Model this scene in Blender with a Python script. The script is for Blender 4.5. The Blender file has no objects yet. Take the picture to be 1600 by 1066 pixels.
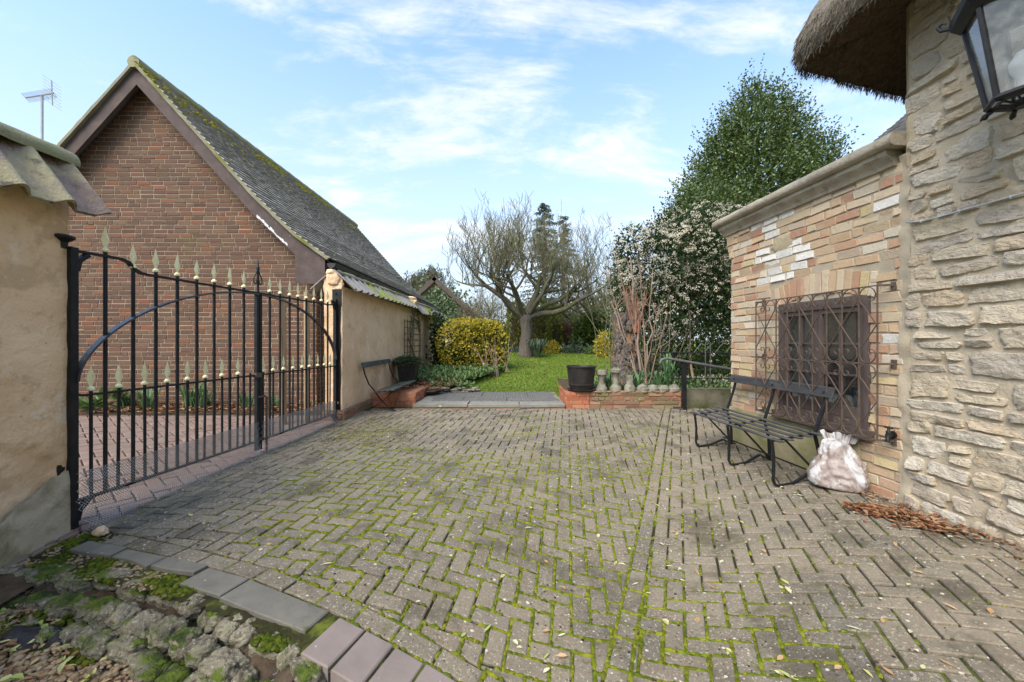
import bpy, math, random
from mathutils import Vector, Matrix, noise
RN = random.Random(11)
V = Vector
F, H = 622.2, 1.2
rad = math.radians
SC = bpy.context.scene
COL = SC.collection

def clamp(a, lo=0.0, hi=1.0): return max(lo, min(hi, a))
def sstep(a, b, x):
    t = clamp((x - a) / (b - a)); return t * t * (3 - 2 * t)
def lerp(a, b, t): return a + (b - a) * t
def at(px, py, Y): return V((Y * (px - 800) / F, Y, H - Y * (py - 533) / F))
def nz(x, y, z=0.0): return noise.noise(V((x, y, z)))

class Line:
    """vertical plane through o with horizontal direction d; s runs along it, off is the outward offset"""
    def __init__(s, o, d, flip=False):
        s.o = V((o[0], o[1])); s.d = V((d[0], d[1])).normalized()
        s.n = V((-s.d.y, s.d.x)) * (-1 if flip else 1)
    def pt(s, t, z, off=0.0):
        p = s.o + s.d * t + s.n * off
        return V((p.x, p.y, z))
    def st(s, px, off=0.0):
        k = (px - 800) / F; o = s.o + s.n * off
        return (k * o.y - o.x) / (s.d.x - k * s.d.y)
    def sz(s, px, py, off=0.0):
        t = s.st(px, off); Y = s.pt(t, 0, off).y
        return t, H - Y * (py - 533) / F

# ---------------------------------------------------------------- mesh builder
ORG = {}
class MB:
    def __init__(s): s.v = []; s.f = []; s.m = []; s.mi = 0
    def add(s, vs, fs):
        n = len(s.v); s.v += [tuple(q) for q in vs]
        for f in fs: s.f.append(tuple(i + n for i in f)); s.m.append(s.mi)
    def quad(s, a, b, c, d): s.add([a, b, c, d], [(0, 1, 2, 3)])
    def obox(s, o, a, b, c):
        o, a, b, c = V(o), V(a), V(b), V(c)
        vs = [o, o + a, o + a + b, o + b, o + c, o + a + c, o + a + b + c, o + b + c]
        fs = [(0, 3, 2, 1), (4, 5, 6, 7), (0, 1, 5, 4), (1, 2, 6, 5), (2, 3, 7, 6), (3, 0, 4, 7)]
        if a.cross(b).dot(c) < 0: fs = [f[::-1] for f in fs]
        s.add(vs, fs)
    def box(s, c, size, rz=0.0):
        sx, sy, sz_ = size; M = Matrix.Rotation(rz, 3, 'Z')
        s.obox(V(c) - M @ V((sx / 2, sy / 2, sz_ / 2)), M @ V((sx, 0, 0)), M @ V((0, sy, 0)), V((0, 0, sz_)))
    def ngon_prism(s, poly, vec):
        n = len(poly); vec = V(vec); p = [V(q) for q in poly]
        nn = V((0, 0, 0))
        for i in range(n): nn += p[i].cross(p[(i + 1) % n])
        if nn.dot(vec) > 0: p = p[::-1]
        s.add(p + [q + vec for q in p], [tuple(range(n)), tuple(range(2 * n - 1, n - 1, -1))] +
              [(i, n + i, n + (i + 1) % n, (i + 1) % n)[::-1][::-1] if False else ((i + 1) % n, i, n + i, n + (i + 1) % n) for i in range(n)])
    def tube(s, pts, r, n=6, cap=True, ref=None, rect=None):
        """tube along pts; r number or list; rect=(w,t) sweeps a flat bar with width w along ref"""
        P = [V(q) for q in pts]; m = len(P)
        if m < 2: return
        T = []
        for i in range(m):
            a = P[max(i - 1, 0)]; b = P[min(i + 1, m - 1)]
            d = b - a
            T.append(d.normalized() if d.length > 1e-9 else V((0, 0, 1)))
        up = V(ref) if ref is not None else (V((0, 0, 1)) if abs(T[0].z) < .9 else V((1, 0, 0)))
        vs = []
        A = (up - T[0] * up.dot(T[0])).normalized()
        if rect: n = 4
        for i in range(m):
            if ref is not None:
                A2 = up - T[i] * up.dot(T[i])
            else:
                A2 = A - T[i] * A.dot(T[i])
            if A2.length > 1e-6: A = A2.normalized()
            B = T[i].cross(A)
            rr = r[i] if isinstance(r, (list, tuple)) else r
            if rect:
                w, t = rect[0] / 2 * rr, rect[1] / 2 * rr
                for (x, y) in ((w, t), (-w, t), (-w, -t), (w, -t)): vs.append(P[i] + A * x + B * y)
            else:
                for k in range(n):
                    an = 2 * math.pi * k / n
                    vs.append(P[i] + A * math.cos(an) * rr + B * math.sin(an) * rr)
        fs = []
        for i in range(m - 1):
            for k in range(n):
                fs.append((i * n + k, i * n + (k + 1) % n, (i + 1) * n + (k + 1) % n, (i + 1) * n + k))
        if cap: fs += [tuple(range(n))[::-1], tuple((m - 1) * n + k for k in range(n))]
        s.add(vs, fs)
    def lathe(s, prof, c, n=18, sx=1.0, sy=1.0, rot=0.0):
        c = V(c); vs = []; m = len(prof)
        for (r, z) in prof:
            for k in range(n):
                a = 2 * math.pi * k / n + rot
                vs.append((c.x + r * math.cos(a) * sx, c.y + r * math.sin(a) * sy, c.z + z))
        fs = []
        for i in range(m - 1):
            for k in range(n):
                fs.append((i * n + k, i * n + (k + 1) % n, (i + 1) * n + (k + 1) % n, (i + 1) * n + k))
        if prof[0][0] > 1e-6: fs.append(tuple(range(n))[::-1])
        if prof[-1][0] > 1e-6: fs.append(tuple((m - 1) * n + k for k in range(n)))
        s.add(vs, fs)
    def grid(s, fn, nu, nv):
        vs = [fn(i / nu, j / nv) for j in range(nv + 1) for i in range(nu + 1)]
        w = nu + 1
        s.add(vs, [(j * w + i, j * w + i + 1, (j + 1) * w + i + 1, (j + 1) * w + i) for j in range(nv) for i in range(nu)])
    def rock(s, c, r, seed=0.0, nu=12, nv=8, amp=.25, fr=1.6, rz=0.0):
        c = V(c); M = Matrix.Rotation(rz, 3, 'Z'); vs = []
        for j in range(nv + 1):
            th = math.pi * j / nv
            for i in range(nu):
                ph = 2 * math.pi * i / nu
                d = V((math.sin(th) * math.cos(ph), math.sin(th) * math.sin(ph), math.cos(th)))
                q = d * fr + V((seed * 7.3, seed * 3.1, seed * 1.7))
                k = 1 + amp * noise.noise(q) + amp * .6 * noise.noise(q * 2.7) + amp * .3 * noise.noise(q * 6)
                e = V((d.x * r[0], d.y * r[1], d.z * r[2])) * k
                vs.append(c + M @ e)
        fs = []
        for j in range(nv):
            for i in range(nu):
                a, b = j * nu + i, j * nu + (i + 1) % nu
                fs.append((a, a + nu, b + nu, b))
        s.add(vs, fs)
    def leaf(s, p, d, up, l, w, bend=0.0):
        d = d.normalized(); x = d.cross(up)
        if x.length < 1e-4: x = d.cross(V((1, .3, .2)))
        x.normalize(); n = x.cross(d)
        s.add([p, p + d * l * .45 + x * w * .5 + n * bend * l * .5, p + d * l, p + d * l * .45 - x * w * .5 + n * bend * l * .5], [(0, 1, 2, 3)])
    def build(s, name, mat=None, parent=None, origin=None, smooth=None):
        me = bpy.data.meshes.new(name)
        if parent is not None: o_ = ORG[parent.name]
        else: o_ = V(origin) if origin is not None else V((0, 0, 0))
        me.from_pydata([(a - o_.x, b - o_.y, c - o_.z) for a, b, c in s.v], [], s.f)
        mats = mat if isinstance(mat, (list, tuple)) else [mat]
        for q in mats: me.materials.append(q)
        if len(mats) > 1: me.polygons.foreach_set('material_index', s.m)
        if smooth is not None:
            me.polygons.foreach_set('use_smooth', [True] * len(me.polygons))
            if smooth < 180: me.set_sharp_from_angle(angle=rad(smooth))
        me.update()
        ob = bpy.data.objects.new(name, me); COL.objects.link(ob)
        if parent is not None: ob.parent = parent
        else: ob.location = o_
        ORG[ob.name] = o_.copy()
        return ob

def tag(o, label=None, cat=None, group=None, kind=None):
    if label: o['label'] = label
    if cat: o['category'] = cat
    if group: o['group'] = group
    if kind: o['kind'] = kind
    return o
def thing(name, label, cat, loc=(0, 0, 0), group=None):
    o = bpy.data.objects.new(name, None); COL.objects.link(o); o.location = V(loc)
    o.empty_display_size = .1
    ORG[o.name] = V(loc)
    return tag(o, label, cat, group)
def struct(mb, name, mat, smooth=None): return tag(mb.build(name, mat, smooth=smooth), kind='structure')
def stuff(mb, name, mat, label, cat, smooth=None): return tag(mb.build(name, mat, smooth=smooth), label, cat, kind='stuff')

# ---------------------------------------------------------------- materials
def nd(nt, t, ins=None, **props):
    n = nt.nodes.new(t)
    for k, v in props.items(): setattr(n, k, v)
    for k, v in (ins or {}).items():
        sk = n.inputs[k]
        if isinstance(v, bpy.types.NodeSocket): nt.links.new(v, sk)
        else: sk.default_value = v
    return n
def c4(c): return (c[0], c[1], c[2], 1.0)
def ramp(nt, fac, cols, interp='LINEAR', pos=None):
    r = nt.nodes.new('ShaderNodeValToRGB'); nt.links.new(fac, r.inputs[0])
    cr = r.color_ramp; cr.interpolation = interp
    n = len(cols)
    while len(cr.elements) < n: cr.elements.new(.5)
    for i, c in enumerate(cols):
        cr.elements[i].position = pos[i] if pos else (i / n if interp == 'CONSTANT' else i / max(1, n - 1))
        cr.elements[i].color = c4(c)
    return r.outputs[0]
def mixc(nt, fac, a, b, mode='MIX'):
    m = nt.nodes.new('ShaderNodeMix'); m.data_type = 'RGBA'; m.blend_type = mode
    for sk, v in ((m.inputs[0], fac), (m.inputs[6], a), (m.inputs[7], b)):
        if isinstance(v, bpy.types.NodeSocket): nt.links.new(v, sk)
        elif isinstance(v, (int, float)): sk.default_value = v
        else: sk.default_value = c4(v)
    return m.outputs[2]
def maprange(nt, v, a, b, c=0.0, d=1.0, smooth=True):
    m = nd(nt, 'ShaderNodeMapRange', {0: v, 1: a, 2: b, 3: c, 4: d})
    if smooth: m.interpolation_type = 'SMOOTHSTEP'
    return m.outputs[0]
def math_(nt, op, a, b=0.0): return nd(nt, 'ShaderNodeMath', {0: a, 1: b}, operation=op).outputs[0]
def noise_(nt, co, scale, detail=5, rough=.6, dist=0.0):
    return nd(nt, 'ShaderNodeTexNoise', {'Vector': co, 'Scale': scale, 'Detail': detail, 'Roughness': rough, 'Distortion': dist}).outputs[0]

def surf(name, cols, scale=4.0, isl=None, islmix=.6, rough=.85, bump=.4, bscale=40.0, bdist=.01, layers=(), metal=0.0,
         spec=.3, stretch=None, detail=6, trans=0.0, b2=None):
    m = bpy.data.materials.new(name); m.use_nodes = True; nt = m.node_tree; nt.nodes.clear()
    out = nd(nt, 'ShaderNodeOutputMaterial'); bs = nd(nt, 'ShaderNodeBsdfPrincipled')
    geo = nd(nt, 'ShaderNodeNewGeometry')
    co = geo.outputs['Position']
    if stretch: co = nd(nt, 'ShaderNodeVectorMath', {0: co, 1: stretch}, operation='MULTIPLY').outputs[0]
    base = ramp(nt, maprange(nt, noise_(nt, co, scale, detail), .28, .72, smooth=False), cols) if len(cols) > 1 else None
    if base is None:
        rgb = nd(nt, 'ShaderNodeRGB'); rgb.outputs[0].default_value = c4(cols[0]); base = rgb.outputs[0]
    if isl:
        ic = ramp(nt, geo.outputs['Random Per Island'], isl, 'CONSTANT')
        base = mixc(nt, islmix, base, ic)
    for L in layers:
        if L.get('typ') == 'voro':
            vv = nd(nt, 'ShaderNodeTexVoronoi', {'Vector': co, 'Scale': L['scale'], 'Randomness': 1.0})
            # spots: distance under a per-cell radius, only in some cells
            sep = nd(nt, 'ShaderNodeSeparateColor', {0: vv.outputs['Color']})
            rr = math_(nt, 'MULTIPLY', math_(nt, 'SUBTRACT', sep.outputs[0], L['lo']), L['hi'])
            wob = math_(nt, 'MULTIPLY', math_(nt, 'SUBTRACT', noise_(nt, co, L['scale'] * 3, 2), .5), .3)
            mk = maprange(nt, math_(nt, 'SUBTRACT', rr, math_(nt, 'ADD', vv.outputs['Distance'], wob)), -.02, .03)
        else:
            mk = maprange(nt, noise_(nt, co, L['scale'], L.get('detail', 6), L.get('r', .65), L.get('dist', 0.0)), L['lo'], L['hi'])
        if L.get('up'):
            sx = nd(nt, 'ShaderNodeSeparateXYZ', {0: geo.outputs['Normal']})
            mk = math_(nt, 'MULTIPLY', mk, maprange(nt, sx.outputs[2], L['up'][0], L['up'][1]))
        if L.get('zr'):
            sx = nd(nt, 'ShaderNodeSeparateXYZ', {0: geo.outputs['Position']})
            mk = math_(nt, 'MULTIPLY', mk, maprange(nt, sx.outputs[2], L['zr'][0], L['zr'][1]))
        if L.get('island'):
            mk = math_(nt, 'MULTIPLY', mk, maprange(nt, geo.outputs['Random Per Island'], L['island'][0], L['island'][1]))
        if L.get('amt'): mk = math_(nt, 'MULTIPLY', mk, L['amt'])
        lc = L['col']
        if isinstance(lc[0], (tuple, list)):
            lc = ramp(nt, maprange(nt, noise_(nt, co, L['scale'] * 4, 3), .3, .7), lc)
        base = mixc(nt, mk, base, lc)
    nt.links.new(base, bs.inputs['Base Color'])
    bs.inputs['Roughness'].default_value = rough; bs.inputs['Metallic'].default_value = metal
    bs.inputs['Specular IOR Level'].default_value = spec
    if bump:
        h = noise_(nt, co, bscale, 6, .65)
        if b2:
            h = math_(nt, 'ADD', h, math_(nt, 'MULTIPLY', noise_(nt, co, b2[0], 4), b2[1]))
        b = nd(nt, 'ShaderNodeBump', {'Strength': bump, 'Distance': bdist, 'Height': h})
        nt.links.new(b.outputs[0], bs.inputs['Normal'])
    sh = bs.outputs[0]
    if trans:
        tr = nd(nt, 'ShaderNodeBsdfTranslucent'); nt.links.new(base, tr.inputs[0])
        mx = nd(nt, 'ShaderNodeMixShader', {0: trans, 1: sh, 2: tr.outputs[0]}); sh = mx.outputs[0]
    nt.links.new(sh, out.inputs[0])
    return m

def glass_mat(name, tint=(.9, .93, .95), alpha=.75, rough=.05, dirt=(.6, .6, .55)):
    m = bpy.data.materials.new(name); m.use_nodes = True; nt = m.node_tree; nt.nodes.clear()
    out = nd(nt, 'ShaderNodeOutputMaterial')
    geo = nd(nt, 'ShaderNodeNewGeometry')
    tr = nd(nt, 'ShaderNodeBsdfTransparent', {0: c4(tint)})
    gl = nd(nt, 'ShaderNodeBsdfGlossy', {'Color': (1, 1, 1, 1), 'Roughness': rough})
    df = nd(nt, 'ShaderNodeBsdfDiffuse', {'Color': c4(dirt)})
    lw = nd(nt, 'ShaderNodeLayerWeight', {'Blend': .35})
    f = maprange(nt, lw.outputs['Fresnel'], 0, 1, .06, .7, smooth=False)
    a = nd(nt, 'ShaderNodeMixShader', {0: f, 1: tr.outputs[0], 2: gl.outputs[0]})
    dm = maprange(nt, noise_(nt, geo.outputs['Position'], 14, 5), .35, .8, (1 - alpha) * .4, (1 - alpha) * 1.5)
    b = nd(nt, 'ShaderNodeMixShader', {0: dm, 1: a.outputs[0], 2: df.outputs[0]})
    nt.links.new(b.outputs[0], out.inputs[0])
    return m

WHITE_SPOT = dict(typ='voro', scale=26, lo=.62, hi=.55, col=(.50, .50, .45))
MOSS_G = [(.055, .085, .012), (.13, .17, .02), (.22, .25, .03)]
M = {}
M['paver'] = surf('block_paving', [(0.101, 0.085, 0.061), (0.164, 0.136, 0.098), (0.223, 0.186, 0.132)], 6, detail=9,
    isl=[(0.117, 0.100, 0.078), (0.159, 0.135, 0.099), (0.201, 0.167, 0.120), (0.132, 0.118, 0.097), (0.181, 0.148, 0.107), (0.212, 0.178, 0.130), (0.169, 0.130, 0.092)], islmix=.55, bump=.8, bscale=90, bdist=.006,
    layers=[dict(scale=75, lo=.56, hi=.63, col=(0.381, 0.328, 0.238), amt=.9, detail=4), dict(scale=62, lo=.58, hi=.65, col=(0.043, 0.037, 0.026), amt=.85, detail=4),
            dict(scale=.9, lo=.40, hi=.64, col=(0.265, 0.214, 0.149), amt=.55), dict(scale=2.6, lo=.50, hi=.66, col=(0.072, 0.060, 0.040), amt=.75, detail=10), dict(scale=11, lo=.57, hi=.68, col=(0.089, 0.092, 0.028), amt=.7, detail=9),
            dict(scale=24, lo=.62, hi=.70, col=(0.159, 0.164, 0.026), amt=.7, detail=9),
            dict(typ='voro', scale=11, lo=.70, hi=.42, col=(0.550, 0.508, 0.391)), dict(typ='voro', scale=26, lo=.62, hi=.55, col=(0.509, 0.458, 0.340)), dict(typ='voro', scale=60, lo=.6, hi=.6, col=(0.444, 0.399, 0.297))])
M['paver_red'] = surf('red_block_paving', [(0.144, 0.097, 0.076), (0.202, 0.137, 0.108), (0.238, 0.169, 0.137)], 5, detail=8,
    isl=[(0.173, 0.115, 0.094), (0.209, 0.137, 0.108), (0.238, 0.166, 0.137), (0.187, 0.144, 0.122)], islmix=.5, bump=.5, bscale=140, bdist=.004,
    layers=[dict(scale=230, lo=.62, hi=.7, col=(0.288, 0.245, 0.202), amt=.6, detail=2), dict(scale=3, lo=.5, hi=.7, col=(0.158, 0.122, 0.086), amt=.6)])
M['moss'] = surf('moss', MOSS_G, 8, isl=[(0.124, 0.161, 0.015), (0.221, 0.242, 0.020), (0.317, 0.309, 0.030), (0.083, 0.108, 0.012), (0.166, 0.148, 0.020)], islmix=.6, rough=1, bump=1.0, bscale=260, bdist=.01, spec=.05)
M['joint'] = surf('joint_soil', [(.025, .021, .014), (.045, .04, .02), (.05, .055, .016)], 18, rough=1, bump=.8, bscale=160, spec=.05,
    layers=[dict(scale=2.2, lo=.48, hi=.6, col=[(.05, .07, .012), (.10, .125, .02), (.15, .17, .028)], detail=8)])
M['slab'] = surf('concrete_slab', [(0.112, 0.105, 0.085), (0.152, 0.139, 0.112), (0.188, 0.169, 0.131)], 7, bump=.35, bscale=120, bdist=.004,
    layers=[dict(scale=200, lo=.62, hi=.7, col=(0.264, 0.241, 0.184), amt=.6, detail=2), dict(typ='voro', scale=17, lo=.5, hi=.45, col=(0.400, 0.391, 0.276)), dict(scale=9, lo=.6, hi=.7, col=(0.072, 0.083, 0.020), amt=.7)])
M['coping_block'] = surf('purple_coping_block', [(0.169, 0.135, 0.118), (0.218, 0.175, 0.150), (0.253, 0.208, 0.181)], 9, isl=[(0.162, 0.135, 0.118), (0.239, 0.188, 0.168), (0.204, 0.168, 0.143)], islmix=.4, bump=.4, bscale=150, bdist=.003,
    layers=[dict(typ='voro', scale=34, lo=.7, hi=.6, col=(0.366, 0.337, 0.292)), dict(scale=30, lo=.66, hi=.72, col=(0.056, 0.047, 0.037))])
M['rock'] = surf('mossy_rock', [(0.127, 0.109, 0.078), (0.262, 0.227, 0.155), (0.408, 0.359, 0.255)], 9, bump=1.0, bscale=34, bdist=.03, rough=.95, detail=9,
    layers=[dict(scale=60, lo=.55, hi=.65, col=(0.486, 0.444, 0.338), amt=.7), dict(scale=22, lo=.53, hi=.64, col=(0.049, 0.039, 0.026), amt=.8, detail=9), dict(scale=4.5, lo=.47, hi=.56, col=[(0.019, 0.034, 0.007), (0.068, 0.095, 0.014), (0.116, 0.151, 0.018)], up=(.0, .5), detail=9)], b2=(9, 2.0))  # dark noise layer paints crevice shade into the rock colour
M['stone'] = surf('limestone_rubble', [(0.525, 0.428, 0.297), (0.672, 0.571, 0.426), (0.757, 0.673, 0.535)], 9, detail=9,
    isl=[(0.652, 0.551, 0.406), (0.704, 0.612, 0.485), (0.547, 0.459, 0.356), (0.672, 0.510, 0.337), (0.735, 0.662, 0.544), (0.609, 0.500, 0.347), (0.662, 0.581, 0.455), (0.504, 0.439, 0.366)], islmix=.6, bump=1.0, bscale=24, bdist=.045,
    stretch=(1, 1, 2.0), layers=[dict(scale=34, lo=.56, hi=.70, col=(0.357, 0.275, 0.188), amt=.55, detail=9), dict(scale=60, lo=.60, hi=.7, col=(0.757, 0.673, 0.535), amt=.6), dict(scale=14, lo=.58, hi=.72, col=(0.357, 0.296, 0.228), amt=.6), dict(scale=5, lo=.62, hi=.72, col=(0.547, 0.367, 0.188), amt=.6)], b2=(75, .35))  # brown noise layer puts the darkness of crevices into the stone colour
M['mortar'] = surf('lime_mortar', [(0.362, 0.296, 0.207), (0.460, 0.382, 0.272), (0.516, 0.436, 0.326)], 6, bump=.9, bscale=60, bdist=.01, detail=8,
    layers=[dict(scale=3, lo=.55, hi=.7, col=(0.241, 0.214, 0.170), amt=.6)])
M['brick'] = surf('mixed_reclaimed_brick', [(.36, .25, .155), (.47, .34, .22), (.53, .41, .28)], 16, detail=7,
    isl=[(.46, .36, .22), (.43, .24, .14), (.52, .43, .29), (.46, .31, .18), (.40, .20, .12), (.50, .40, .20), (.58, .51, .40), (.45, .31, .19), (.54, .38, .25), (.36, .17, .105), (.50, .34, .20), (.42, .33, .24), (.55, .44, .31), (.48, .31, .20)],
    islmix=.72, bump=.7, bscale=60, bdist=.01,
    layers=[dict(scale=22, lo=.60, hi=.72, col=(.24, .17, .11), amt=.65), dict(scale=38, lo=.62, hi=.7, col=(.62, .52, .38), amt=.5), dict(scale=7, lo=.60, hi=.74, col=(.33, .29, .15), amt=.5), dict(scale=5.5, lo=.54, hi=.66, col=(.43, .36, .25), amt=.6, detail=10), dict(scale=3, lo=.58, hi=.72, col=(.30, .26, .20), amt=.5, detail=8)])
M['brick_white'] = surf('limewashed_brick', [(.58, .54, .47), (.70, .67, .62)], 14, bump=.8, bscale=60, layers=[dict(scale=26, lo=.56, hi=.66, col=(.48, .35, .22), amt=.7)])
M['mortar_lt'] = surf('brick_mortar', [(.33, .27, .19), (.43, .36, .26)], 8, bump=.6, bscale=80, layers=[dict(scale=2, lo=.5, hi=.7, col=(.27, .24, .18), amt=.5)])
M['gbrick'] = surf('brown_brick', [(0.103, 0.054, 0.033), (0.138, 0.074, 0.046), (0.172, 0.092, 0.055)], 10,
    isl=[(0.106, 0.054, 0.036), (0.089, 0.048, 0.034), (0.131, 0.063, 0.037), (0.113, 0.060, 0.037), (0.138, 0.074, 0.043), (0.100, 0.060, 0.042), (0.120, 0.067, 0.043), (0.086, 0.048, 0.033), (0.179, 0.067, 0.033), (0.111, 0.064, 0.043), (0.141, 0.083, 0.051), (0.097, 0.054, 0.037)],
    islmix=.75, bump=.5, bscale=50, layers=[dict(scale=.9, lo=.56, hi=.72, col=(0.103, 0.096, 0.030), amt=.4), dict(scale=30, lo=.63, hi=.72, col=(0.234, 0.172, 0.123), amt=.4)])
M['gmortar'] = surf('pale_mortar', [(0.288, 0.230, 0.158), (0.360, 0.295, 0.209)], 8, bump=.4)
M['redbrick'] = surf('orange_red_brick', [(.34, .12, .06), (.42, .17, .09)], 10, isl=[(.40, .14, .07), (.34, .11, .06), (.44, .2, .11)], islmix=.6, bump=.5, bscale=60,
    layers=[dict(scale=4, lo=.52, hi=.66, col=(.12, .12, .05), amt=.5)])
M['oldbrick'] = surf('weathered_red_brick', [(.19, .10, .065), (.27, .14, .085), (.30, .19, .12)], 12, isl=[(.25, .11, .065), (.20, .12, .08), (.28, .16, .1), (.18, .15, .085)], islmix=.6, bump=.7, bscale=50,
    layers=[dict(scale=3, lo=.48, hi=.62, col=(.17, .15, .07), amt=.75), dict(scale=18, lo=.64, hi=.7, col=(.5, .48, .42))])
M['render'] = surf('sandy_render', [(0.566, 0.369, 0.205), (0.701, 0.482, 0.287), (0.787, 0.568, 0.364)], 2.2, bump=.8, bscale=26, bdist=.015, detail=9,
    layers=[dict(scale=6, lo=.56, hi=.72, col=(0.406, 0.267, 0.152), amt=.65), dict(scale=.8, lo=.52, hi=.72, col=(0.713, 0.556, 0.391), amt=.6), dict(scale=30, lo=.68, hi=.74, col=(0.160, 0.097, 0.055)), dict(scale=1.7, lo=.54, hi=.60, col=(0.492, 0.329, 0.185), amt=.7, detail=10), dict(scale=4, lo=.60, hi=.64, col=(0.762, 0.636, 0.488), amt=.5, detail=10),
            dict(scale=3, lo=.36, hi=.56, col=(0.332, 0.272, 0.189), zr=(.30, .08), amt=.9)], b2=(5, 1.2))
M['plinth'] = surf('yellow_rendered_plinth', [(.31, .26, .15), (.42, .36, .23)], 3, bump=.4, bscale=60, layers=[dict(scale=2.5, lo=.40, hi=.62, col=(.20, .20, .07), amt=.75), dict(scale=8, lo=.5, hi=.7, col=(.30, .25, .16), amt=.5)])
M['green_wall'] = surf('algae_covered_render', [(0.081, 0.077, 0.046), (0.136, 0.124, 0.081), (0.174, 0.161, 0.118)], 4, bump=.7, bscale=40, layers=[dict(scale=3, lo=.45, hi=.62, col=(0.062, 0.074, 0.019), amt=.8)])
M['iron'] = surf('black_painted_iron', [(0.008, 0.008, 0.009), (0.013, 0.013, 0.014), (0.021, 0.020, 0.019)], 14, rough=.5, bump=.25, bscale=90, bdist=.002, spec=.25,
    layers=[dict(scale=9, lo=.66, hi=.74, col=(0.040, 0.048, 0.018), amt=.8), dict(scale=22, lo=.68, hi=.74, col=(0.080, 0.036, 0.016))])
M['arch_iron'] = surf('worn_black_iron', [(.02, .02, .023), (.05, .05, .055)], 10, rough=.35, bump=.35, bscale=60, bdist=.003, spec=.6, layers=[dict(scale=14, lo=.62, hi=.7, col=(.09, .05, .025))])
M['rail'] = surf('dull_grey_pipe', [(.07, .07, .07), (.13, .13, .125)], 14, rough=.5, bump=.2)
M['rust'] = surf('rusty_brown_iron', [(.07, .05, .038), (.10, .07, .052), (.13, .09, .066)], 20, rough=.75, bump=.4, bscale=120, bdist=.002)
M['spear'] = surf('faded_gold_paint', [(0.675, 0.589, 0.311), (0.800, 0.717, 0.405), (0.840, 0.806, 0.540)], 24, rough=.55, bump=.3, bscale=120, bdist=.002, layers=[dict(scale=50, lo=.63, hi=.7, col=(0.350, 0.294, 0.135))])
M['wire'] = surf('galvanised_wire', [(.20, .20, .19), (.30, .30, .29)], 20, rough=.5, metal=.4, bump=0)
M['lead'] = surf('dull_grey_cable', [(.32, .33, .34), (.42, .43, .44)], 20, rough=.6, bump=0)
M['brown_wood'] = surf('brown_painted_wood', [(.075, .054, .047), (.10, .074, .064), (.125, .095, .082)], 6, rough=.6, bump=.35, bscale=50, stretch=(4, 4, .8), bdist=.004)
M['barge'] = surf('faded_purple_brown_board', [(0.064, 0.045, 0.041), (0.085, 0.060, 0.053), (0.115, 0.082, 0.070)], 5, rough=.75, bump=.3, bscale=60, layers=[dict(scale=12, lo=.68, hi=.72, col=(0.297, 0.254, 0.218))])
M['raw_wood'] = surf('weathered_timber', [(.24, .17, .10), (.36, .27, .17), (.42, .34, .23)], 5, rough=.85, bump=.5, bscale=40, stretch=(5, 5, .5))
M['bench'] = surf('black_painted_slat', [(.022, .022, .023), (.042, .041, .041), (.065, .063, .06)], 8, rough=.55, bump=.4, bscale=70, bdist=.003, stretch=(3, .6, 3), layers=[dict(scale=9, lo=.62, hi=.7, col=(.10, .10, .085), amt=.6, up=(.3, .8)), dict(scale=5, lo=.38, hi=.62, col=(.10, .098, .09), amt=.75, up=(.5, .9))])  # second layer paints upward faces lighter, in place of sky light
M['bench_old'] = surf('mildewed_black_slat', [(.03, .032, .03), (.06, .064, .052), (.10, .11, .08)], 8, rough=.7, bump=.4, bscale=60, layers=[dict(scale=6, lo=.5, hi=.62, col=(.12, .14, .08), amt=.8, up=(.3, .8))])
M['tile'] = surf('lichened_grey_roof_tile', [(0.263, 0.237, 0.204), (0.420, 0.381, 0.326), (0.551, 0.500, 0.431)], 4, isl=[(0.394, 0.356, 0.302), (0.499, 0.450, 0.390), (0.328, 0.294, 0.250), (0.578, 0.525, 0.454), (0.434, 0.388, 0.331), (0.276, 0.244, 0.204)], islmix=.55, bump=.5, bscale=50,
    layers=[dict(scale=1.6, lo=.66, hi=.72, col=(0.158, 0.163, 0.034), detail=9), dict(scale=22, lo=.66, hi=.7, col=(0.118, 0.125, 0.034))])
M['tile_edge'] = surf('mossy_verge_mortar', [(0.185, 0.172, 0.112), (0.264, 0.244, 0.165)], 6, bump=.8, bscale=30, layers=[dict(scale=2, lo=.50, hi=.64, col=[(0.086, 0.099, 0.013), (0.178, 0.178, 0.033)])])
M['ridge_moss'] = surf('golden_roof_moss', [(.14, .13, .02), (.26, .23, .03), (.20, .22, .04)], 9, isl=[(.24, .20, .03), (.16, .17, .02), (.30, .26, .05)], islmix=.5, rough=1, bump=1, bscale=120, spec=.05)
M['tile_front'] = surf('dirty_shaded_tile_edge', [(0.212, 0.202, 0.180), (0.362, 0.340, 0.308)], 9, bump=.3)  # edges coloured darker than garage tile tops: grime plus painted-in course shade
M['slate_tile'] = surf('dark_plain_tile', [(.11, .105, .10), (.18, .17, .16)], 6, isl=[(.13, .125, .12), (.2, .19, .18), (.16, .15, .14)], islmix=.5, bump=.3)
M['pantile'] = surf('weathered_pantile', [(.15, .11, .095), (.24, .18, .15), (.33, .27, .215)], 4, bump=1.0, bscale=50, bdist=.015, detail=10,
    layers=[dict(scale=2.6, lo=.46, hi=.60, col=(.40, .35, .20), amt=.85, detail=9), dict(scale=9, lo=.58, hi=.68, col=(.11, .085, .075), amt=.8, detail=8), dict(scale=6, lo=.66, hi=.74, col=[(.15, .16, .04), (.24, .24, .07)], up=(.2, .6)), dict(typ='voro', scale=22, lo=.78, hi=.8, col=(.035, .03, .028)), dict(scale=60, lo=.60, hi=.68, col=(.46, .42, .34), amt=.6)])
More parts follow.
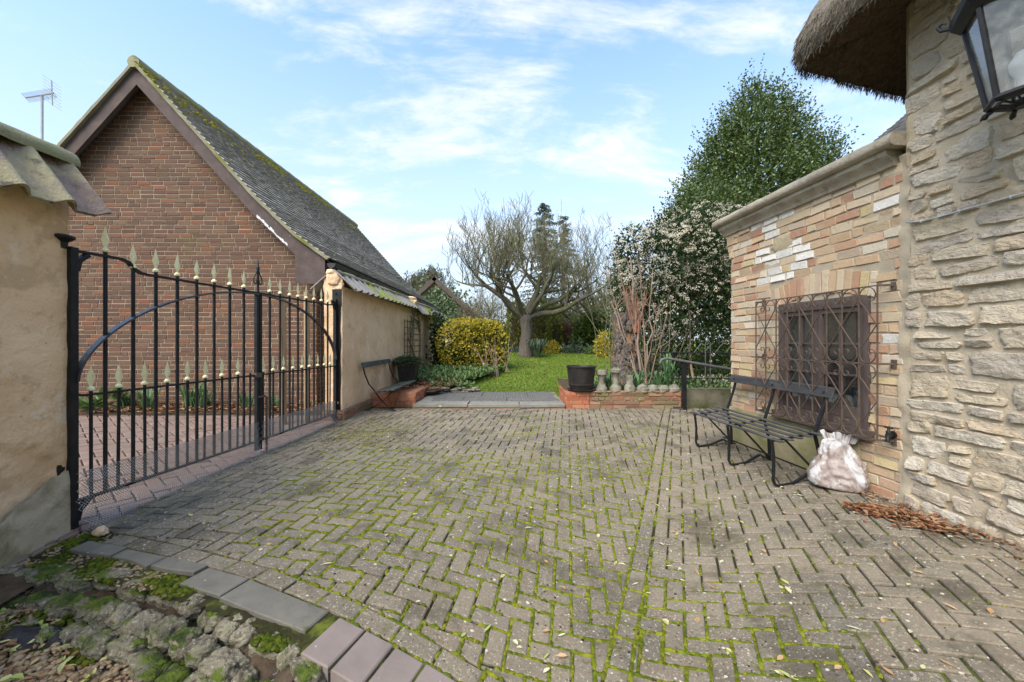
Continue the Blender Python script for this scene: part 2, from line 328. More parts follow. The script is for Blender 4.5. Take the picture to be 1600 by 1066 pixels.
M['pantile_grey'] = surf('mossy_grey_pantile', [(.17, .15, .14), (.26, .235, .215), (.34, .31, .28)], 6, bump=.9, bscale=60, bdist=.008, detail=9,
    layers=[dict(scale=1.5, lo=.50, hi=.60, col=[(.12, .15, .02), (.25, .28, .04)], up=(.1, .6)), dict(scale=60, lo=.6, hi=.7, col=(.45, .43, .36), amt=.5)])
M['ridge_tile'] = surf('lichened_ridge_tile', [(.14, .13, .08), (.27, .255, .15), (.22, .24, .10)], 5, detail=10, bump=1.0, bscale=50, bdist=.01, layers=[dict(typ='voro', scale=20, lo=.8, hi=.8, col=(.05, .05, .04))])
M['coping'] = surf('lichened_stone_coping', [(.24, .20, .15), (.34, .295, .225), (.42, .37, .285)], 5, bump=.8, bscale=36, bdist=.012, detail=9, layers=[dict(scale=7, lo=.55, hi=.68, col=(.18, .165, .12), amt=.7), dict(scale=40, lo=.62, hi=.7, col=(.50, .48, .40), amt=.6)])
M['thatch'] = surf('grey_straw_thatch', [(0.086, 0.072, 0.056), (0.151, 0.126, 0.097), (0.223, 0.191, 0.148)], 30, isl=[(0.108, 0.090, 0.072), (0.173, 0.144, 0.112), (0.238, 0.205, 0.162), (0.137, 0.112, 0.086), (0.079, 0.065, 0.050)], islmix=.6, rough=1, bump=.9, bscale=60, spec=.05, bdist=.02)
M['thatch_under'] = surf('brown_straw_underside', [(.065, .045, .03), (.12, .08, .05), (.17, .115, .075)], 24, rough=1, bump=1, bscale=70, spec=.05, bdist=.02)
M['gutter'] = surf('black_plastic_gutter', [(.012, .012, .013), (.022, .022, .023)], 6, rough=.4, bump=0, spec=.5)
M['pane'] = glass_mat('window_pane', (.75, .8, .82), .97)
M['lantern_glass'] = glass_mat('dusty_lantern_glass', (.88, .90, .90), .80, .08, (.62, .62, .58))
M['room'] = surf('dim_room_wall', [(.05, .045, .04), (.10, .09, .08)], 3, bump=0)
M['white_paint'] = surf('white_cloth', [(.62, .62, .62), (.74, .74, .75)], 10, bump=.2)
M['sack'] = surf('thin_printed_plastic_sack', [(.30, .28, .27), (.40, .385, .375), (.50, .49, .485)], 3.5, rough=.40, bump=.7, bscale=12, bdist=.02, spec=.45, stretch=(1, 1, .7), layers=[dict(scale=5, lo=.44, hi=.50, col=[(.15, .105, .085), (.22, .165, .14), (.30, .25, .22)], detail=7, dist=1.0, zr=(.44, .24), amt=.92), dict(scale=16, lo=.56, hi=.62, col=(.26, .20, .175), amt=.7)])
M['dark_moss'] = surf('dark_moss', [(0.039, 0.058, 0.009), (0.091, 0.117, 0.015), (0.143, 0.163, 0.022)], 8, isl=[(0.052, 0.078, 0.011), (0.104, 0.130, 0.017), (0.156, 0.176, 0.022), (0.033, 0.046, 0.009)], islmix=.6, rough=1, bump=1.0, bscale=260, bdist=.01, spec=.05)
M['cement'] = surf('grey_cement_patch', [(0.264, 0.219, 0.149), (0.363, 0.306, 0.216), (0.440, 0.377, 0.279)], 4, bump=.8, bscale=50, bdist=.01, detail=9, layers=[dict(scale=3, lo=.5, hi=.66, col=(0.165, 0.148, 0.077), amt=.8, detail=9)])
M['tub'] = surf('black_plastic_tub', [(.012, .010, .010), (.024, .02, .018), (.04, .033, .028)], 9, rough=.5, bump=.3, bscale=40, layers=[dict(scale=14, lo=.66, hi=.72, col=(.2, .17, .14))])
M['balustone'] = surf('lichened_cast_stone', [(0.136, 0.124, 0.090), (0.211, 0.195, 0.149), (0.267, 0.248, 0.198)], 12, bump=.8, bscale=50, bdist=.01, layers=[dict(scale=9, lo=.5, hi=.66, col=(0.087, 0.087, 0.043), amt=.8)])
M['bark'] = surf('grey_bark', [(0.068, 0.056, 0.045), (0.120, 0.101, 0.083), (0.180, 0.154, 0.128)], 12, stretch=(2.2, 2.2, .5), bump=1.0, bscale=26, bdist=.03, rough=.95)
M['apple_bark'] = surf('mossy_apple_bark', [(0.068, 0.058, 0.044), (0.120, 0.102, 0.080), (0.176, 0.152, 0.124)], 12, bump=.9, bscale=30, bdist=.02, rough=.95, layers=[dict(scale=2.2, lo=.42, hi=.58, col=[(0.056, 0.068, 0.010), (0.128, 0.136, 0.024)], detail=8, up=(-.3, .5))])
M['twig'] = surf('lichened_twig', [(.10, .092, .048), (.16, .15, .08), (.20, .195, .105)], 3, isl=[(.13, .115, .07), (.18, .17, .10), (.14, .145, .06), (.11, .10, .06)], islmix=.5, bump=0, rough=.9)
M['dead_stem'] = surf('bare_brown_stem', [(.16, .115, .085), (.25, .185, .14), (.31, .24, .18)], 5, isl=[(.2, .145, .105), (.28, .21, .16), (.22, .13, .1)], islmix=.5, bump=0, rough=.85)
M['split_wood'] = surf('rotten_orange_wood', [(.16, .085, .045), (.33, .18, .09), (.42, .26, .14)], 9, stretch=(3, 3, .6), bump=1, bscale=26, bdist=.03)
def leafmat(name, isl, mix=.8, base=None, trans=.25, rough=.5, spec=.3):
    return surf(name, base or [isl[0], isl[-1]], 1.2, isl=isl, islmix=mix, rough=rough, bump=0, trans=trans, spec=spec)
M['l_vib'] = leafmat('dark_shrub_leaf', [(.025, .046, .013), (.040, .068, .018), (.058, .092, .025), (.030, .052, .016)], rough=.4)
M['l_flower'] = leafmat('creamy_blossom', [(0.550, 0.504, 0.374), (0.482, 0.428, 0.312), (0.619, 0.580, 0.452), (0.396, 0.336, 0.234), (0.568, 0.529, 0.390)], trans=.2, rough=.8)
M['l_holly'] = leafmat('evergreen_leaf', [(.045, .075, .014), (.07, .11, .02), (.10, .15, .03), (.055, .085, .018), (.125, .17, .045)], rough=.38, spec=.5)
M['l_gold'] = leafmat('golden_variegated_leaf', [(.52, .40, .035), (.44, .37, .05), (.34, .32, .045), (.58, .44, .05), (.22, .24, .035), (.10, .13, .02), (.50, .36, .03)])
M['l_dark2'] = leafmat('mid_green_leaf', [(.05, .085, .018), (.08, .12, .025), (.11, .155, .035)])
M['l_yew'] = leafmat('golden_yew_needle', [(.13, .155, .018), (.19, .205, .025), (.24, .245, .035), (.09, .12, .018)], trans=.15)
M['l_beech'] = leafmat('copper_twig', [(.10, .052, .036), (.14, .072, .05), (.085, .046, .035)], trans=.1)
M['l_green'] = leafmat('bright_shrub_leaf', [(.065, .11, .018), (.10, .155, .025), (.15, .20, .035), (.05, .085, .018)])
M['l_blue'] = leafmat('grey_green_leaf', [(.09, .125, .08), (.13, .17, .11), (.17, .21, .15), (.075, .11, .06)])
M['l_conif'] = leafmat('blue_conifer_needle', [(.055, .08, .05), (.08, .11, .07), (.11, .14, .09)], trans=.1)
M['l_far'] = leafmat('far_conifer_needle', [(.06, .062, .032), (.085, .085, .045), (.10, .10, .055)], trans=.1)
M['l_ivy'] = leafmat('ivy_leaf', [(.06, .10, .035), (.10, .15, .06), (.16, .21, .11), (.22, .26, .17)])
M['l_ground'] = leafmat('ground_plant_leaf', [(.07, .125, .03), (.11, .18, .045), (.16, .24, .075), (.20, .28, .12)])
M['l_daff'] = leafmat('daffodil_blade', [(.06, .125, .045), (.09, .17, .065), (.13, .22, .09)])
M['grass'] = leafmat('lawn_grass', [(.10, .18, .018), (.14, .23, .024), (.19, .27, .035), (.25, .29, .06), (.12, .17, .025)], trans=.3)
M['lawn'] = surf('lawn_turf', [(.10, .16, .02), (.15, .205, .03), (.19, .225, .05)], 2.4, rough=1, bump=.5, spec=.05, layers=[dict(scale=5, lo=.6, hi=.72, col=(.14, .11, .05), amt=.5)])
M['soil'] = surf('dark_garden_soil', [(.045, .032, .022), (.085, .06, .04), (.12, .09, .06)], 14, rough=1, bump=1, bscale=60, spec=.05)
M['field'] = surf('far_field', [(.07, .10, .03), (.11, .13, .045)], .3, rough=1, bump=0)
M['litter'] = leafmat('dead_leaf', [(0.221, 0.098, 0.043), (0.306, 0.145, 0.072), (0.170, 0.072, 0.034), (0.357, 0.212, 0.119), (0.255, 0.085, 0.038), (0.281, 0.187, 0.102)], trans=.1, rough=.7)
M['pale_leaf'] = leafmat('fallen_leaf', [(.42, .40, .14), (.50, .46, .26), (.38, .19, .10), (.55, .52, .36), (.28, .34, .10), (.44, .24, .14), (.48, .44, .2)], trans=.1, rough=.6)
M['pebble'] = surf('gravel_pebble', [(0.168, 0.113, 0.060), (0.252, 0.176, 0.099), (0.322, 0.239, 0.146)], 30, isl=[(0.238, 0.164, 0.088), (0.308, 0.220, 0.125), (0.182, 0.120, 0.065), (0.350, 0.271, 0.172), (0.140, 0.095, 0.057), (0.266, 0.202, 0.135)], islmix=.7, bump=.3, bscale=120, rough=.85)
M['black_sheet'] = surf('black_weed_sheet', [(.010, .011, .013), (.020, .021, .024)], 10, rough=.35, bump=.5, bscale=16, bdist=.02, spec=.5)
M['crumb'] = surf('dark_debris', [(.02, .017, .013), (.05, .038, .026)], 40, isl=[(.02, .018, .014), (.05, .036, .024), (.09, .06, .035)], islmix=.7, bump=0, rough=1)
M['kerb_tread'] = surf('grey_step_tread', [(0.172, 0.163, 0.136), (0.257, 0.243, 0.203)], 6, bump=.4, layers=[dict(typ='voro', scale=5, lo=.7, hi=.5, col=(0.515, 0.502, 0.434)), dict(scale=3, lo=.56, hi=.68, col=(0.094, 0.106, 0.028), amt=.7)])
# ================================================================ ground and paving
def drain_x(y): return .43 + (y - 1.69) * .437
def g(x, y):
    near = sstep(6.0, 2.2, y)
    d = x - drain_x(y)
    z = -.30 * near * math.exp(-(d / 1.12) ** 2)
    z -= .05 * sstep(4.2, 2.2, y) * sstep(-2.0, -3.0, x)
    z -= .06 * sstep(2.6, 1.8, y) * sstep(-1.6, -2.6, x)
    z += .06 * sstep(4.6, 6.6, y)
    return z
def zl(x, y):                                  # garden level
    return .13 + .105 * clamp(y - 8.3, 0, 6.2) + .012 * max(0, min(y, 40) - 14.5) + .02 * nz(x * .7, y * .7)

RW = Line((2.95, 2.96), (-.0849, .9964))       # right hand wall line
GL = Line((-2.885, 2.62), (.305, 3.26), flip=True)   # gate line
LW = Line((-2.49, 5.85), (0, 1), flip=True)    # left rendered wall face

mb = MB()
mb.grid(lambda a, b: V((lerp(-900, 900, a), lerp(-300, 1500, b), -.62)), 24, 24)
struct(mb, 'ground', M['field'])

# bedding sheet under the pavers with moss coming up through the joints
A2, B2_ = V((-1.77, 2.29)), V((.054, 1.676))
cd = (B2_ - A2).normalized(); cn = V((cd.y, -cd.x))
if cn.y > 0: cn = -cn
def mossy(x, y):
    m = nz(x * .75 + 3.1, y * .75 - 1.7) + .55 * nz(x * 2.1, y * 2.1 + 5)
    c = math.exp(-((x + .55) / 1.5) ** 2 - ((y - 3.1) / 1.1) ** 2) * .62 + .40 * math.exp(-((x + 1.3) / .9) ** 2 - ((y - 3.9) / 1.0) ** 2) + math.exp(-((x - 1.0) / .9) ** 2 - ((y - 3.6) / 1.6) ** 2) * .3 \
        + math.exp(-((x - .3) / .8) ** 2 - ((y - 2.0) / .5) ** 2) * .18 - .5 * sstep(-2.0, -2.6, x) - .42 * sstep(1.7, 2.4, x + (y - 2.5) * .05) - .15 * sstep(5, 6, y)
    return m * .6 + c + .06
mb = MB()
NX, NY = 300, 240
def shz(x, y):
    z = g(x, y) - .015
    t = mossy(x, y) - .12 + .75 * nz(x * 9, y * 9) + .5 * nz(x * 26, y * 26)
    return z + .008 * sstep(.05, .6, t) + .003 * nz(x * 60, y * 60)
vs = []; idx = {}
for j in range(NY + 1):
    for i in range(NX + 1):
        x = lerp(-3.05, 4.5, i / NX); y = lerp(.7, 6.95, j / NY)
        vs.append((x, y, shz(x, y)))
fs = []
for j in range(NY):
    for i in range(NX):
        a = j * (NX + 1) + i
        cx, cy = vs[a][0], vs[a][1]
        if (V((cx, cy)) - A2).dot(cn) > .34 and cx < .3: continue
        fs.append((a, a + 1, a + NX + 2, a + NX + 1))
mb.add(vs, fs)
struct(mb, 'paving_bed', M['joint'], 180)

def clip(poly, hp):
    for (p, n) in hp:                     # keep (q-p).n >= 0
        out = []
        for i in range(len(poly)):
            a, b = poly[i], poly[(i + 1) % len(poly)]
            da, db = (a - p).dot(n), (b - p).dot(n)
            if da >= 0: out.append(a)
            if (da > 0 > db) or (da < 0 < db): out.append(a + (b - a) * (da / (da - db)))
        poly = out
        if len(poly) < 3: return []
    return poly
EDGES = []
def paver(mb, poly, gap=.0065, hf=g, lift=0.0, keep=True, th=.03):
    n = len(poly)
    if n < 3: return
    ar = sum(poly[i].x * poly[(i + 1) % n].y - poly[(i + 1) % n].x * poly[i].y for i in range(n)) / 2
    if abs(ar) < .0016: return
    if ar < 0: poly = poly[::-1]
    c = sum(poly, V((0, 0))) / n
    def inset(d):
        out = []
        for i in range(n):
            a, b, e = poly[i - 1], poly[i], poly[(i + 1) % n]
            u1 = (b - a); u2 = (e - b)
            if u1.length < 1e-5 or u2.length < 1e-5: out.append(b + (c - b) * .1); continue
            n1 = V((-u1.y, u1.x)).normalized(); n2 = V((-u2.y, u2.x)).normalized()
            k = n1 + n2; k = k / max(.35, 1 + n1.dot(n2))
            q = k * d
            if q.length > 2.2 * d: q = q.normalized() * 2.2 * d
            out.append(b + q)
        return out
    gj = gap * RN.uniform(.75, 1.25)
    o, i_ = inset(gj), inset(gj + .0055)
    tx, ty = RN.gauss(0, .009), RN.gauss(0, .009); dz = lift + RN.gauss(0, .0022)
    rot = RN.gauss(0, .008); ca, sa = math.cos(rot), math.sin(rot)
    def r2(p): q = p - c; return V((c.x + q.x * ca - q.y * sa, c.y + q.x * sa + q.y * ca))
    def zz(p, off): q = p - c; return hf(p.x, p.y) + dz + q.x * tx + q.y * ty + off
    ringb = [r2(p) for p in o]; ringt = [r2(p) + V((RN.uniform(-1, 1), RN.uniform(-1, 1))) * .0012 for p in i_]
    vs = [(p.x, p.y, zz(p, -th)) for p in ringb] + [(p.x, p.y, zz(p, -.0045)) for p in ringb] + [(p.x, p.y, zz(p, 0)) for p in ringt]
    fs = [tuple(2 * n + k for k in range(n))]
    for k in range(n):
        k2 = (k + 1) % n
        fs += [(k, k2, n + k2, n + k), (n + k, n + k2, 2 * n + k2, 2 * n + k)]
    mb.add(vs, fs)
    if keep:
        for k in range(n): EDGES.append((poly[k], poly[(k + 1) % n]))
def herring(mb, org, ang, w, hp, x0, x1, y0, y1, **kw):
    ca, sa = math.cos(ang), math.sin(ang)
    ux, uy = V((ca, -sa)), V((sa, ca))
    cs = [V((x, y)) - org for x in (x0, x1) for y in (y0, y1)]
    us = [c.dot(ux) / w for c in cs]; vs_ = [c.dot(uy) / w for c in cs]
    for i in range(int(min(us)) - 3, int(max(us)) + 3):
        for j in range(int(min(vs_)) - 3, int(max(vs_)) + 3):
            k = (i - j) % 4
            if k == 0: a, b = 2, 1
            elif k == 3: a, b = 1, 2
            else: continue
            p = org + ux * (i * w) + uy * (j * w)
            poly = [p, p + ux * (a * w), p + ux * (a * w) + uy * (b * w), p + uy * (b * w)]
            cc = (poly[0] + poly[2]) / 2
            if not (x0 - .3 < cc.x < x1 + .3 and y0 - .3 < cc.y < y1 + .3): continue
            poly = clip(poly, hp)
            if poly: paver(mb, poly, **kw)
dvec = V((.437, 1)).normalized(); dn = V((dvec.y, -dvec.x)); D0 = V((.43, 1.69))
ygate = V((-2.80, 2.62)); gn = V((3.26, -.305)).normalized()
mb = MB()
herring(mb, V((.02, .01)), rad(8), .101, [(D0 - dn * .054, -dn), (V((0, 6.74)), V((0, -1))), (A2 - cn * .0, -cn), (ygate, gn)], -3.0, 2.6, .8, 6.9)
herring(mb, V((.05, .03)), rad(22.6), .101, [(D0 + dn * .054, dn), (V((0, 6.74)), V((0, -1))), (V((0, .8)), V((0, 1))), (V((4.5, 0)), V((-1, 0)))], .0, 4.5, .8, 6.9)
t = -.9
while t < 5.7:                                   # the straight course over the drain run
    p = D0 + dvec * t; L = .208
    paver(mb, clip([p - dn * .052, p + dn * .052, p + dn * .052 + dvec * L, p - dn * .052 + dvec * L], [(V((0, 6.74)), V((0, -1)))]))
    t += L
t = -.75
while t < 3.0:                                   # border course along the front edge
    p = A2 + cd * t; L = .208
    paver(mb, [p, p + cd * L, p + cd * L + cn * .104, p + cn * .104]); t += L
paving = struct(mb, 'block_paving', M['paver'])
NE = list(EDGES)

mb = MB()
herring(mb, V((-4, 4)), rad(40), .104, [(ygate, -gn), (V((0, 6.15)), V((0, -1)))], -6.6, -2.3, .9, 6.2, keep=False)
struct(mb, 'gateway_paving', M['paver_red'])
mb = MB(); mb.grid(lambda a, b: V((lerp(-14, -2.55, a), lerp(.2, 7.2, b), g(-3, lerp(.2, 7.2, b)) - .014)), 20, 20)
struct(mb, 'gateway_bed', M['soil'])

mb = MB()
for k in range(6):
    t = 1.06 + k * .152; L = .148
    p = A2 + cd * t + cn * .108
    paver(mb, [p, p + cd * L, p + cd * L + cn * .23, p + cn * .23], gap=.004, lift=.004, keep=False, th=.07)
struct(mb, 'coping_kerb', M['coping_block'])
mb = MB()
for (t0, t1, a, b) in ((.50, 1.0, .112, .27), (.20, .49, .11, .26), (-.12, .19, .108, .20), (-.47, -.13, .108, .19), (-.85, -.48, .105, .2)):
    p = A2 + cd * t0; q = A2 + cd * t1
    n_ = 6
    paver(mb, [p + cn * a, q + cn * (a + RN.uniform(-.01, .01)), q + cn * (b + RN.uniform(-.03, .03)), (p + q) / 2 + cn * b, p + cn * b], gap=.004, lift=.008, keep=False, th=.04)
struct(mb, 'concrete_edging', M['slab'])

# moss tufts swelling out of the joints
mb = MB()
cnt = 0
while cnt < 15000:
    a, b = RN.choice(NE); p = a + (b - a) * RN.random()
    if p.y > 6.6 or p.y < 1.5 or abs(p.x) > p.y * 1.32: continue
    m = mossy(p.x, p.y) + .25 * nz(p.x * 9, p.y * 9)
    m += .08 + .45 * nz(p.x * 22, p.y * 22)
    if RN.random() > sstep(.25, .62, m) + .01: continue
    cnt += 1
    r = RN.uniform(.0035, .009) * (1.0 + .9 * clamp(m)); d = (b - a).normalized(); L = r * RN.uniform(1.2, 2.8)
    h = RN.uniform(.003, .010); z = g(p.x, p.y) - .004; n_ = V((-d.y, d.x))
    p = p + n_ * RN.uniform(-.004, .004)
    vs = []
    for (k, hh) in ((1.0, -.004), (.62, h * .75)):
        for q in range(7):
            an = q / 7 * 6.283; rr = k * RN.uniform(.75, 1.2)
            e = p + d * (math.cos(an) * L * rr) + n_ * (math.sin(an) * r * rr); vs.append((e.x, e.y, z + hh))
    vs.append((p.x, p.y, z + h))
    mb.add(vs, [(q, (q + 1) % 7, 7 + (q + 1) % 7, 7 + q) for q in range(7)] + [(7 + q, 7 + (q + 1) % 7, 14) for q in range(7)])
stuff(mb, 'moss', M['moss'], 'bright green moss swelling out of the joints of the block paving', 'moss', 180)

# fallen leaves, crumbs and a leaf drift
def flat_leaf(mb, x, y, z, l, w, curl=.3):
    a = RN.uniform(0, 6.28); d = V((math.cos(a), math.sin(a), RN.uniform(-.08, .12))); s = V((-d.y, d.x, RN.uniform(-.2, .2)))
    p = V((x, y, z)); c = curl * RN.uniform(.1, 1) * w
    e = [p, p + d * l * .3 + s * w * .42 + V((0, 0, c)), p + d * l * .68 + s * w * .36 + V((0, 0, c)), p + d * l + V((0, 0, c * .8)), p + d * l * .68 - s * w * .36 + V((0, 0, c)), p + d * l * .3 - s * w * .42 + V((0, 0, c)), p + d * l * .5 + V((0, 0, c * .2))]
    mb.add(e, [(6, 0, 1), (6, 1, 2), (6, 2, 3), (6, 3, 4), (6, 4, 5), (6, 5, 0)])
mb = MB()
k = 0
while k < 210:
    y = 1.55 + 5.0 * RN.random() ** 1.7; x = RN.uniform(-2.3, 2.9)
    if abs(x) > y * 1.3 or (V((x, y)) - A2).dot(cn) > 0 or x > 2.9 - (y - 2.96) * .085: continue
    if RN.random() > (.35 + .65 * sstep(-1.2, 1.2, x)): continue
    flat_leaf(mb, x, y, g(x, y) + .004, RN.uniform(.025, .06), RN.uniform(.013, .028)); k += 1
stuff(mb, 'fallen_leaves', M['pale_leaf'], 'single yellowed and russet leaves scattered over the block paving', 'fallen leaves')
mb = MB()
for k in range(420):
    u = RN.random(); v = RN.gauss(0, 1)
    p = at(lerp(1335, 1475, u), lerp(800, 838, u), 2.95 - .4 * u)
    x = p.x + v * .045 + RN.gauss(0, .03); y = p.y + RN.gauss(0, .05) - .02
    x = min(x, 2.90 - (y - 2.96) * .085)
    hgt = .035 * math.exp(-v * v) * math.sin(math.pi * clamp(u, .05, .95))
    flat_leaf(mb, x, y, g(x, y) + .006 + RN.random() * hgt, RN.uniform(.03, .065), RN.uniform(.018, .036), 1.0)
for k in range(160):
    y = RN.uniform(1.9, 3.3); x = 2.93 - (y - 2.96) * .085 - abs(RN.gauss(0, .10)) - .02
    flat_leaf(mb, x, y, g(x, y) + .006, RN.uniform(.02, .05), RN.uniform(.012, .025), .8)
stuff(mb, 'leaf_drift', M['litter'], 'drift of crisp brown dead leaves at the foot of the stone wall', 'dead leaves')
mb = MB()
for k in range(2400):
    y = 1.6 + 5.0 * RN.random() ** 1.5; x = RN.uniform(-2.6, 2.95)
    if abs(x) > y * 1.3 or (V((x, y)) - A2).dot(cn) > 0 or x > 2.93 - (y - 2.96) * .085: continue
    dens = .25 + .75 * math.exp(-((x - drain_x(y)) / .35) ** 2) + .7 * sstep(.5, 0, 2.93 - (y - 2.96) * .085 - x)
    if RN.random() > dens: continue
    r = RN.uniform(.003, .010); z = g(x, y); n_ = 5
    vs = [(x + math.cos(q * 1.257) * r * RN.uniform(.6, 1.3), y + math.sin(q * 1.257) * r * RN.uniform(.6, 1.3), z + .001) for q in range(5)] + [(x, y, z + r * .7)]
    mb.add(vs, [(q, (q + 1) % 5, 5) for q in range(5)])
stuff(mb, 'debris', M['crumb'], 'dark crumbs of soil and moss lying on the block paving', 'debris')
# yellow litter of moss and straw left of the drive, by the gate post
mb = MB()
for k in range(1500):
    p = V((-1.95, 5.2)) + V((RN.gauss(0, .38), RN.gauss(0, .5)))
    if p.x < -2.5: continue
    flat_leaf(mb, p.x, p.y, g(p.x, p.y) + .005, RN.uniform(.012, .04), RN.uniform(.006, .014), .6)
stuff(mb, 'straw_litter', surf('straw_litter', [(.30, .22, .07), (.22, .19, .04)], 8, isl=[(.30, .22, .08), (.22, .2, .04), (.17, .12, .06), (.36, .28, .13)], islmix=.8, bump=0), 'yellowish litter of moss and straw on the paving near the gate post', 'litter')

# ---------------------------------------------------------------- sunken gravel bed and its stone edging
mb = MB()
def bedz(x, y): return -.19 + .035 * nz(x * 3, y * 3) + .018 * nz(x * 9, y * 9) - .05 * sstep(1.9, 1.3, y)
mb.grid(lambda a, b: (lambda x, y: V((x, y, bedz(x, y) - .3 * sstep(.22, .16, (V((x, y)) - A2).dot(cn)))))(lerp(-3.4, .9, a), lerp(.5, 2.42, b)), 130, 70)
struct(mb, 'gravel_bed', M['soil'], 180)
rk = thing('rock_edging', 'moss topped edging of rough rocks between the gravel bed and the paving', 'rock edging', (-1.9, 1.95, -.2))
def rough_rock(mb, c, r, seed, nu=44, nv=30, rz=0.0):
    c = V(c); Mz = Matrix.Rotation(rz, 3, 'Z'); vs = []
    for j in range(nv + 1):
        th = math.pi * j / nv
        for i in range(nu):
            ph = 2 * math.pi * i / nu; d = V((math.sin(th) * math.cos(ph), math.sin(th) * math.sin(ph), math.cos(th)))
            o = V((seed * 7.3, seed * 3.1, seed * 1.7))
            m = max(abs(d.x), abs(d.y), abs(d.z)); k = lerp(1, 1 / m, .35)
            k *= 1 + .30 * noise.noise(d * 1.5 + o) + .20 * abs(noise.noise(d * 3.2 + o)) + .16 * abs(noise.noise(d * 7 + o * 2)) + .07 * noise.noise(d * 16 + o)
            vs.append(c + Mz @ (V((d.x * r[0], d.y * r[1], d.z * r[2])) * k * .9))
    mb.add(vs, [(j * nu + i, (j + 1) * nu + i, (j + 1) * nu + (i + 1) % nu, j * nu + (i + 1) % nu) for j in range(nv) for i in range(nu)])
FT = [at(-60, 905, 2.32), at(60, 900, 2.22), at(180, 905, 2.08), at(280, 935, 1.95), at(360, 985, 1.80), at(440, 1030, 1.68), at(470, 1075, 1.6)]
RR = random.Random(5); i_r = 0
for (o_, top, off) in ((-.015, -.004, 0), (.115, -.05, .5), (.215, -.10, .2)):
    seg = [(FT[q + 1] - FT[q]).length for q in range(6)]; tot = sum(seg); t_ = off * .14
    while t_ < tot - .02:
        L_ = RR.choice((RR.uniform(.09, .13), RR.uniform(.13, .22))); m_ = t_ + L_ / 2; q = 0
        while q < 5 and m_ > seg[q]: m_ -= seg[q]; q += 1
        c_ = FT[q].lerp(FT[q + 1], min(1, m_ / seg[q])) + V((cn.x, cn.y, 0)) * (o_ + RR.uniform(-.015, .02)); dd = FT[q + 1] - FT[q]
        hz_ = RR.uniform(.045, .062); mb = MB()
        rough_rock(mb, (c_.x, c_.y, g(c_.x, c_.y) + top + RR.uniform(-.015, .008) - hz_ * .95), (L_ * .5, RR.uniform(.046, .066), hz_), i_r * 1.37 + .3, rz=math.atan2(dd.y, dd.x) + RR.uniform(-.25, .25))
        mb.build('rock', M['rock'], rk, smooth=180); t_ += L_ * .98; i_r += 1
mb = MB()
mb.grid(lambda a, b: (lambda k, o: (lambda q: V((q.x, q.y, -.185 + .07 * math.sin(math.pi * b) + .03 * nz(q.x * 9, q.y * 9) + .015 * nz(q.x * 25, q.y * 25))))(FT[min(int(k), 5)].lerp(FT[min(int(k), 5) + 1], k - min(int(k), 5)) + V((cn.x, cn.y, 0)) * o))(a * 5.999, lerp(-.20, .16, b)), 120, 24)
mb.build('footing', M['soil'], rk, smooth=180)
for (px_, py_, Y, r, k) in ((195, 868, 2.30, .12, 60), (250, 905, 2.02, .07, 24), (285, 930, 1.95, .06, 20), (425, 1022, 1.69, .05, 18), (310, 925, 1.96, .04, 14)):
    mb = MB(); c = at(px_, py_, Y)
    for q in range(k * 7):
        a = RN.uniform(0, 6.28); d = r * RN.random() ** .6
        x, y = c.x + math.cos(a) * d * 1.5, c.y + math.sin(a) * d * .8
        if nz(x * 14, y * 14) < -.15: continue
        mb.rock((x, y, g(x, y) - .012 - .25 * d * d / r + RN.uniform(-.006, .006)), (RN.uniform(.008, .017), RN.uniform(.008, .015), RN.uniform(.006, .012)), seed=q, nu=7, nv=5, amp=.3)
    mb.build('moss_cushion', M['dark_moss'], rk, smooth=180)['kind'] = 'stuff'
def ico():
    t = (1 + 5 ** .5) / 2
    vs = [V(v).normalized() for v in ((-1, t, 0), (1, t, 0), (-1, -t, 0), (1, -t, 0), (0, -1, t), (0, 1, t), (0, -1, -t), (0, 1, -t), (t, 0, -1), (t, 0, 1), (-t, 0, -1), (-t, 0, 1))]
    return vs, [(0, 11, 5), (0, 5, 1), (0, 1, 7), (0, 7, 10), (0, 10, 11), (1, 5, 9), (5, 11, 4), (11, 10, 2), (10, 7, 6), (7, 1, 8), (3, 9, 4), (3, 4, 2), (3, 2, 6), (3, 6, 8), (3, 8, 9), (4, 9, 5), (2, 4, 11), (6, 2, 10), (8, 6, 7), (9, 8, 1)]
IV, IF_ = ico()
def inbed(x, y):
    return (V((x, y)) - A2).dot(cn) > .40 - .30 * sstep(-1.6, -2.4, x) and x > -y * 1.36 - .1 and y < 2.2
mb = MB(); k = 0
SH = [at(85, 985, 1.86), at(235, 1015, 1.78)]
while k < 6500:
    y = RN.uniform(1.3, 2.2); x = RN.uniform(-2.95, -.8)
    if not inbed(x, y): continue
    if any(((x - q.x) / .21) ** 2 + ((y - q.y) / .085) ** 2 < RN.uniform(.6, 1.3) for q in SH): continue
    r = RN.uniform(.005, .013) * (1.7 if RN.random() < .07 else 1); a = RN.uniform(0, 3.1)
    sc = V((r * RN.uniform(.9, 1.6), r, r * RN.uniform(.5, .8))); Mz = Matrix.Rotation(a, 3, 'Z')
    c = V((x, y, bedz(x, y) + r * .3 + RN.random() * .008))
    mb.add([c + Mz @ V((q.x * sc.x * RN.uniform(.85, 1.1), q.y * sc.y, q.z * sc.z)) for q in IV], IF_); k += 1
stuff(mb, 'gravel', M['pebble'], 'small tan pebbles covering the sunken bed in the front left corner', 'gravel', 180)
mb = MB(); k = 0
while k < 430:
    y = RN.uniform(1.3, 2.15); x = RN.uniform(-2.95, -.8)
    if not inbed(x, y): continue
    flat_leaf(mb, x, y, bedz(x, y) + .02, RN.uniform(.025, .06), RN.uniform(.012, .03), .9); k += 1
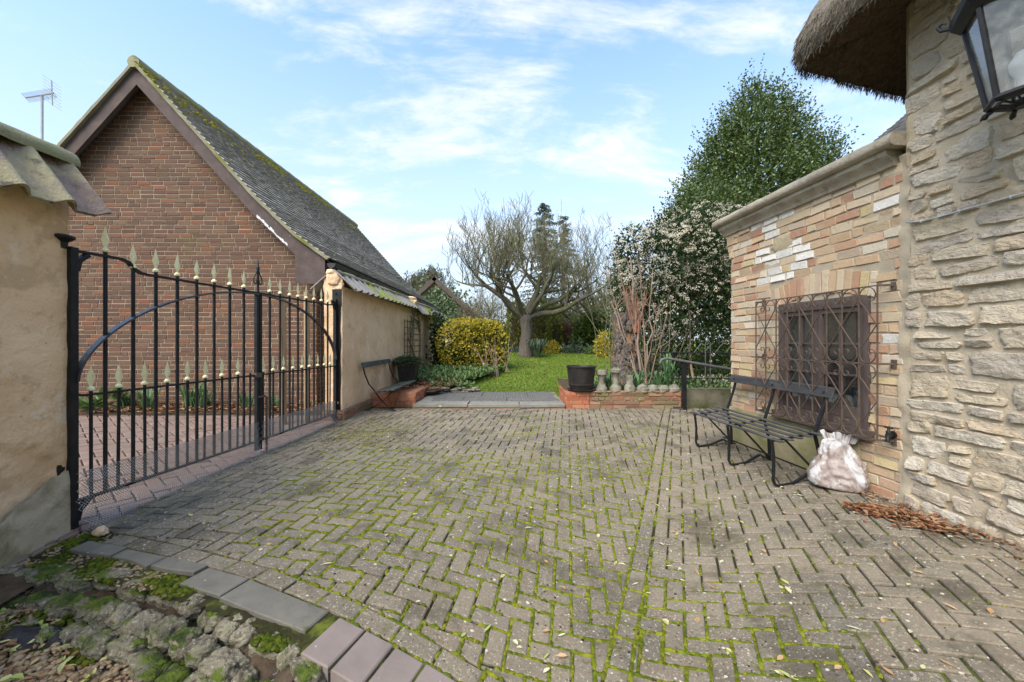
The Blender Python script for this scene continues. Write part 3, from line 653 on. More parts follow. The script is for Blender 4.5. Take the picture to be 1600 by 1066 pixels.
stuff(mb, 'bed_leaves', surf('bed_leaf', [(.4, .4, .15), (.3, .16, .08)], 3, isl=[(.42, .42, .14), (.30, .15, .08), (.24, .11, .06), (.5, .5, .22), (.30, .36, .1), (.22, .15, .09), (.42, .3, .16)], islmix=.9, bump=0, trans=.1), 'lime green and brown leaves fallen among the gravel', 'fallen leaves')
mb = MB()
for k in range(1500):
    y = RN.uniform(1.35, 2.1); x = RN.uniform(-2.6, -.9)
    if not inbed(x, y) or nz(x * 4 + 9, y * 4) < .12: continue
    mb.rock((x, y, bedz(x, y) + .008), (RN.uniform(.012, .028), RN.uniform(.012, .022), RN.uniform(.008, .016)), seed=k, nu=6, nv=4, amp=.3)
stuff(mb, 'bed_moss', M['dark_moss'], 'olive moss patches creeping over the gravel bed', 'moss', 180)
for i, q in enumerate(SH):
    mb = MB()
    def fsh(a, b, q=q, i=i):
        an = a * 2 * math.pi; r = b * (1 + .25 * nz(math.cos(an) * 1.5 + i * 9, math.sin(an) * 1.5))
        x = q.x + math.cos(an) * r * .235; y = q.y + math.sin(an) * r * (.10 if i else .085)
        z = bedz(x, y) + .03 * (1 - b) + .022 * abs(nz(x * 11 + i, y * 15)) + .012 * b + (.035 * math.exp(-((a - .3) / .12) ** 2) * b if i else 0)
        return V((x, y, z))
    mb.grid(fsh, 48, 14)
    o = mb.build('weed_sheet', M['black_sheet'], origin=q, smooth=180)
    tag(o, ('flat torn flap of black weed sheet half buried in the gravel' if i == 0 else 'crumpled raised fold of black weed sheet close to the mossy rocks'), 'weed sheet')
mb = MB(); mb2 = MB()
for k in range(2600):
    y = RN.uniform(1.9, 2.62); x = RN.uniform(-2.88, -1.6); q = (V((x, y)) - A2).dot(cn)
    if not (.0 < q < .5) or (V((x, y)) - A2).dot(cd) > -.1 and q < .2: continue
    z = (g(x, y) - .018) if q < .34 else bedz(x, y) + .03
    if nz(x * 5, y * 5) > .14:
        mb2.rock((x, y, z + .004), (RN.uniform(.008, .02), RN.uniform(.008, .018), RN.uniform(.006, .014)), seed=k, nu=6, nv=4, amp=.3)
    else:
        r = RN.uniform(.003, .010); mb.add([V((x, y, z + r * .3)) + V((w_.x * r * 1.3, w_.y * r, w_.z * r * .7)) for w_ in IV], IF_)
for k in range(2200):
    a_ = RN.random() * 5.999; i_ = min(int(a_), 5); q = FT[i_].lerp(FT[i_ + 1], a_ - i_) + V((cn.x, cn.y, 0)) * RN.uniform(.12, .30)
    b_ = RN.random(); x, y = q.x, q.y; b_ = clamp(((V((x, y)) - V((FT[i_].lerp(FT[i_ + 1], a_ - i_).x, FT[i_].lerp(FT[i_ + 1], a_ - i_).y))).dot(cn) + .2) / .36)
    z = -.185 + .07 * math.sin(math.pi * b_) + .03 * nz(x * 9, y * 9) + .015 * nz(x * 25, y * 25)
    if nz(x * 6 + 3, y * 6) > .22: mb2.rock((x, y, z + .004), (RN.uniform(.008, .022), RN.uniform(.008, .018), RN.uniform(.006, .014)), seed=k, nu=6, nv=4, amp=.3)
    else: r = RN.uniform(.003, .012); mb.add([V((x, y, z + r * .3)) + V((w_.x * r * 1.3, w_.y * r, w_.z * r * .7)) for w_ in IV], IF_)
stuff(mb, 'grit', M['pebble'], 'fine grit and crumbs between the rendered wall and the edging rocks', 'grit', 180)
stuff(mb2, 'wall_foot_moss', M['dark_moss'], 'moss spreading over the soil at the foot of the left wall end', 'moss', 180)
# mesh grating at the very front
gp = at(515, 1050, 1.66)
gr = thing('metal_grating', 'small expanded metal drain grating beside the purple coping blocks', 'grating', (gp.x, gp.y, gp.z - .12))
mb = MB(); wv = cd; un = cn; o0 = A2 + cd * .985 + cn * .36
def gpnt(a, b, z=0.0): q = o0 + wv * a + un * b; return V((q.x, q.y, g(q.x, q.y) - .07 + z))
for k in range(-14, 22):
    s0, s1 = k * .028, k * .028 + .16
    for sg in (1, -1):
        pts = []
        for t in range(9):
            b = .3 * t / 8; a = k * .028 + (b * .55 if sg > 0 else .165 - b * .55)
            if 0 <= a <= .52: pts.append(gpnt(a, b))
        if len(pts) > 1: mb.tube(pts, 1, rect=(.004, .006))
mb.build('mesh', M['wire'], gr)
mb = MB(); mb.obox(gpnt(-.02, -.01, -.035), gpnt(.54, -.01, -.035) - gpnt(-.02, -.01, -.035), gpnt(-.02, .31, -.035) - gpnt(-.02, -.01, -.035), V((0, 0, .015)))
mb.build('tray', surf('grey_wet_slab', [(.16, .17, .18), (.24, .25, .26)], 8), gr)
for k, (px_, py_, Y) in enumerate(((558, 1045, 1.62),)):
    c = at(px_, py_, Y)
mb = MB(); c = at(157, 836, 2.53); mb.rock((c.x, c.y, g(c.x, c.y) + .022), (.042, .03, .03), seed=4.2, nu=16, nv=10, amp=.4)
tag(mb.build('loose_stone', surf('orange_stone', [(.5, .33, .19), (.62, .47, .32)], 20, bump=.5), origin=(c.x, c.y, g(c.x, c.y)), smooth=40), 'small orange stone lying loose at the foot of the black gate post', 'stone')

# ---------------------------------------------------------------- step, garden ground
mb = MB(); mb.obox((-1.68, 6.72, -.03), (2.57, 0, 0), (0, .08, 0), (0, 0, .155)); struct(mb, 'garden_step', M['oldbrick'])
mb = MB()
for (x0, x1, y0, y1) in ((-1.66, -.75, 6.70, 7.1), (-.74, .12, 6.705, 7.1), (.13, .89, 6.70, 7.1), (-1.66, -.9, 7.11, 7.62), (-.89, -.1, 7.11, 7.6), (-.09, .89, 7.11, 7.62), (-1.66, -.6, 7.63, 8.4), (-.59, .3, 7.63, 8.4), (.31, .89, 7.62, 8.4)):
    paver(mb, [V((x0, y0)), V((x1, y0)), V((x1, y1)), V((x0, y1))], gap=.004, hf=lambda x, y: .135, keep=False, th=.05)
struct(mb, 'step_paving', M['kerb_tread'])
mb = MB()
for sg in (1, -1):
    for k in range(-20, 64):
        pts = []
        for t in range(13):
            b = t / 12; y = 7.0 + 1.3 * b; x = -1.6 + k * .095 + (b * 1.3 * .75 if sg > 0 else 1 - b * 1.3 * .75)
            if -1.5 < x < .86: pts.append(V((x, y, .146 + .004 * nz(x * 5, y * 5))))
        if len(pts) > 1: mb.tube(pts, .0032, 3)
tag(mb.build('wire_netting', M['rail'], origin=(-.4, 7.6, .145)), 'diamond wire netting laid flat over the slabs of the garden step', 'wire netting')

mb = MB()
mb.grid(lambda a, b: (lambda x, y: V((x, y, zl(x, y) - .015)))(lerp(-2.4, 15, a), lerp(8.3, 46, b ** 1.5)), 90, 90)
def skirt(x0, y0, x1, y1):
    mb.grid(lambda a, b: (lambda x, y: V((x, y, lerp(-.6, zl(x, y) - .015, b))))(lerp(x0, x1, a), lerp(y0, y1, a)), 40, 1)
skirt(-2.4, 8.3, 15, 8.3)
mb.grid(lambda a, b: (lambda x, y: V((x, y, zl(x, y) - .03)))(lerp(-40, -2.4, a), lerp(16, 60, b)), 20, 20)
struct(mb, 'lawn', M['lawn'], 180)
# raised beds either side of the step
mb = MB()
mb.grid(lambda a, b: (lambda x, y: V((x, y, .30 + .04 * nz(x * 2, y * 2) + .055 * (y - 6.9))))(lerp(.95, 9, a), lerp(6.9, 8.6, b)), 40, 14)
mb.grid(lambda a, b: (lambda x, y: V((x, y, .20 + .05 * nz(x * 2.5, y * 2.5) + .085 * (y - 7.7) - .03 * b)))(lerp(-2.5, lerp(-1.5, -.15, b), a), lerp(7.7, 11.4, b)), 40, 30)
struct(mb, 'flower_bed_soil', M['soil'], 180)
mb = MB()
for k in range(52000):
    y = 8.32 + 7.0 * RN.random() ** 1.4; x = RN.uniform(-1.9, 4.2)
    if x < -1.5 + 1.3 * clamp((y - 7.8) / 3.6) + .15 * nz(y * 3, 1): continue
    z = zl(x, y) - .012; h = RN.uniform(.018, .042) * (1.3 if nz(x * 2, y * 2) > .2 else 1); a = RN.uniform(0, 6.28); w = RN.uniform(.006, .012)
    dx, dy = math.cos(a) * w, math.sin(a) * w; lx, ly = RN.gauss(0, .018), RN.gauss(0, .018)
    mb.add([(x - dx, y - dy, z), (x + dx, y + dy, z), (x + lx, y + ly, z + h)], [(0, 1, 2)])
stuff(mb, 'grass', M['grass'], 'bright mown lawn grass rising towards the apple tree', 'grass')
mb = MB()
for k in range(170):
    y = 8.4 + 5 * RN.random(); x = RN.uniform(-1.2, 3.5)
    flat_leaf(mb, x, y, zl(x, y) + .02, RN.uniform(.04, .09), RN.uniform(.025, .05), .8)
for k in range(900):
    y = RN.uniform(7.75, 9.3); x = RN.uniform(-2.4, -.6)
    if x > -1.5 + 1.4 * clamp((y - 7.8) / 3.6) + .1: continue
    flat_leaf(mb, x, y, .24 + .085 * (y - 7.7) + RN.random() * .03, RN.uniform(.04, .08), RN.uniform(.025, .045), 1)
stuff(mb, 'garden_leaves', M['litter'], 'russet dead leaves strewn over the flower bed and lawn', 'dead leaves')
# ================================================================ walls and buildings
def orient(P):
    a, b, c = P(1, 0, 0) - P(0, 0, 0), P(0, 1, 0) - P(0, 0, 0), P(0, 0, 1) - P(0, 0, 0)
    return a.cross(b).dot(c) > 0
def brick_at(mb, P, s0, s1, z0, z1, proud=.008, jit=.002, rot=0.0, pos=True):
    cs, cz = (s0 + s1) / 2, (z0 + z1) / 2
    pr = proud + RN.gauss(0, jit * .8); sk = RN.gauss(0, jit * .8)
    base = [(s0, z0), (s1, z0), (s1, z1), (s0, z1)]
    if rot:
        ca, sa = math.cos(rot), math.sin(rot)
        base = [(cs + (a - cs) * ca - (b - cz) * sa, cz + (a - cs) * sa + (b - cz) * ca) for a, b in base]
    base = [(a + RN.gauss(0, jit), b + RN.gauss(0, jit)) for a, b in base]
    ins = [(a + (.004 if a < cs else -.004), b + (.0035 if b < cz else -.0035)) for a, b in base]
    vs = [P(a, b, -.01) for a, b in base] + [P(a, b, pr - .004) for a, b in base] + [P(a, b, pr + (sk if k < 2 else -sk)) for k, (a, b) in enumerate(ins)]
    fs = [(8, 9, 10, 11)]
    for k in range(4):
        q = (k + 1) % 4; fs += [(k, q, 4 + q, 4 + k), (4 + k, 4 + q, 8 + q, 8 + k)]
    if not pos: fs = [f[::-1] for f in fs]
    mb.add(vs, fs)
def brick_rows(mb, P, s0, s1, z0, z1, L=.222, hc=.075, gap=.011, proud=.008, jit=.002, span=None, holes=(), bond='flemish', mi=None, skip=None):
    pos = orient(P); n = int(round((z1 - z0) / hc)); hc = (z1 - z0) / n; hw = L / 2
    for r in range(n):
        za, zb = z0 + r * hc, z0 + (r + 1) * hc; zm = (za + zb) / 2
        a, b = (s0, s1) if span is None else span(zm)
        s = s0 - RN.uniform(.0, .3) - (hw if r % 2 else 0); k = 0
        wob = 0
        while s < b:
            if bond == 'flemish': l = L if (k + r) % 2 else hw
            elif bond == 'english': l = L if r % 3 else hw
            else: l = L if RN.random() > .18 else hw
            l *= RN.uniform(.97, 1.03)
            segs = [(max(s, a), min(s + l - gap, b))]
            for (h0, h1, y0, y1) in holes:
                if zb - .02 > y0 and za + .02 < y1:
                    o = []
                    for (u, v) in segs:
                        if v <= h0 or u >= h1: o.append((u, v))
                        else:
                            if u < h0: o.append((u, h0))
                            if v > h1: o.append((h1, v))
                    segs = o
            for (u, v) in segs:
                if v - u < .028: continue
                if skip and skip((u + v) / 2, zm): continue
                if mi: mb.mi = mi((u + v) / 2, zm)
                brick_at(mb, P, u, v, za + gap / 2, zb - gap / 2, proud, jit, pos=pos)
            s += l; k += 1
    mb.mi = 0
def slab_plane(mb, P, s0, s1, z0, z1, off=0.0, holes=(), nu=1, nv=1, amp=0.0):
    """plane in wall coordinates with rectangular holes left open"""
    ss = sorted({s0, s1, *[h[0] for h in holes], *[h[1] for h in holes]}); zs = sorted({z0, z1, *[h[2] for h in holes], *[h[3] for h in holes]})
    pos = orient(P)
    for i in range(len(ss) - 1):
        for j in range(len(zs) - 1):
            cs, cz = (ss[i] + ss[i + 1]) / 2, (zs[j] + zs[j + 1]) / 2
            if any(h[0] < cs < h[1] and h[2] < cz < h[3] for h in holes): continue
            def f(a, b, i=i, j=j):
                s, z = lerp(ss[i], ss[i + 1], a), lerp(zs[j], zs[j + 1], b)
                return P(s, z, off + (amp * noise.noise(V((s * 9, z * 9, 3))) if amp else 0))
            k0 = len(mb.f)
            mb.grid(f, nu, nv)
            if not pos:
                for k in range(k0, len(mb.f)): mb.f[k] = mb.f[k][::-1]

# ---------------------------------------------------------------- stone house on the right
house = thing('stone_house', 'cream rubble stone house wall with thatched roof at the right edge', 'house', RW.pt(-1.5, 0))
PR = lambda s, z, o: RW.pt(s, z, o)
def stone(mb, P, s0, s1, z0, z1, depth, seed):
    nu, nv = max(8, int((s1 - s0) / .014)), max(6, int((z1 - z0) / .013))
    nu, nv = min(nu, 26), min(nv, 16)
    cs, cz = (s0 + s1) / 2, (z0 + z1) / 2; hs, hz = (s1 - s0) / 2, (z1 - z0) / 2
    sk = RN.gauss(0, .14); sk2 = RN.gauss(0, .05); tu, tv = RN.gauss(0, 1), RN.gauss(0, 1); pos = orient(P)
    def f(a, b):
        u, v = a * 2 - 1, b * 2 - 1
        m = max(abs(u), abs(v)); r = math.hypot(u, v) or 1
        k = lerp(1, m / r, .24 if hs > hz * 1.4 else .42) * (1 + .16 * noise.noise(V((u * 1.3 + seed, v * 1.3, seed * .7))) + .10 * noise.noise(V((u * 4 + seed, v * 4, 9))))
        s = cs + u * k * hs + sk2 * v * hs; z = cz + v * k * hz + sk * u * hz
        e = 1 - m ** 9
        d = depth * (.55 + .45 * e) + (tu * u + tv * v) * .007 if m < .999 else -.03
        d += (.012 * noise.noise(V((s * 11, z * 17, seed))) + .010 * abs(noise.noise(V((s * 22 + z * 9, z * 48, seed)))) - .007 + .006 * noise.noise(V((s * 60, z * 90, seed)))) * (e > .05)
        return P(s, z, d)
    k0 = len(mb.f); mb.grid(f, nu, nv)
    if not pos:
        for k in range(k0, len(mb.f)): mb.f[k] = mb.f[k][::-1]
mb = MB(); z = -.22; row = 0
SMAX = -2.9
while z < 4.6:
    h = RN.choice((.085, .10, .115, .13, .15, .175)) ; s = RN.uniform(-.04, .03); wv = RN.uniform(0, 9)
    while s > SMAX:
        w = RN.choice((RN.uniform(.11, .2), RN.uniform(.2, .36), RN.uniform(.26, .42))) * (1.1 if h < .11 else .9)
        zz = .02 * nz(s * 1.4, wv); gapm = RN.uniform(.002, .010)
        if h > .13 and RN.random() < .35:
            hh = h * RN.uniform(.4, .6)
            stone(mb, PR, s - w, s - gapm, z + zz, z + zz + hh - .004, RN.uniform(.022, .04), RN.random() * 50)
            stone(mb, PR, s - w * RN.uniform(.75, 1), s - gapm, z + zz + hh + .004, z + zz + h - .012, RN.uniform(.02, .04), RN.random() * 50)
        else:
            stone(mb, PR, s - w, s - gapm, z + zz, z + zz + h + RN.uniform(-.006, .006), RN.uniform(.020, .040), RN.random() * 50)
        s -= w
    z += h; row += 1
wall = mb.build('rubble_wall', M['stone'], house, smooth=50)
mb = MB()
slab_plane(mb, PR, -4.6, .0, -.3, 4.7, .006, nu=180, nv=200, amp=.011)
# return of the wall round its far corner
pe = lambda s, z, o: RW.pt(0.0 + o, z, -s)
slab_plane(mb, pe, -.02, 3.5, 2.5, 4.7, 0.0, nu=60, nv=40, amp=.01)
slab_plane(mb, lambda s, z, o: RW.pt(-4.6 - o, z, -s), 0, 6, -.3, 4.7, 0)
mb.build('mortar', M['mortar'], wall, smooth=180)
# thatched roof: hip corner with thick eaves
mb = MB(); EZ = 3.54
c0 = V((2.40, 3.42)); e1 = V((.0849, -.9964)); e2 = V((.96, .28)).normalized()
def eave(t):                      # plan position along the eave, t<0 along the side, t>0 along the end, rounded corner
    rr = .22
    if t <= -rr: return c0 + e1 * (-t)
    if t >= rr: return c0 + e2 * t
    k = (t + rr) / (2 * rr); a = c0 + e1 * rr; b = c0 + e2 * rr
    return a * (1 - k) ** 2 + c0 * 2 * k * (1 - k) + b * k * k
def inward(t): 
    a, b = -e1, e2
    n1 = V((e1.y, -e1.x)); n1 = n1 if n1.x > 0 else -n1
    n2 = V((e2.y, -e2.x)); n2 = n2 if n2.y < 0 else -n2
    k = clamp((t + .3) / .6); return (n1 * (1 - k) + n2 * k).normalized()
RSLOPE = [(0.0, 0.0), (-.045, .10), (-.03, .22), (.05, .38), (.28, .70), (.62, 1.12), (1.1, 1.7), (1.7, 2.4)]
def thf(a, b):
    t = lerp(-3.6, 3.2, a); k = b * (len(RSLOPE) - 1); i = min(int(k), len(RSLOPE) - 2); q = k - i
    o = lerp(RSLOPE[i][0], RSLOPE[i + 1][0], q); z = lerp(RSLOPE[i][1], RSLOPE[i + 1][1], q)
    p = eave(t) + inward(t) * o
    w = .02 * noise.noise(V((t * 3, z * 3, 0))) + .012 * noise.noise(V((t * 14, z * 6, 2)))
    p = p - inward(t) * w
    return V((p.x, p.y, EZ + z + .02 * nz(t * 2, 5)))
mb.grid(thf, 160, 42)
roof = mb.build('thatched_roof', M['thatch'], house, smooth=180)
mb = MB()
def thu(a, b):
    t = lerp(-3.6, 3.2, a); p = eave(t) + inward(t) * (b * .75)
    return V((p.x, p.y, EZ + .02 * nz(t * 2, 5) + .28 * b ** 1.5 + .018 * noise.noise(V((t * 12, b * 6, 1))) - .004))
mb.grid(lambda a, b: thu(1 - a, b), 160, 14)
mb.build('eave_underside', M['thatch_under'], roof, smooth=180)
mb = MB()
for k in range(9000):             # straw ends
    t = RN.uniform(-1.2, 2.4); b = RN.random()
    if b < .35:
        p = thu((t + 3.6) / 6.8, RN.random() ** 2 * .9); d = V((inward(t).x * -.5, inward(t).y * -.5, -.75)) + V((RN.gauss(0, .3), RN.gauss(0, .3), RN.gauss(0, .2)))
        l = RN.uniform(.02, .05)
    else:
        p = thf((t + 3.6) / 6.8, RN.random() ** 1.3 * .62); d = V((-inward(t).x * .35, -inward(t).y * .35, -1)) + V((RN.gauss(0, .25), RN.gauss(0, .25), RN.gauss(0, .1)))
        l = RN.uniform(.03, .09)
    mb.leaf(p, d, V((RN.gauss(0, 1), RN.gauss(0, 1), 0)), l, RN.uniform(.004, .008))
mb.build('straw_ends', M['thatch'], roof)['kind'] = 'stuff'
for (t, a) in ((-.1, .3), (.12, .25), (.9, .1), (1.4, -.1)):
    mb = MB(); p = thu((t + 3.6) / 6.8, 0); mb.tube([p + V((0, 0, .16)), p + V((.01, 0, -.07))], .006, 5); mb.build('spar', M['crumb'], roof)
for (t, a) in ((.4, .3), (.8, .2), (1.1, .4)):
    mb = MB(); p = thu((t + 3.6) / 6.8, .06); q = thu((t + .1 + 3.6) / 6.8, .03); mb.tube([p + V((0, 0, -.012)), q + V((0, 0, -.018))], .005, 5); mb.build('spar', M['crumb'], roof)
mb = MB(); cpts = []
for (px_, py_) in ((1417, 348), (1440, 346), (1465, 340), (1500, 330), (1540, 319), (1580, 308), (1620, 297), (1700, 275)):
    s_, z_ = RW.sz(px_, py_, .05); cpts.append(RW.pt(s_, z_, .055))
mb.tube(cpts, .0055, 6)
for k in (1, 3, 5): mb.tube([cpts[k] + V((0, 0, .01)), cpts[k] - V((0, 0, .012))], .008, 5)
tag(mb.build('cable', M['lead'], origin=cpts[3], smooth=180), 'thin grey cable clipped across the cream stone wall', 'cable')

# ---------------------------------------------------------------- brick lean-to
LEN = RW.st(1143) ; BT = 2.56
ws1, wz0 = RW.sz(1219, 645); ws0, wz1 = RW.sz(1359.5, 463); wz0 = .475; wz1 = 1.565
lean = thing('brick_outbuilding', 'low lean-to of mottled yellow and orange brick with stone coping', 'outbuilding', RW.pt(1.0, 0))
hole = [(ws0, ws1, wz0, wz1)]
PL = lambda s, z, o: RW.pt(s, z, o)
mb = MB()
SA0, SA1 = ws0 - .05, ws1 + .05         # soldier arch above the window
def arch_low(s): u = (s - (ws0 + ws1) / 2) / ((ws1 - ws0) / 2); return wz1 + .10 - .085 * u * u
def in_arch(s, z): return SA0 - .06 < s < SA1 + .06 and arch_low(clamp(s, ws0, ws1)) - .11 < z < arch_low(clamp(s, ws0, ws1)) + .215
def patch(s, z): return nz(s * 2.2 + 4, z * 3.2) * .8 + math.exp(-((s - 1.35) / .38) ** 2 - ((z - 2.28) / .16) ** 2) + .4 * nz(s * 9, z * 9) * .4
def skipf(s, z): return in_arch(s, z) or (z > 2.0 and patch(s, z) > .72)
def mif(s, z): return 1 if (z > 1.75 and RN.random() < .62 * math.exp(-((s - 1.35) / .45) ** 2 - ((z - 2.05) / .2) ** 2) + .10 * (z > 2.0)) or RN.random() < .02 else 0
brick_rows(mb, PL, .045, LEN, -.12, BT, L=.218, hc=.081, gap=.014, jit=.0042, proud=.010, holes=hole + [(.37, LEN + 1, -.2, .36)], bond='mixed', mi=mif, skip=skipf)
nb = 15
for k in range(nb):
    s = lerp(SA0 - .02, SA1 + .02, (k + .5) / nb); u = (k + .5) / nb * 2 - 1; zb = arch_low(clamp(s, ws0, ws1)) - .02
    brick_at(mb, PL, s - .031, s + .031, zb, zb + .20, .011, .004, rot=-u * .16, pos=orient(PL))
# stepped corbel at the far top corner
for (z0, z1, d) in ((2.24, 2.32, .03), (2.33, 2.40, .055), (2.41, 2.55, .08)):
    brick_at(mb, PL, LEN - .05, LEN + d, z0, z1, .012, .003, pos=orient(PL))
PE = lambda s, z, o: RW.pt(LEN + o, z, -s)
brick_rows(mb, PE, 0, 1.6, -.12, BT, hc=.0785, gap=.013, jit=.003, bond='mixed')
wl = mb.build('brick_wall', [M['brick'], M['brick_white']], lean)
mb = MB()
slab_plane(mb, PL, .0, LEN - .002, -.3, BT, .002, holes=hole, nu=40, nv=40, amp=.004)
slab_plane(mb, PE, .0, 1.6, -.3, BT, -.002)
for (a, b) in (((ws0, wz0), (ws0, wz1)), ((ws1, wz0), (ws1, wz1)), ((ws0, wz1), (ws1, wz1))):
    p, q = RW.pt(a[0], a[1], .0), RW.pt(b[0], b[1], .0); nin = RW.pt(0, 0, -.2) - RW.pt(0, 0, 0)
    mb.add([p, q, q + nin, p + nin], [(0, 1, 2, 3)])
slab_plane(mb, PL, -.02, .058, -.3, 2.6, .010, nu=8, nv=120, amp=.022)
mb.build('mortar', M['mortar_lt'], wl, smooth=60)
mb = MB()                               # smeared mortar patch
def fp(a, b):
    s, z = lerp(.55, LEN - .02, a), lerp(1.95, 2.55, b)
    return PL(s, z, -.012 + .026 * sstep(.45, .85, patch(s, z) + .12 * nz(s * 25, z * 25)) + .004 * nz(s * 30, z * 30))
mb.grid(fp, 120, 60)
mb.build('mortar_patch', surf('smeared_sand_mortar', [(.31, .25, .155), (.43, .355, .235)], 5, bump=.6, bscale=60), wl, smooth=180)
mb = MB()
slab_plane(mb, PL, .37, LEN + .01, -.3, .36, .024, nu=60, nv=16, amp=.007)
mb.obox(PL(.37, -.3, 0), PL(.37, -.3, .024) - PL(.37, -.3, 0), V((0, 0, .66)), PL(.372, 0, 0) - PL(.37, 0, 0))
mb.obox(PL(.37, .355, -.01), PL(.37, .355, .03) - PL(.37, .355, 0), V((0, 0, .02)), PL(LEN + .01, 0, 0) - PL(.37, 0, 0))
mb.build('rendered_plinth', M['plinth'], lean, smooth=60)
def moulding(mb, prof, s0, s1, n=30, amp=.004):
    def f(a, b):
        k = b * (len(prof) - 1); i = min(int(k), len(prof) - 2); q = k - i
        o, z = lerp(prof[i][0], prof[i + 1][0], q), lerp(prof[i][1], prof[i + 1][1], q); s = lerp(s0, s1, a)
        w = amp * noise.noise(V((s * 7, z * 20, o * 20)))
        return RW.pt(s, z + w, o + w)
    mb.grid(f, n, (len(prof) - 1) * 2)
    for s in (s0, s1):
        mb.add([RW.pt(s, z, o) for o, z in prof], [tuple(range(len(prof)))])
mb = MB()
moulding(mb, [(-.3, 2.655), (.125, 2.655), (.15, 2.67), (.16, 2.70), (.15, 2.735), (.12, 2.755), (-.3, 2.775)], .0, LEN + .17, 60)
moulding(mb, [(0, 2.535), (.035, 2.54), (.05, 2.575), (.105, 2.62), (.105, 2.652), (-.05, 2.652)], .075, LEN + .12, 60)
mb.build('stone_coping', M['coping'], lean, smooth=50)
mb = MB(); mb.obox(RW.pt(.0, 2.64, -.25), RW.pt(LEN, 0, 0) - RW.pt(0, 0, 0), RW.pt(0, 0, -1.9) - RW.pt(0, 0, 0), V((0, 0, .06)))
mb.build('flat_roof', M['crumb'], lean)
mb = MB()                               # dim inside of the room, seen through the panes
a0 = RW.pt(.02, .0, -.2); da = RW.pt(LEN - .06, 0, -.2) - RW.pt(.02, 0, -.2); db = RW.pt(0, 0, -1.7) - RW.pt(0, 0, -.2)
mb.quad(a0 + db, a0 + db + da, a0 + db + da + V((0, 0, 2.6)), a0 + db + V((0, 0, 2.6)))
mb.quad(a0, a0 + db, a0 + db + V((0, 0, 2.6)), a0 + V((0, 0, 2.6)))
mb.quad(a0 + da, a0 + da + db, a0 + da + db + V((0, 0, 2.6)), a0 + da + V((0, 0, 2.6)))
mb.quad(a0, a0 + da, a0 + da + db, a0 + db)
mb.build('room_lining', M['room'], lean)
win = MB()
def bar(mb, s0, s1, z0, z1, o0, o1): mb.obox(RW.pt(s0, z0, o0), RW.pt(s1, 0, 0) - RW.pt(s0, 0, 0), RW.pt(0, 0, o1) - RW.pt(0, 0, o0), V((0, 0, z1 - z0)))
fw = .055
bar(win, ws0 - .01, ws0 + fw, wz0, wz1 + .02, -.07, .012); bar(win, ws1 - fw, ws1 + .01, wz0, wz1 + .02, -.07, .012)
bar(win, ws0 + fw, ws1 - fw, wz1 - .07, wz1 + .02, -.069, .013); bar(win, ws0 + fw, ws1 - fw, wz0, wz0 + .06, -.07, .012)
sm = lerp(ws0, ws1, .52)
wo = win.build('window', M['brown_wood'], lean)
for (a, b) in ((ws0 + fw + .003, sm - .002), (sm + .002, ws1 - fw - .003)):
    f = MB(); z0, z1 = wz0 + .063, wz1 - .073; st = .042
    bar(f, a, a + st, z0, z1, -.05, .0); bar(f, b - st, b, z0, z1, -.05, .0); bar(f, a + st, b - st, z1 - st, z1, -.049, .001); bar(f, a + st, b - st, z0, z0 + .095, -.049, .001)
    m_ = (a + b) / 2
    bar(f, m_ - .010, m_ + .010, z0 + .095, z1 - st, -.04, -.006)
    for q in (1, 2):
        zz = lerp(z0 + .095, z1 - st, q / 3)
        bar(f, a + st, m_ - .010, zz - .009, zz + .009, -.04, -.008); bar(f, m_ + .010, b - st, zz - .009, zz + .009, -.04, -.008)
    f.build('casement', M['brown_wood'], wo)
    f = MB(); bar(f, a + st, b - st, z0 + .095, z1 - st, -.028, -.025); f.build('pane', M['pane'], wo)
f = MB(); bar(f, ws0 - .05, ws1 + .03, wz0 - .075, wz0 - .002, -.06, .075); f.build('sill', M['brown_wood'], wo)
# a few things on the sill inside
mb = MB(); c = RW.pt(ws0 + .30, wz0 + .09, -.22)
mb.rock((c.x, c.y, c.z + .08), (.05, .06, .09), seed=3, nu=14, nv=9); mb.lathe([(.03, .15), (.032, .19), (0, .2)], c, 10)
tag(mb.build('pale_jug', M['white_paint'], origin=c, smooth=180), 'pale rounded jug standing inside the brown window', 'jug')
mb = MB(); c = RW.pt(ws0 + .14, wz0 + .18, -.20); mb.obox(c, RW.pt(.10, 0, -.05) - RW.pt(0, 0, 0), V((0, 0, .16)), RW.pt(0, 0, .012) - RW.pt(0, 0, 0) + V((0, 0, .02)))
tag(mb.build('white_box', M['white_paint'], origin=c), 'white folded paper standing behind the lower right window pane', 'paper')
mb = MB(); c = RW.pt(ws1 - .10, 0, -.12)
def cur(a, b): return RW.pt(lerp(ws1 - .25, ws1 - .03, a), lerp(wz0 + .1, wz1 - .05, b), -.13 + .02 * math.sin(a * 22))
mb.grid(cur, 40, 4)
tag(mb.build('net_curtain', surf('grey_net_curtain', [(.42, .44, .46), (.55, .57, .59)], 8, bump=0), origin=c, smooth=180), 'grey curtain hanging behind the far side of the brown window', 'curtain')

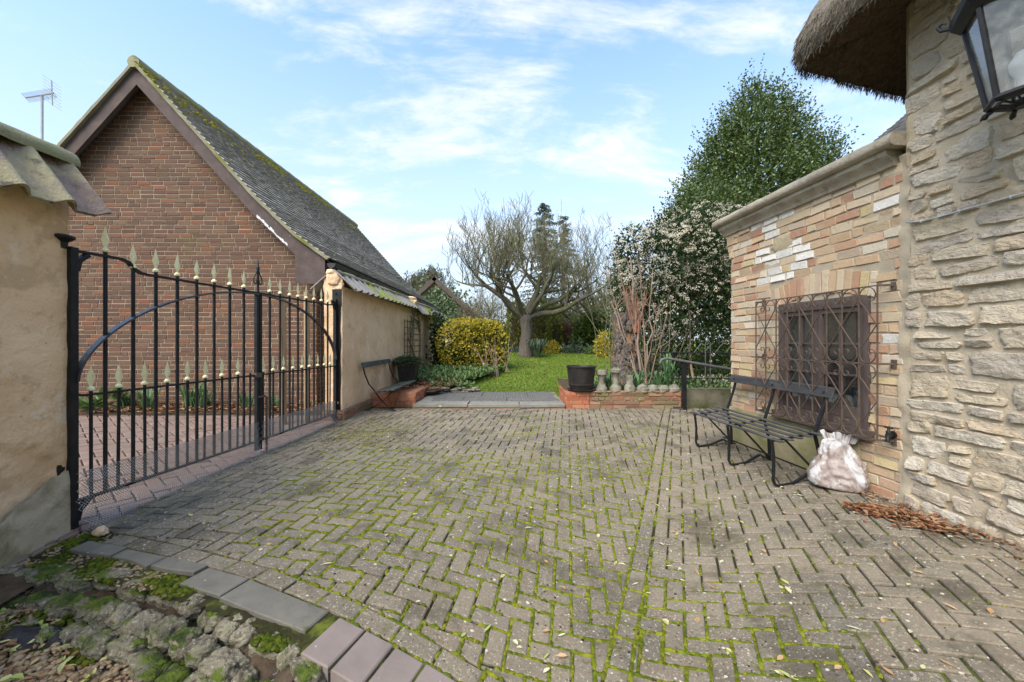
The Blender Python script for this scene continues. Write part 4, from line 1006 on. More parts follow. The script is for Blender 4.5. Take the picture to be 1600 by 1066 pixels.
# ---------------------------------------------------------------- tiled wing behind the lean-to
def tiles(mb, P, u0, u1, v0, v1, gauge=.1, w=.165, th=.014, lift=.018, jit=.004, gapw=.006, drop=.0, pos=True):
    n = int(round((v1 - v0) / gauge)); gauge = (v1 - v0) / n
    for r in range(n):
        u = u0 - (w / 2 if r % 2 else 0)
        while u < u1:
            a, b = max(u, u0) + gapw / 2, min(u + w, u1) - gapw / 2
            if b - a > .03:
                va = v0 + r * gauge - .012; vb = v0 + (r + 1) * gauge + RN.gauss(0, jit * .6); l = lift + RN.gauss(0, jit * .6); k = RN.gauss(0, jit * .5)
                vs = [P(a, va, .002), P(b, va, .002), P(b, vb, l + k), P(a, vb, l - k), P(b, vb, l + k - th), P(a, vb, l - k - th), P(a, va, -.012), P(b, va, -.012)]
                fs = [(0, 3, 2, 1), (3, 5, 4, 2), (0, 6, 5, 3), (1, 2, 4, 7)]
                if not pos: fs = [f[::-1] for f in fs]
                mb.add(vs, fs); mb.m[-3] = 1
            u += w
def slope_fn(poly, ycoord):
    """poly: list of (x,z) from ridge to eave; returns P(u along y, v down the slope, normal)"""
    acc = [0]
    for i in range(1, len(poly)): acc.append(acc[-1] + math.hypot(poly[i][0] - poly[i - 1][0], poly[i][1] - poly[i - 1][1]))
    def P(u, v, w):
        i = 0
        while i < len(acc) - 2 and v > acc[i + 1]: i += 1
        t = (v - acc[i]) / (acc[i + 1] - acc[i]); dx, dz = poly[i + 1][0] - poly[i][0], poly[i + 1][1] - poly[i][1]; L = math.hypot(dx, dz)
        nx, nz_ = -dz / L, dx / L
        if nz_ < 0: nx, nz_ = -nx, -nz_
        return V((poly[i][0] + dx * t + nx * w, u, poly[i][1] + dz * t + nz_ * w))
    return P, acc[-1]
wing = thing('tiled_wing', 'house wing with steep dark tiled roof showing above the lean-to coping', 'house wing', (6.3, 5.8, 0))
mb = MB(); P_, L_ = slope_fn([(8.0, 6.08), (4.6, 3.2)], 0)
tiles(mb, P_, 4.6, 7.05, 0, L_, pos=False)
mb.quad(P_(4.6, 0, -.02), P_(7.0, 0, -.02), P_(7.0, L_, -.02), P_(4.6, L_, -.02))
mb.quad(V((8.0, 4.6, 6.06)), V((8.0, 7, 6.06)), V((11.4, 7, 3.2)), V((11.4, 4.6, 3.2)))
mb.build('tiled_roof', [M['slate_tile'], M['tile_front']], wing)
mb = MB(); mb.ngon_prism([(4.8, 4.7, -.3), (11.2, 4.7, -.3), (11.2, 4.7, 3.2), (8, 4.7, 5.95), (4.8, 4.7, 3.2)], (0, 2.2, 0))
mb.build('wall', M['mortar'], wing)

# ---------------------------------------------------------------- left hand rendered walls
def pantile_sheet(mb, P, u0, u1, L, pitch=.24, amp=.032, th=.016, nu_per=12, rows=1, phase=0.0, sag=0.0):
    n = max(8, int((u1 - u0) / pitch * nu_per))
    def hgt(u):
        q = (u / pitch + phase) % 1.0
        tl = math.floor(u / pitch + phase)
        return amp * (max(0, math.cos((q - .5) * 2 * math.pi * .9)) ** 1.1) + .006 * math.sin(q * 6.28) + .006 * nz(tl * 1.7, 2) 
    def top(a, b, dz=0):
        u = lerp(u0, u1, a); tl = math.floor(u / pitch + phase)
        vv = L * (b * (1 + .035 * nz(tl * 3.3, 8)))
        return P(u, vv, hgt(u) + dz + .004 * noise.noise(V((u * 12, vv * 12, 1))) + .012 * b)
    nv = 8
    k0 = len(mb.f); mb.grid(lambda a, b: top(a, b), n, nv)
    mb.grid(lambda a, b: top(1 - a, b, -th), n, nv)
    mb.grid(lambda a, b: top(a, 1, -th * b), n, 1)
    for e in (0, 1): mb.grid(lambda a, b, e=e: top(e, a, -th * b), nv, 1)
def rough_wall(mb, face, amp=.012, nu=60, nv=50):
    mb.grid(face, nu, nv)
# near wall stub with pantile coping
nw = thing('gate_wall', 'sandy rendered wall end with large pantile coping at the left edge', 'wall', (-3.05, 1.6, -.1))
NLX, NLY = -2.888, 2.60
def rn(y, z): return .012 * noise.noise(V((y * 3, z * 3, 1))) + .006 * noise.noise(V((y * 11, z * 11, 1))) + (-.022 * sstep(-.02, .05, .24 - math.hypot((y - 2.30) * .9, z - .36) + .10 * nz(y * 7, z * 7) + .04 * nz(y * 20, z * 20)))
mb = MB()
mb.grid(lambda a, b: (lambda y, z: V((NLX + rn(y, z) - .01, y, z)))(lerp(-1.0, NLY, a), lerp(-.35, 2.12, b)), 150, 110)
mb.grid(lambda a, b: (lambda x, z: V((x, NLY + .008 * nz(x * 9, z * 5), z)))(lerp(NLX - .01 + rn(NLY, lerp(-.35, 2.12, b)), -3.22, a), lerp(-.35, 2.12, b)), 12, 60)
mb.quad(V((-3.22, NLY, -.35)), V((-3.22, -1, -.35)), V((-3.22, -1, 2.12)), V((-3.22, NLY, 2.12)))
mb.build('rendered_face', M['render'], nw, smooth=60)
mb = MB()
def cem(a, b):
    y = lerp(1.2, NLY + .004, a); zt = lerp(-.16, .36, sstep(1.75, 2.62, y)) + .05 * nz(y * 6, 3) + .02 * nz(y * 21, 3)
    z = lerp(-.4, zt, b); return V((NLX + .006 + rn(y, z) * .4 + .012 * (1 - b ** 8) + .006 * noise.noise(V((y * 12, z * 12, 4))), y, z))
mb.grid(cem, 80, 30); mb.build('cement_patch', M['cement'], nw, smooth=180)
Pn = lambda u, v, w: V((-3.05 + .318 * v / .53 + .80 * w, u, 2.44 - .424 * v / .53 + .6 * w))
mb = MB(); pantile_sheet(mb, Pn, -1.0, 2.66, .53, pitch=.235, amp=.062, th=.02, nu_per=16, phase=.15)
Pm = lambda u, v, w: V((-3.05 - .318 * v / .53 - .80 * w, u, 2.44 - .424 * v / .53 + .6 * w))
pantile_sheet(mb, Pm, -1.0, 2.66, .53, pitch=.235, amp=.062, th=.02, phase=.15)
mb.build('pantile_coping', M['pantile'], nw, smooth=50)
mb = MB()
def ridge(a, b, r=.115, cx=-3.05, cz=2.40, y0=-1.0, y1=2.70, nt=.33):
    y = lerp(y0, y1, a); an = rad(lerp(-15, 195, b)); k = math.floor(y / nt)
    rr = r * (1 + .05 * nz(k * 2.1, 4)) + .004 * noise.noise(V((y * 9, an * 2, 3)))
    return V((cx + rr * math.cos(an) * 1.1, y, cz + rr * math.sin(an) * .8 + .004 * ((y / nt) % 1)))
mb.grid(ridge, 90, 16)
mb.add([ridge(1, k / 16) for k in range(17)], [tuple(range(17))])
mb.build('ridge_tile', M['ridge_tile'], nw, smooth=50)

def left_wall(name, label, y0, y1, x, ztile, zr, endcap):
    w = thing(name, label, 'wall', (x - .12, (y0 + y1) / 2, 0))
    mb = MB(); zt = ztile + .06
    mb.grid(lambda a, b: (lambda y, z: V((x + .010 * noise.noise(V((y * 2, z * 2, 7))) + .005 * noise.noise(V((y * 8, z * 8, 7))), y, z)))(lerp(y0, y1, a), lerp(.19, zt, b)), 90, 50)
    mb.grid(lambda a, b: (lambda xx, z: V((xx, y0 + .012 * nz(xx * 9, z * 5), z)))(lerp(x - .27, x, a), lerp(.19, zt + .12, b)), 14, 40)
    mb.quad(V((x - .27, y1, 0)), V((x, y1, 0)), V((x, y1, zt)), V((x - .27, y1, zt)))
    mb.quad(V((x - .27, y1, 0)), V((x - .27, y0, 0)), V((x - .27, y0, zt)), V((x - .27, y1, zt)))
    mb.build('rendered_face', M['render'], w, smooth=60)
    mb = MB()
    Pf = lambda s, z, o: V((x + .035 + o, y0 + s, z))
    brick_rows(mb, Pf, -.04, y1 - y0, -.1, .19, L=.222, hc=.0725, bond='stretcher', jit=.003)
    Pg = lambda s, z, o: V((x + .035 - s, y0 - .03 - o, z))
    brick_rows(mb, Pg, 0, .31, -.1, .19, L=.222, hc=.0725, bond='stretcher', jit=.003)
    mb.obox((x - .27, y0 - .03, -.2), (.305, 0, 0), (0, y1 - y0, 0), (0, 0, .388))
    mb.build('brick_plinth', M['oldbrick'], w)
    mb = MB(); dx = .30; dz = zr - ztile; L = math.hypot(dx, dz); xr = x - .13
    P1 = lambda u, v, q: V((xr + dx * v / L + q * dz / L, u, zr + .012 * (u - y0) - dz * v / L + q * dx / L))
    P2 = lambda u, v, q: V((xr - dx * v / L - q * dz / L, u, zr + .012 * (u - y0) - dz * v / L + q * dx / L))
    pantile_sheet(mb, P1, y0 - .03, y1, L, pitch=.26, amp=.038, nu_per=12); pantile_sheet(mb, P2, y0 - .03, y1, L, pitch=.26, amp=.038, nu_per=6)
    mb.build('pantile_coping', M['pantile_grey'], w, smooth=50)
    mb = MB()
    mb.grid(lambda a, b: (lambda y, an: V((xr + .07 * math.cos(an) * (1 + .3 * nz(y * 4, an)), y, zr + .012 * (y - y0) - .005 + .05 * math.sin(an) * (1 + .4 * nz(y * 5, an + 3)))))(lerp(y0, y1, a), rad(lerp(-20, 200, b))), 80, 10)
    mb.build('mortar_ridge', M['tile_edge'], w, smooth=180)
    if endcap:
        mb = MB()
        for (c, r, sd) in endcap: rough_rock(mb, c, r, sd, nu=26, nv=18)
        mb.build('end_stone', M['render'] if name == 'rendered_wall' else M['coping'], w, smooth=60)
    return w
left_wall('rendered_wall', 'sandy rendered garden wall with mossy ribbed tile coping behind the left bench', 5.85, 9.95, -2.49, 1.94, 2.22,
          [((-2.62, 5.86, 2.12), (.115, .05, .10), 1), ((-2.54, 5.88, 2.03), (.06, .045, .09), 2), ((-2.66, 5.87, 2.21), (.07, .06, .045), 3), ((-2.74, 5.9, 2.0), (.05, .05, .1), 5)])
left_wall('rendered_wall', 'further rendered wall with darker ribbed tile coping beside the golden bush', 10.0, 14.5, -2.44, 1.88, 2.2,
          [((-2.57, 10.02, 2.24), (.16, .14, .08), 7), ((-2.5, 10.0, 2.16), (.12, .08, .08), 8)])

# ---------------------------------------------------------------- brick garage
gar = thing('brick_garage', 'brown brick garage gable with steep grey tiled roof behind the gate', 'garage', (-6.3, 10, 0))
GX0, GX1, GA, GY, GY2 = -9.2, -3.4, -6.3, 6.92, 15.8
RP = [(GA, 5.86), (-4.31, 3.64), (-3.62, 2.98), (-3.06, 2.58)]
LPp = [(GA, 5.86), (-8.29, 3.64), (-8.98, 2.98), (-9.54, 2.58)]
def rake_z(x):
    d = abs(x - GA)
    pts = [(0, 5.86), (1.99, 3.64), (2.68, 2.98), (3.24, 2.58)]
    for i in range(3):
        if d <= pts[i + 1][0]: t = (d - pts[i][0]) / (pts[i + 1][0] - pts[i][0]); return lerp(pts[i][1], pts[i + 1][1], t)
    return 2.58
def halfw(z):
    pts = [(5.86, 0), (3.64, 1.99), (2.98, 2.68), (2.58, 3.24), (0, 9)]
    for i in range(4):
        if z >= pts[i + 1][0]: t = (pts[i][0] - z) / (pts[i][0] - pts[i + 1][0]); return lerp(pts[i][1], pts[i + 1][1], t)
    return 9
PG = lambda s, z, o: V((s, GY - o, z))
mb = MB()
brick_rows(mb, PG, GX0, GX1, -.05, 5.65, L=.225, hc=.0757, gap=.011, proud=.007, jit=.0016, bond='mixed', span=lambda z: (max(GX0, GA - halfw(z + .12)), min(GX1, GA + halfw(z + .12))))
PGs = lambda s, z, o: V((GX1 + o, GY + s, z))
brick_rows(mb, PGs, 0, 1.2, -.05, 2.5, L=.225, hc=.0757, bond='mixed')
gw = mb.build('brick_gable', M['gbrick'], gar)
mb = MB()
pol = [(GX0, GY, -.3), (GX1, GY, -.3), (GX1, GY, 2.7), (GA + 2.6, GY, 2.9), (GA, GY, 5.7), (GA - 2.6, GY, 2.9), (GX0, GY, 2.7)]
mb.ngon_prism([V(p) for p in pol], (0, GY2 - GY - .2, 0))
mb.build('mortar', M['gmortar'], gw)
mb = MB()
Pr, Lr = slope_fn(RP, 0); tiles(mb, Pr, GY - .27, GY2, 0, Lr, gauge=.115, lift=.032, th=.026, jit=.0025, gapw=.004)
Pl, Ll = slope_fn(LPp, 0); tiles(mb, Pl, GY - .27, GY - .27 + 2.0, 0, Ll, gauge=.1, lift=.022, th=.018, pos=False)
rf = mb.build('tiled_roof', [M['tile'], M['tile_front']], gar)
mb = MB()
for (P_, L_, fl) in ((Pr, Lr, 0), (Pl, Ll, 1)):
    for k in range(24):
        a, b = L_ * k / 24, L_ * (k + 1) / 24
        q = [P_(GY - .25, a, -.012), P_(GY2 - .02, a, -.012), P_(GY2 - .02, b, -.012), P_(GY - .25, b, -.012)]
        mb.add(q if fl else q[::-1], [(0, 1, 2, 3)]); q2 = [v - V((0, 0, .05)) for v in q]; mb.add(q2[::-1] if fl else q2, [(0, 1, 2, 3)])
mb.build('roof_deck', M['slate_tile'], rf)
mb = MB()                                  # verge bedding and mossy ridge
for (P_, L_) in ((Pr, Lr), (Pl, Ll)):
    mb.tube([P_(GY - .275 + .004 * nz(k, 3), L_ * k / 40, -.012) for k in range(41)], [RN.uniform(.9, 1.15) for _ in range(41)], rect=(.05, .045), ref=(0, 1, 0))
mb.build('verge', M['tile_edge'], rf, smooth=60)
mb = MB(); y = GY - .3
while y < GY2:
    mb.tube([(GA, y, 5.855), (GA, y + .44, 5.845)], [.10, .095], 14); y += .45
mb.build('ridge_tile', M['ridge_tile'], rf, smooth=50)
mb = MB()
for k in range(4200):
    u = RN.uniform(GY - .28, GY2 - .2); v = abs(RN.gauss(0, .26)) * (1.0 if RN.random() < .9 else 3); 
    if nz(u * 1.1, v * 2.2) + .4 * nz(u * 5, v * 5) < -.02 + .35 * clamp((u - 8) / 5): continue
    v = (round(v / .1) + RN.uniform(-.02, .25)) * .1 if RN.random() < .7 else v
    if v > Lr - .1: continue
    p = Pr(u, max(v, .04), .02); mb.rock(p, (RN.uniform(.015, .035), RN.uniform(.02, .05), RN.uniform(.012, .026)), seed=k, nu=6, nv=4, amp=.3)
mb.build('roof_moss', M['ridge_moss'], rf, smooth=180)['kind'] = 'stuff'
mb = MB()                                  # bargeboards with boxed feet
def barge(sg):
    pts = []
    xs = [0, .4, .8, 1.2, 1.6, 2.0, 2.35, 2.68, 2.95, 3.16]
    top = [(GA + sg * d, rake_z(GA + d) - .045) for d in xs]
    bot = [(GA + sg * d, rake_z(GA + d) - .045 - (.31 if d < 2.2 else lerp(.31, .30, (d - 2.2)))) for d in xs]
    for i in range(len(xs) - 1):
        a, b, c, d = top[i], top[i + 1], bot[i + 1], bot[i]
        mb.ngon_prism([V((q[0], GY - .24, q[1])) for q in (a, b, c, d)], (0, .035, 0))
    q = [(GA + sg * 2.66, rake_z(GA + 2.66) - .34), (GA + sg * 3.16, rake_z(GA + 3.16) - .33), (GA + sg * 3.16, 2.16), (GA + sg * 2.66, 2.16)]
    mb.ngon_prism([V((a, GY - .236, b)) for a, b in q], (0, .03, 0))
barge(1); barge(-1)
mb.build('bargeboard', M['barge'], gar)
mb = MB()
for sg in (1, -1):
    mb = MB(); x0, x1 = GA + sg * 2.9, GA + sg * 3.17
    mb.obox((x0, GY - .2, 2.2), (x1 - x0, 0, 0), (0, GY2 - GY, 0), (0, 0, .03)); mb.obox((x1 - sg * .02, GY - .2, 2.232), (sg * .02, 0, 0), (0, GY2 - GY, 0), (0, 0, .26)); mb.build('eaves_board', M['barge'], gar)
mb = MB()
def gut(a, b): an = math.pi * (1 + b); return V((-3.02 + .07 * math.cos(an), lerp(GY - .27, GY2, a), 2.50 + .085 * math.sin(an)))
mb.grid(gut, 6, 10); mb.grid(lambda a, b: gut(1 - a, b) + V((0, 0, .012)), 6, 10)
mb.add([gut(0, k / 10) for k in range(11)], [tuple(range(11))])
y = GY - .2
while y < GY2: mb.tube([gut(0, k / 10) * 1 + V((0, y - GY + .27, -.004)) for k in range(11)], .009, 5); y += 1.0
mb.build('gutter', M['gutter'], gar, smooth=60)
# peeling pale patch on the right bargeboard
mb = MB()
for k in range(16):
    d = 2.02 + k * .032; x = GA + d; z = rake_z(x) - .34 + RN.uniform(0, .02)
    mb.obox((x, GY - .2445, z), (.036, 0, -.036), (0, .004, 0), (0, 0, RN.uniform(.02, .06)))
mb.build('peeling_paint', M['white_paint'], gar)

# far outbuilding beyond the walls
fb = thing('distant_outbuilding', 'distant gabled outbuilding with mossy tiled roof beyond the rendered wall', 'outbuilding', (-4.6, 27, .9))
Yf = 25.0; ap = at(680, 433, Yf); er = at(752, 500, Yf); el = at(618, 490, Yf)
Pf, Lf = slope_fn([(ap.x, ap.z), (er.x + .6, er.z - .5)], 0); Pf2, Lf2 = slope_fn([(ap.x, ap.z), (el.x, el.z)], 0)
mb = MB(); tiles(mb, Pf, Yf - .3, Yf + 9, 0, Lf, gauge=.14, w=.22); 
mb.quad(Pf(Yf - .3, 0, -.01), Pf(Yf - .3, Lf, -.01), Pf(Yf + 9, Lf, -.01), Pf(Yf + 9, 0, -.01)); mb.quad(Pf2(Yf - .3, 0, 0), Pf2(Yf - .3, Lf2, 0), Pf2(Yf + 9, Lf2, 0), Pf2(Yf + 9, 0, 0))
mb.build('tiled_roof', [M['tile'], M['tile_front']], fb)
mb = MB(); mb.ngon_prism([V((ap.x, Yf, ap.z - .12)), V((el.x, Yf, el.z - .1)), V((el.x, Yf, .3)), V((er.x + .3, Yf, .3)), V((er.x + .3, Yf, er.z - .35))], (0, 8.8, 0))
mb.build('wall', M['brick'], fb)
mb = MB()
for P_, L_ in ((Pf, Lf), (Pf2, Lf2)): mb.tube([P_(Yf - .3, 0, -.12), P_(Yf - .3, L_, -.12)], 1, rect=(.05, .26), ref=(0, 1, 0))
mb.build('bargeboard', M['barge'], fb)
# ================================================================ gate
def post_box(mb, L, s, off, w, z0, z1): mb.obox(L.pt(s - w / 2, z0, off - w / 2), L.pt(w, 0, 0) - L.pt(0, 0, 0), L.pt(0, 0, w) - L.pt(0, 0, 0), V((0, 0, z1 - z0)))
p = thing('gate_post', 'tall black iron gate post with round cap against the left wall end', 'gate post', GL.pt(-.02, -.1))
mb = MB(); post_box(mb, GL, -.055, -.035, .04, -.12, 1.86); mb.build('shaft', M['iron'], p)
mb = MB(); c = GL.pt(-.045, 0, -.02); mb.lathe([(.024, 1.80), (.026, 1.84), (.04, 1.852), (.06, 1.866), (.06, 1.88), (.04, 1.888), (0, 1.889)], c, 20); mb.build('cap', M['iron'], p, smooth=40)
mb = MB(); mb.obox(GL.pt(-.08, -.1, -.06), GL.pt(.16, 0, 0) - GL.pt(0, 0, 0), GL.pt(0, 0, .12) - GL.pt(0, 0, 0), V((0, 0, .05))); mb.build('foot', M['iron'], p)
p = thing('gate_post', 'square black iron gate post bolted to the rendered wall behind the left bench', 'gate post', GL.pt(3.26, 0))
mb = MB(); post_box(mb, GL, 3.30, .01, .115, -.05, 1.90); mb.build('shaft', M['iron'], p)
mb = MB(); post_box(mb, GL, 3.30, .012, .135, 1.72, 1.96); mb.build('cap', M['iron'], p)
mb = MB()
for z in (.3, 1.0, 1.45, 1.8, 1.9):
    mb = MB(); a = GL.pt(3.225, z, -.0); mb.tube([a, a - GL.pt(.012, 0, 0) + GL.pt(0, 0, 0)], .014, 8)
    mb.build('bolt', M['iron'], p); mb = MB(); a = GL.pt(3.30, z, .07); mb.tube([a, a + GL.pt(0, 0, .014) - GL.pt(0, 0, 0)], .014, 8); mb.build('bolt', M['iron'], p)
pass

ZT, ZE, ZM, ZB = 1.715, 1.795, .835, .14
SC_ = GL.st(403.5); SEND = 3.235
def spear(mb, s, z0, hh=.155):
    c = GL.pt(s, z0)
    mb.lathe([(.013, -.005), (.021, .0), (.022, .012), (.014, .020), (.011, .026)], c, 10)
    w, t = .029, .011; d = GL.pt(1, 0, 0) - GL.pt(0, 0, 0); n = GL.pt(0, 0, 1) - GL.pt(0, 0, 0); zz = V((0, 0, 1))
    ring = lambda z, a, b: [c + zz * z + d * a, c + zz * z + n * b, c + zz * z - d * a, c + zz * z - n * b]
    vs = ring(.024, .007, .006) + ring(.026 + hh * .36, w, t) + [c + zz * (.026 + hh)]
    fs = []
    for k in range(4): q = (k + 1) % 4; fs += [(k, 4 + k, 4 + q, q), (4 + k, 8, 4 + q)]
    mb.add(vs, fs)
mains = [[164.5, 208, 243.5, 277, 307.5, 334.6, 359, 381], [421.5, 437.6, 452.5, 465.5, 478.5, 490.5, 502, 512]]
shorts = [[142, 186, 226, 261.5, 293, 321, 347, 372, 391], [411, 427, 443, 458, 472, 483.5, 496.5, 507, 516]]
def leaf(idx):
    lab = ('left leaf of the black spear topped driveway gate, nearer the sandy wall end', 'far leaf of the black spear topped driveway gate, ending at the square post')[idx]
    s0, s1 = ((-.028, SC_ - .004), (SC_ + .004, SEND))[idx]
    gt = thing('gate_leaf', lab, 'gate', GL.pt((s0 + s1) / 2, 0))
    hinge, meet = (s0, s1) if idx == 0 else (s1, s0); sg = 1 if idx == 0 else -1
    mb = MB(); h = hinge + sg * .02; post = .042
    mb.obox(GL.pt(h - post / 2, -.03, -.02), GL.pt(post, 0, 0) - GL.pt(0, 0, 0), GL.pt(0, 0, post) - GL.pt(0, 0, 0), V((0, 0, ZE + .05)))
    mb.tube([GL.pt(h + sg * .02, ZE - .13), GL.pt(h + sg * .035, ZE - .06), GL.pt(h + sg * .09, ZE - .01)], 1, rect=(.03, .03))
    mb.tube([GL.pt(h + sg * .02, ZB - .13), GL.pt(h + sg * .04, ZB - .06), GL.pt(h + sg * .1, ZB)], 1, rect=(.03, .03))
    mb.build('hinge_stile', M['iron'], gt)
    mb = MB(); m = meet - sg * .018
    mb.obox(GL.pt(m - .017, .03, -.016), GL.pt(.034, 0, 0) - GL.pt(0, 0, 0), GL.pt(0, 0, .032) - GL.pt(0, 0, 0), V((0, 0, ZT - .02)))
    mb.build('meeting_stile', M['iron'], gt)
    mb = MB(); e = .30 if idx == 0 else .22
    pts = [GL.pt(h, ZE), GL.pt(h + sg * e, ZE + .004), GL.pt(h + sg * (e + .05), ZE - .01), GL.pt(h + sg * (e + .085), ZT + .03), GL.pt(h + sg * (e + .14), ZT + .004), GL.pt(h + sg * (e + .2), ZT), GL.pt(meet, ZT)]
    if idx: pts = [GL.pt(h, ZE - .03), GL.pt(h + sg * .05, ZT + .05), GL.pt(h + sg * .09, ZT + .01), GL.pt(h + sg * .14, ZT), GL.pt(meet, ZT)]
    mb.tube(pts, 1, rect=(.034, .016), ref=(GL.n.x, GL.n.y, 0)); mb.build('top_rail', M['iron'], gt)
    mb = MB(); mb.tube([GL.pt(h, ZM + .05), GL.pt(h + sg * .02, ZM + .01), GL.pt(h + sg * .06, ZM), GL.pt(meet, ZM)], 1, rect=(.034, .014), ref=(GL.n.x, GL.n.y, 0)); mb.build('middle_rail', M['iron'], gt)
    mb = MB(); mb.tube([GL.pt(h, ZB), GL.pt(meet, ZB - .015)], 1, rect=(.034, .016), ref=(GL.n.x, GL.n.y, 0)); mb.build('bottom_rail', M['iron'], gt)
    mb = MB(); a = abs(meet - h); pts = []
    for k in range(25):
        th = math.pi / 2 * k / 24; pts.append(GL.pt(h + sg * (.012 + a * (1 - math.cos(th)) ** .93 * .985), .93 + (ZT - .945) * math.sin(th) ** 1.06, .012))
    mb.tube(pts, 1, rect=(.044, .013), ref=(GL.n.x, GL.n.y, 0)); mb.build('arch_brace', M['arch_iron'], gt)
    for px_ in mains[idx]:
        s = GL.st(px_); mb = MB(); top = (ZE if abs(s - h) < e and idx == 0 else ZT) + .035
        mb.tube([GL.pt(s, ZB - .01), GL.pt(s, top)], .0125, 10); b = mb.build('bar', M['iron'], gt, smooth=50)
        mb = MB(); spear(mb, s, top); mb.build('spear', M['spear'], b, smooth=30)
    for px_ in shorts[idx]:
        s = GL.st(px_); mb = MB()
        mb.tube([GL.pt(s + RN.uniform(-.012, .004), ZB - .01), GL.pt(s, ZM + .03)], .010, 8); b = mb.build('short_bar', M['iron'], gt, smooth=50)
        if 392 < px_ or px_ < 390: mb = MB(); spear(mb, s, ZM + .03, .145); mb.build('spear', M['spear'], b, smooth=30)
    mb = MB(); cell = .019; zlo, zhi = -.09, .33; Lw = abs(meet - h)
    fl = lambda z, s: .024 + (.10 * sstep(.10, -.08, z)) + .018 * nz(s * 4, z * 5)
    for k in range(-24, int(Lw / cell) + 2):
        for dg in (1, -1):
            pts = []
            for t in range(8):
                z = lerp(zlo, zhi + .012 * nz(k * .3, 2), t / 7); s = k * cell + ((z - zlo) if dg > 0 else (zhi - z)) * .85
                if 0 <= s <= Lw: pts.append(GL.pt(min(h, meet) + s, z, fl(z, s)))
            if len(pts) > 1: mb.tube(pts, .002, 3, cap=False)
    for z in (zlo, zhi): mb.tube([GL.pt(min(h, meet) + Lw * k / 20, z, fl(z, Lw * k / 20)) for k in range(21)], .0013, 3)
    mb.build('wire_mesh', M['wire'], gt)
    if idx == 0:
        f = MB(); c = GL.pt(meet, 0)
        f.tube([GL.pt(meet, ZT - .02), GL.pt(meet, 1.97)], .012, 8); f.tube([GL.pt(meet, 1.955), GL.pt(meet, 1.985), GL.pt(meet, 2.0), GL.pt(meet, 2.09)], [.012, .02, .012, .002], 8)
        for q in (1, -1):
            pts = [GL.pt(meet + q * x, z) for x, z in ((.004, 1.985), (.018, 1.94), (.048, 1.89), (.062, 1.855), (.058, 1.825), (.038, 1.812), (.02, 1.822), (.016, 1.84), (.028, 1.85))]
            f.tube(pts, .0065, 6)
        f.build('finial', M['iron'], gt, smooth=60)
        f = MB(); sb = meet + .06
        f.tube([GL.pt(meet - .02, .60, .02), GL.pt(meet + .07, .60, .03), GL.pt(meet + .085, .585, .035), GL.pt(meet + .085, -.06, .035)], .011, 8); f.build('drop_bolt', M['rust'], gt, smooth=50)
        f = MB(); f.obox(GL.pt(meet - .06, ZM - .025, -.022), GL.pt(.085, 0, 0) - GL.pt(0, 0, 0), GL.pt(0, 0, .05) - GL.pt(0, 0, 0), V((0, 0, .05))); f.build('latch', M['rust'], gt)
leaf(0); leaf(1)
for (s0, s1, z1, o, lab) in ((3.02, 3.12, 1.92, -.35, 'weathered timber board leaning beside the broken wall end'), (2.88, 2.99, 1.98, -.62, 'darker timber board propped at the corner of the brick garage')):
    mb = MB(); a = GL.pt(s0, -.02, o); mb.obox(a, GL.pt(s1, 0, 0) - GL.pt(s0, 0, 0), GL.pt(0, 0, .03) - GL.pt(0, 0, 0), V((-.02, .02, z1)))
    tag(mb.build('timber_board', M['raw_wood'], origin=a), lab, 'board')

# ================================================================ window grille
OFF = .12
gs = [RW.st(x, OFF) for x in (1370.9, 1341, 1315.6, 1292.5, 1270.7, 1250.6, 1231.6, 1214.4, 1197.3, 1181.2)]
ga, gb = gs[0], gs[-1]; gs = [lerp(ga, gb, k / 9) for k in range(10)]
_, gz1 = RW.sz(1370.9, 446, OFF); _, gz0 = RW.sz(1370.9, 688, OFF); gzm = (gz0 + gz1) / 2 - .01
gri = thing('window_grille', 'rusty brown scrolled iron grille standing off the lean-to window', 'window grille', RW.pt((ga + gb) / 2, gz0, OFF))
nref = (RW.n.x, RW.n.y, 0)
for s in gs:
    mb = MB(); mb.tube([RW.pt(s, gz0, OFF), RW.pt(s, gz1, OFF)], 1, rect=(.010, .008), ref=nref); mb.build('bar', M['rust'], gri)
for z in (gz0, gzm, gz1):
    mb = MB(); mb.tube([RW.pt(ga - .006, z, OFF), RW.pt(gb + .006, z, OFF)], 1, rect=(.014, .009), ref=nref); mb.build('rail', M['rust'], gri)
for k in range(9):
    for (za, zb) in ((gz0, gzm), (gzm, gz1)):
        for up in (1, -1):
            x0, x1 = (gs[k], gs[k + 1]) if (k % 2 == 1) else (gs[k + 1], gs[k])   # x0: side it hugs, x1: side of the crossing
            w = abs(x1 - x0); sg = 1 if x1 > x0 else -1; hh = (zb - za) / 2; zt = zb if up > 0 else za; zmid = (za + zb) / 2
            Z = lambda d: zt - up * d
            pts = [(x1, zmid), (x0 + sg * w * .30, Z(hh * .50)), (x0 + sg * w * .10, Z(w * .78))]
            for q in range(0, 9):
                an = math.pi - math.pi * q / 8 * 1.08; pts.append((x0 + sg * w * (.5 + .44 * math.cos(an)), Z(w * .46 - w * .43 * math.sin(an))))
            r = .22 * w; cx, cz = x0 + sg * w * .70, w * .58
            for q in range(1, 9):
                an = .2 - q * .62; rr = r * (1 - q * .07); pts.append((cx + sg * rr * math.cos(an), Z(cz - rr * math.sin(an))))
            mb = MB(); mb.tube([RW.pt(s, z, OFF + .006) for s, z in pts], 1, rect=(.009, .005), ref=nref); mb.build('scroll', M['rust'], gri)
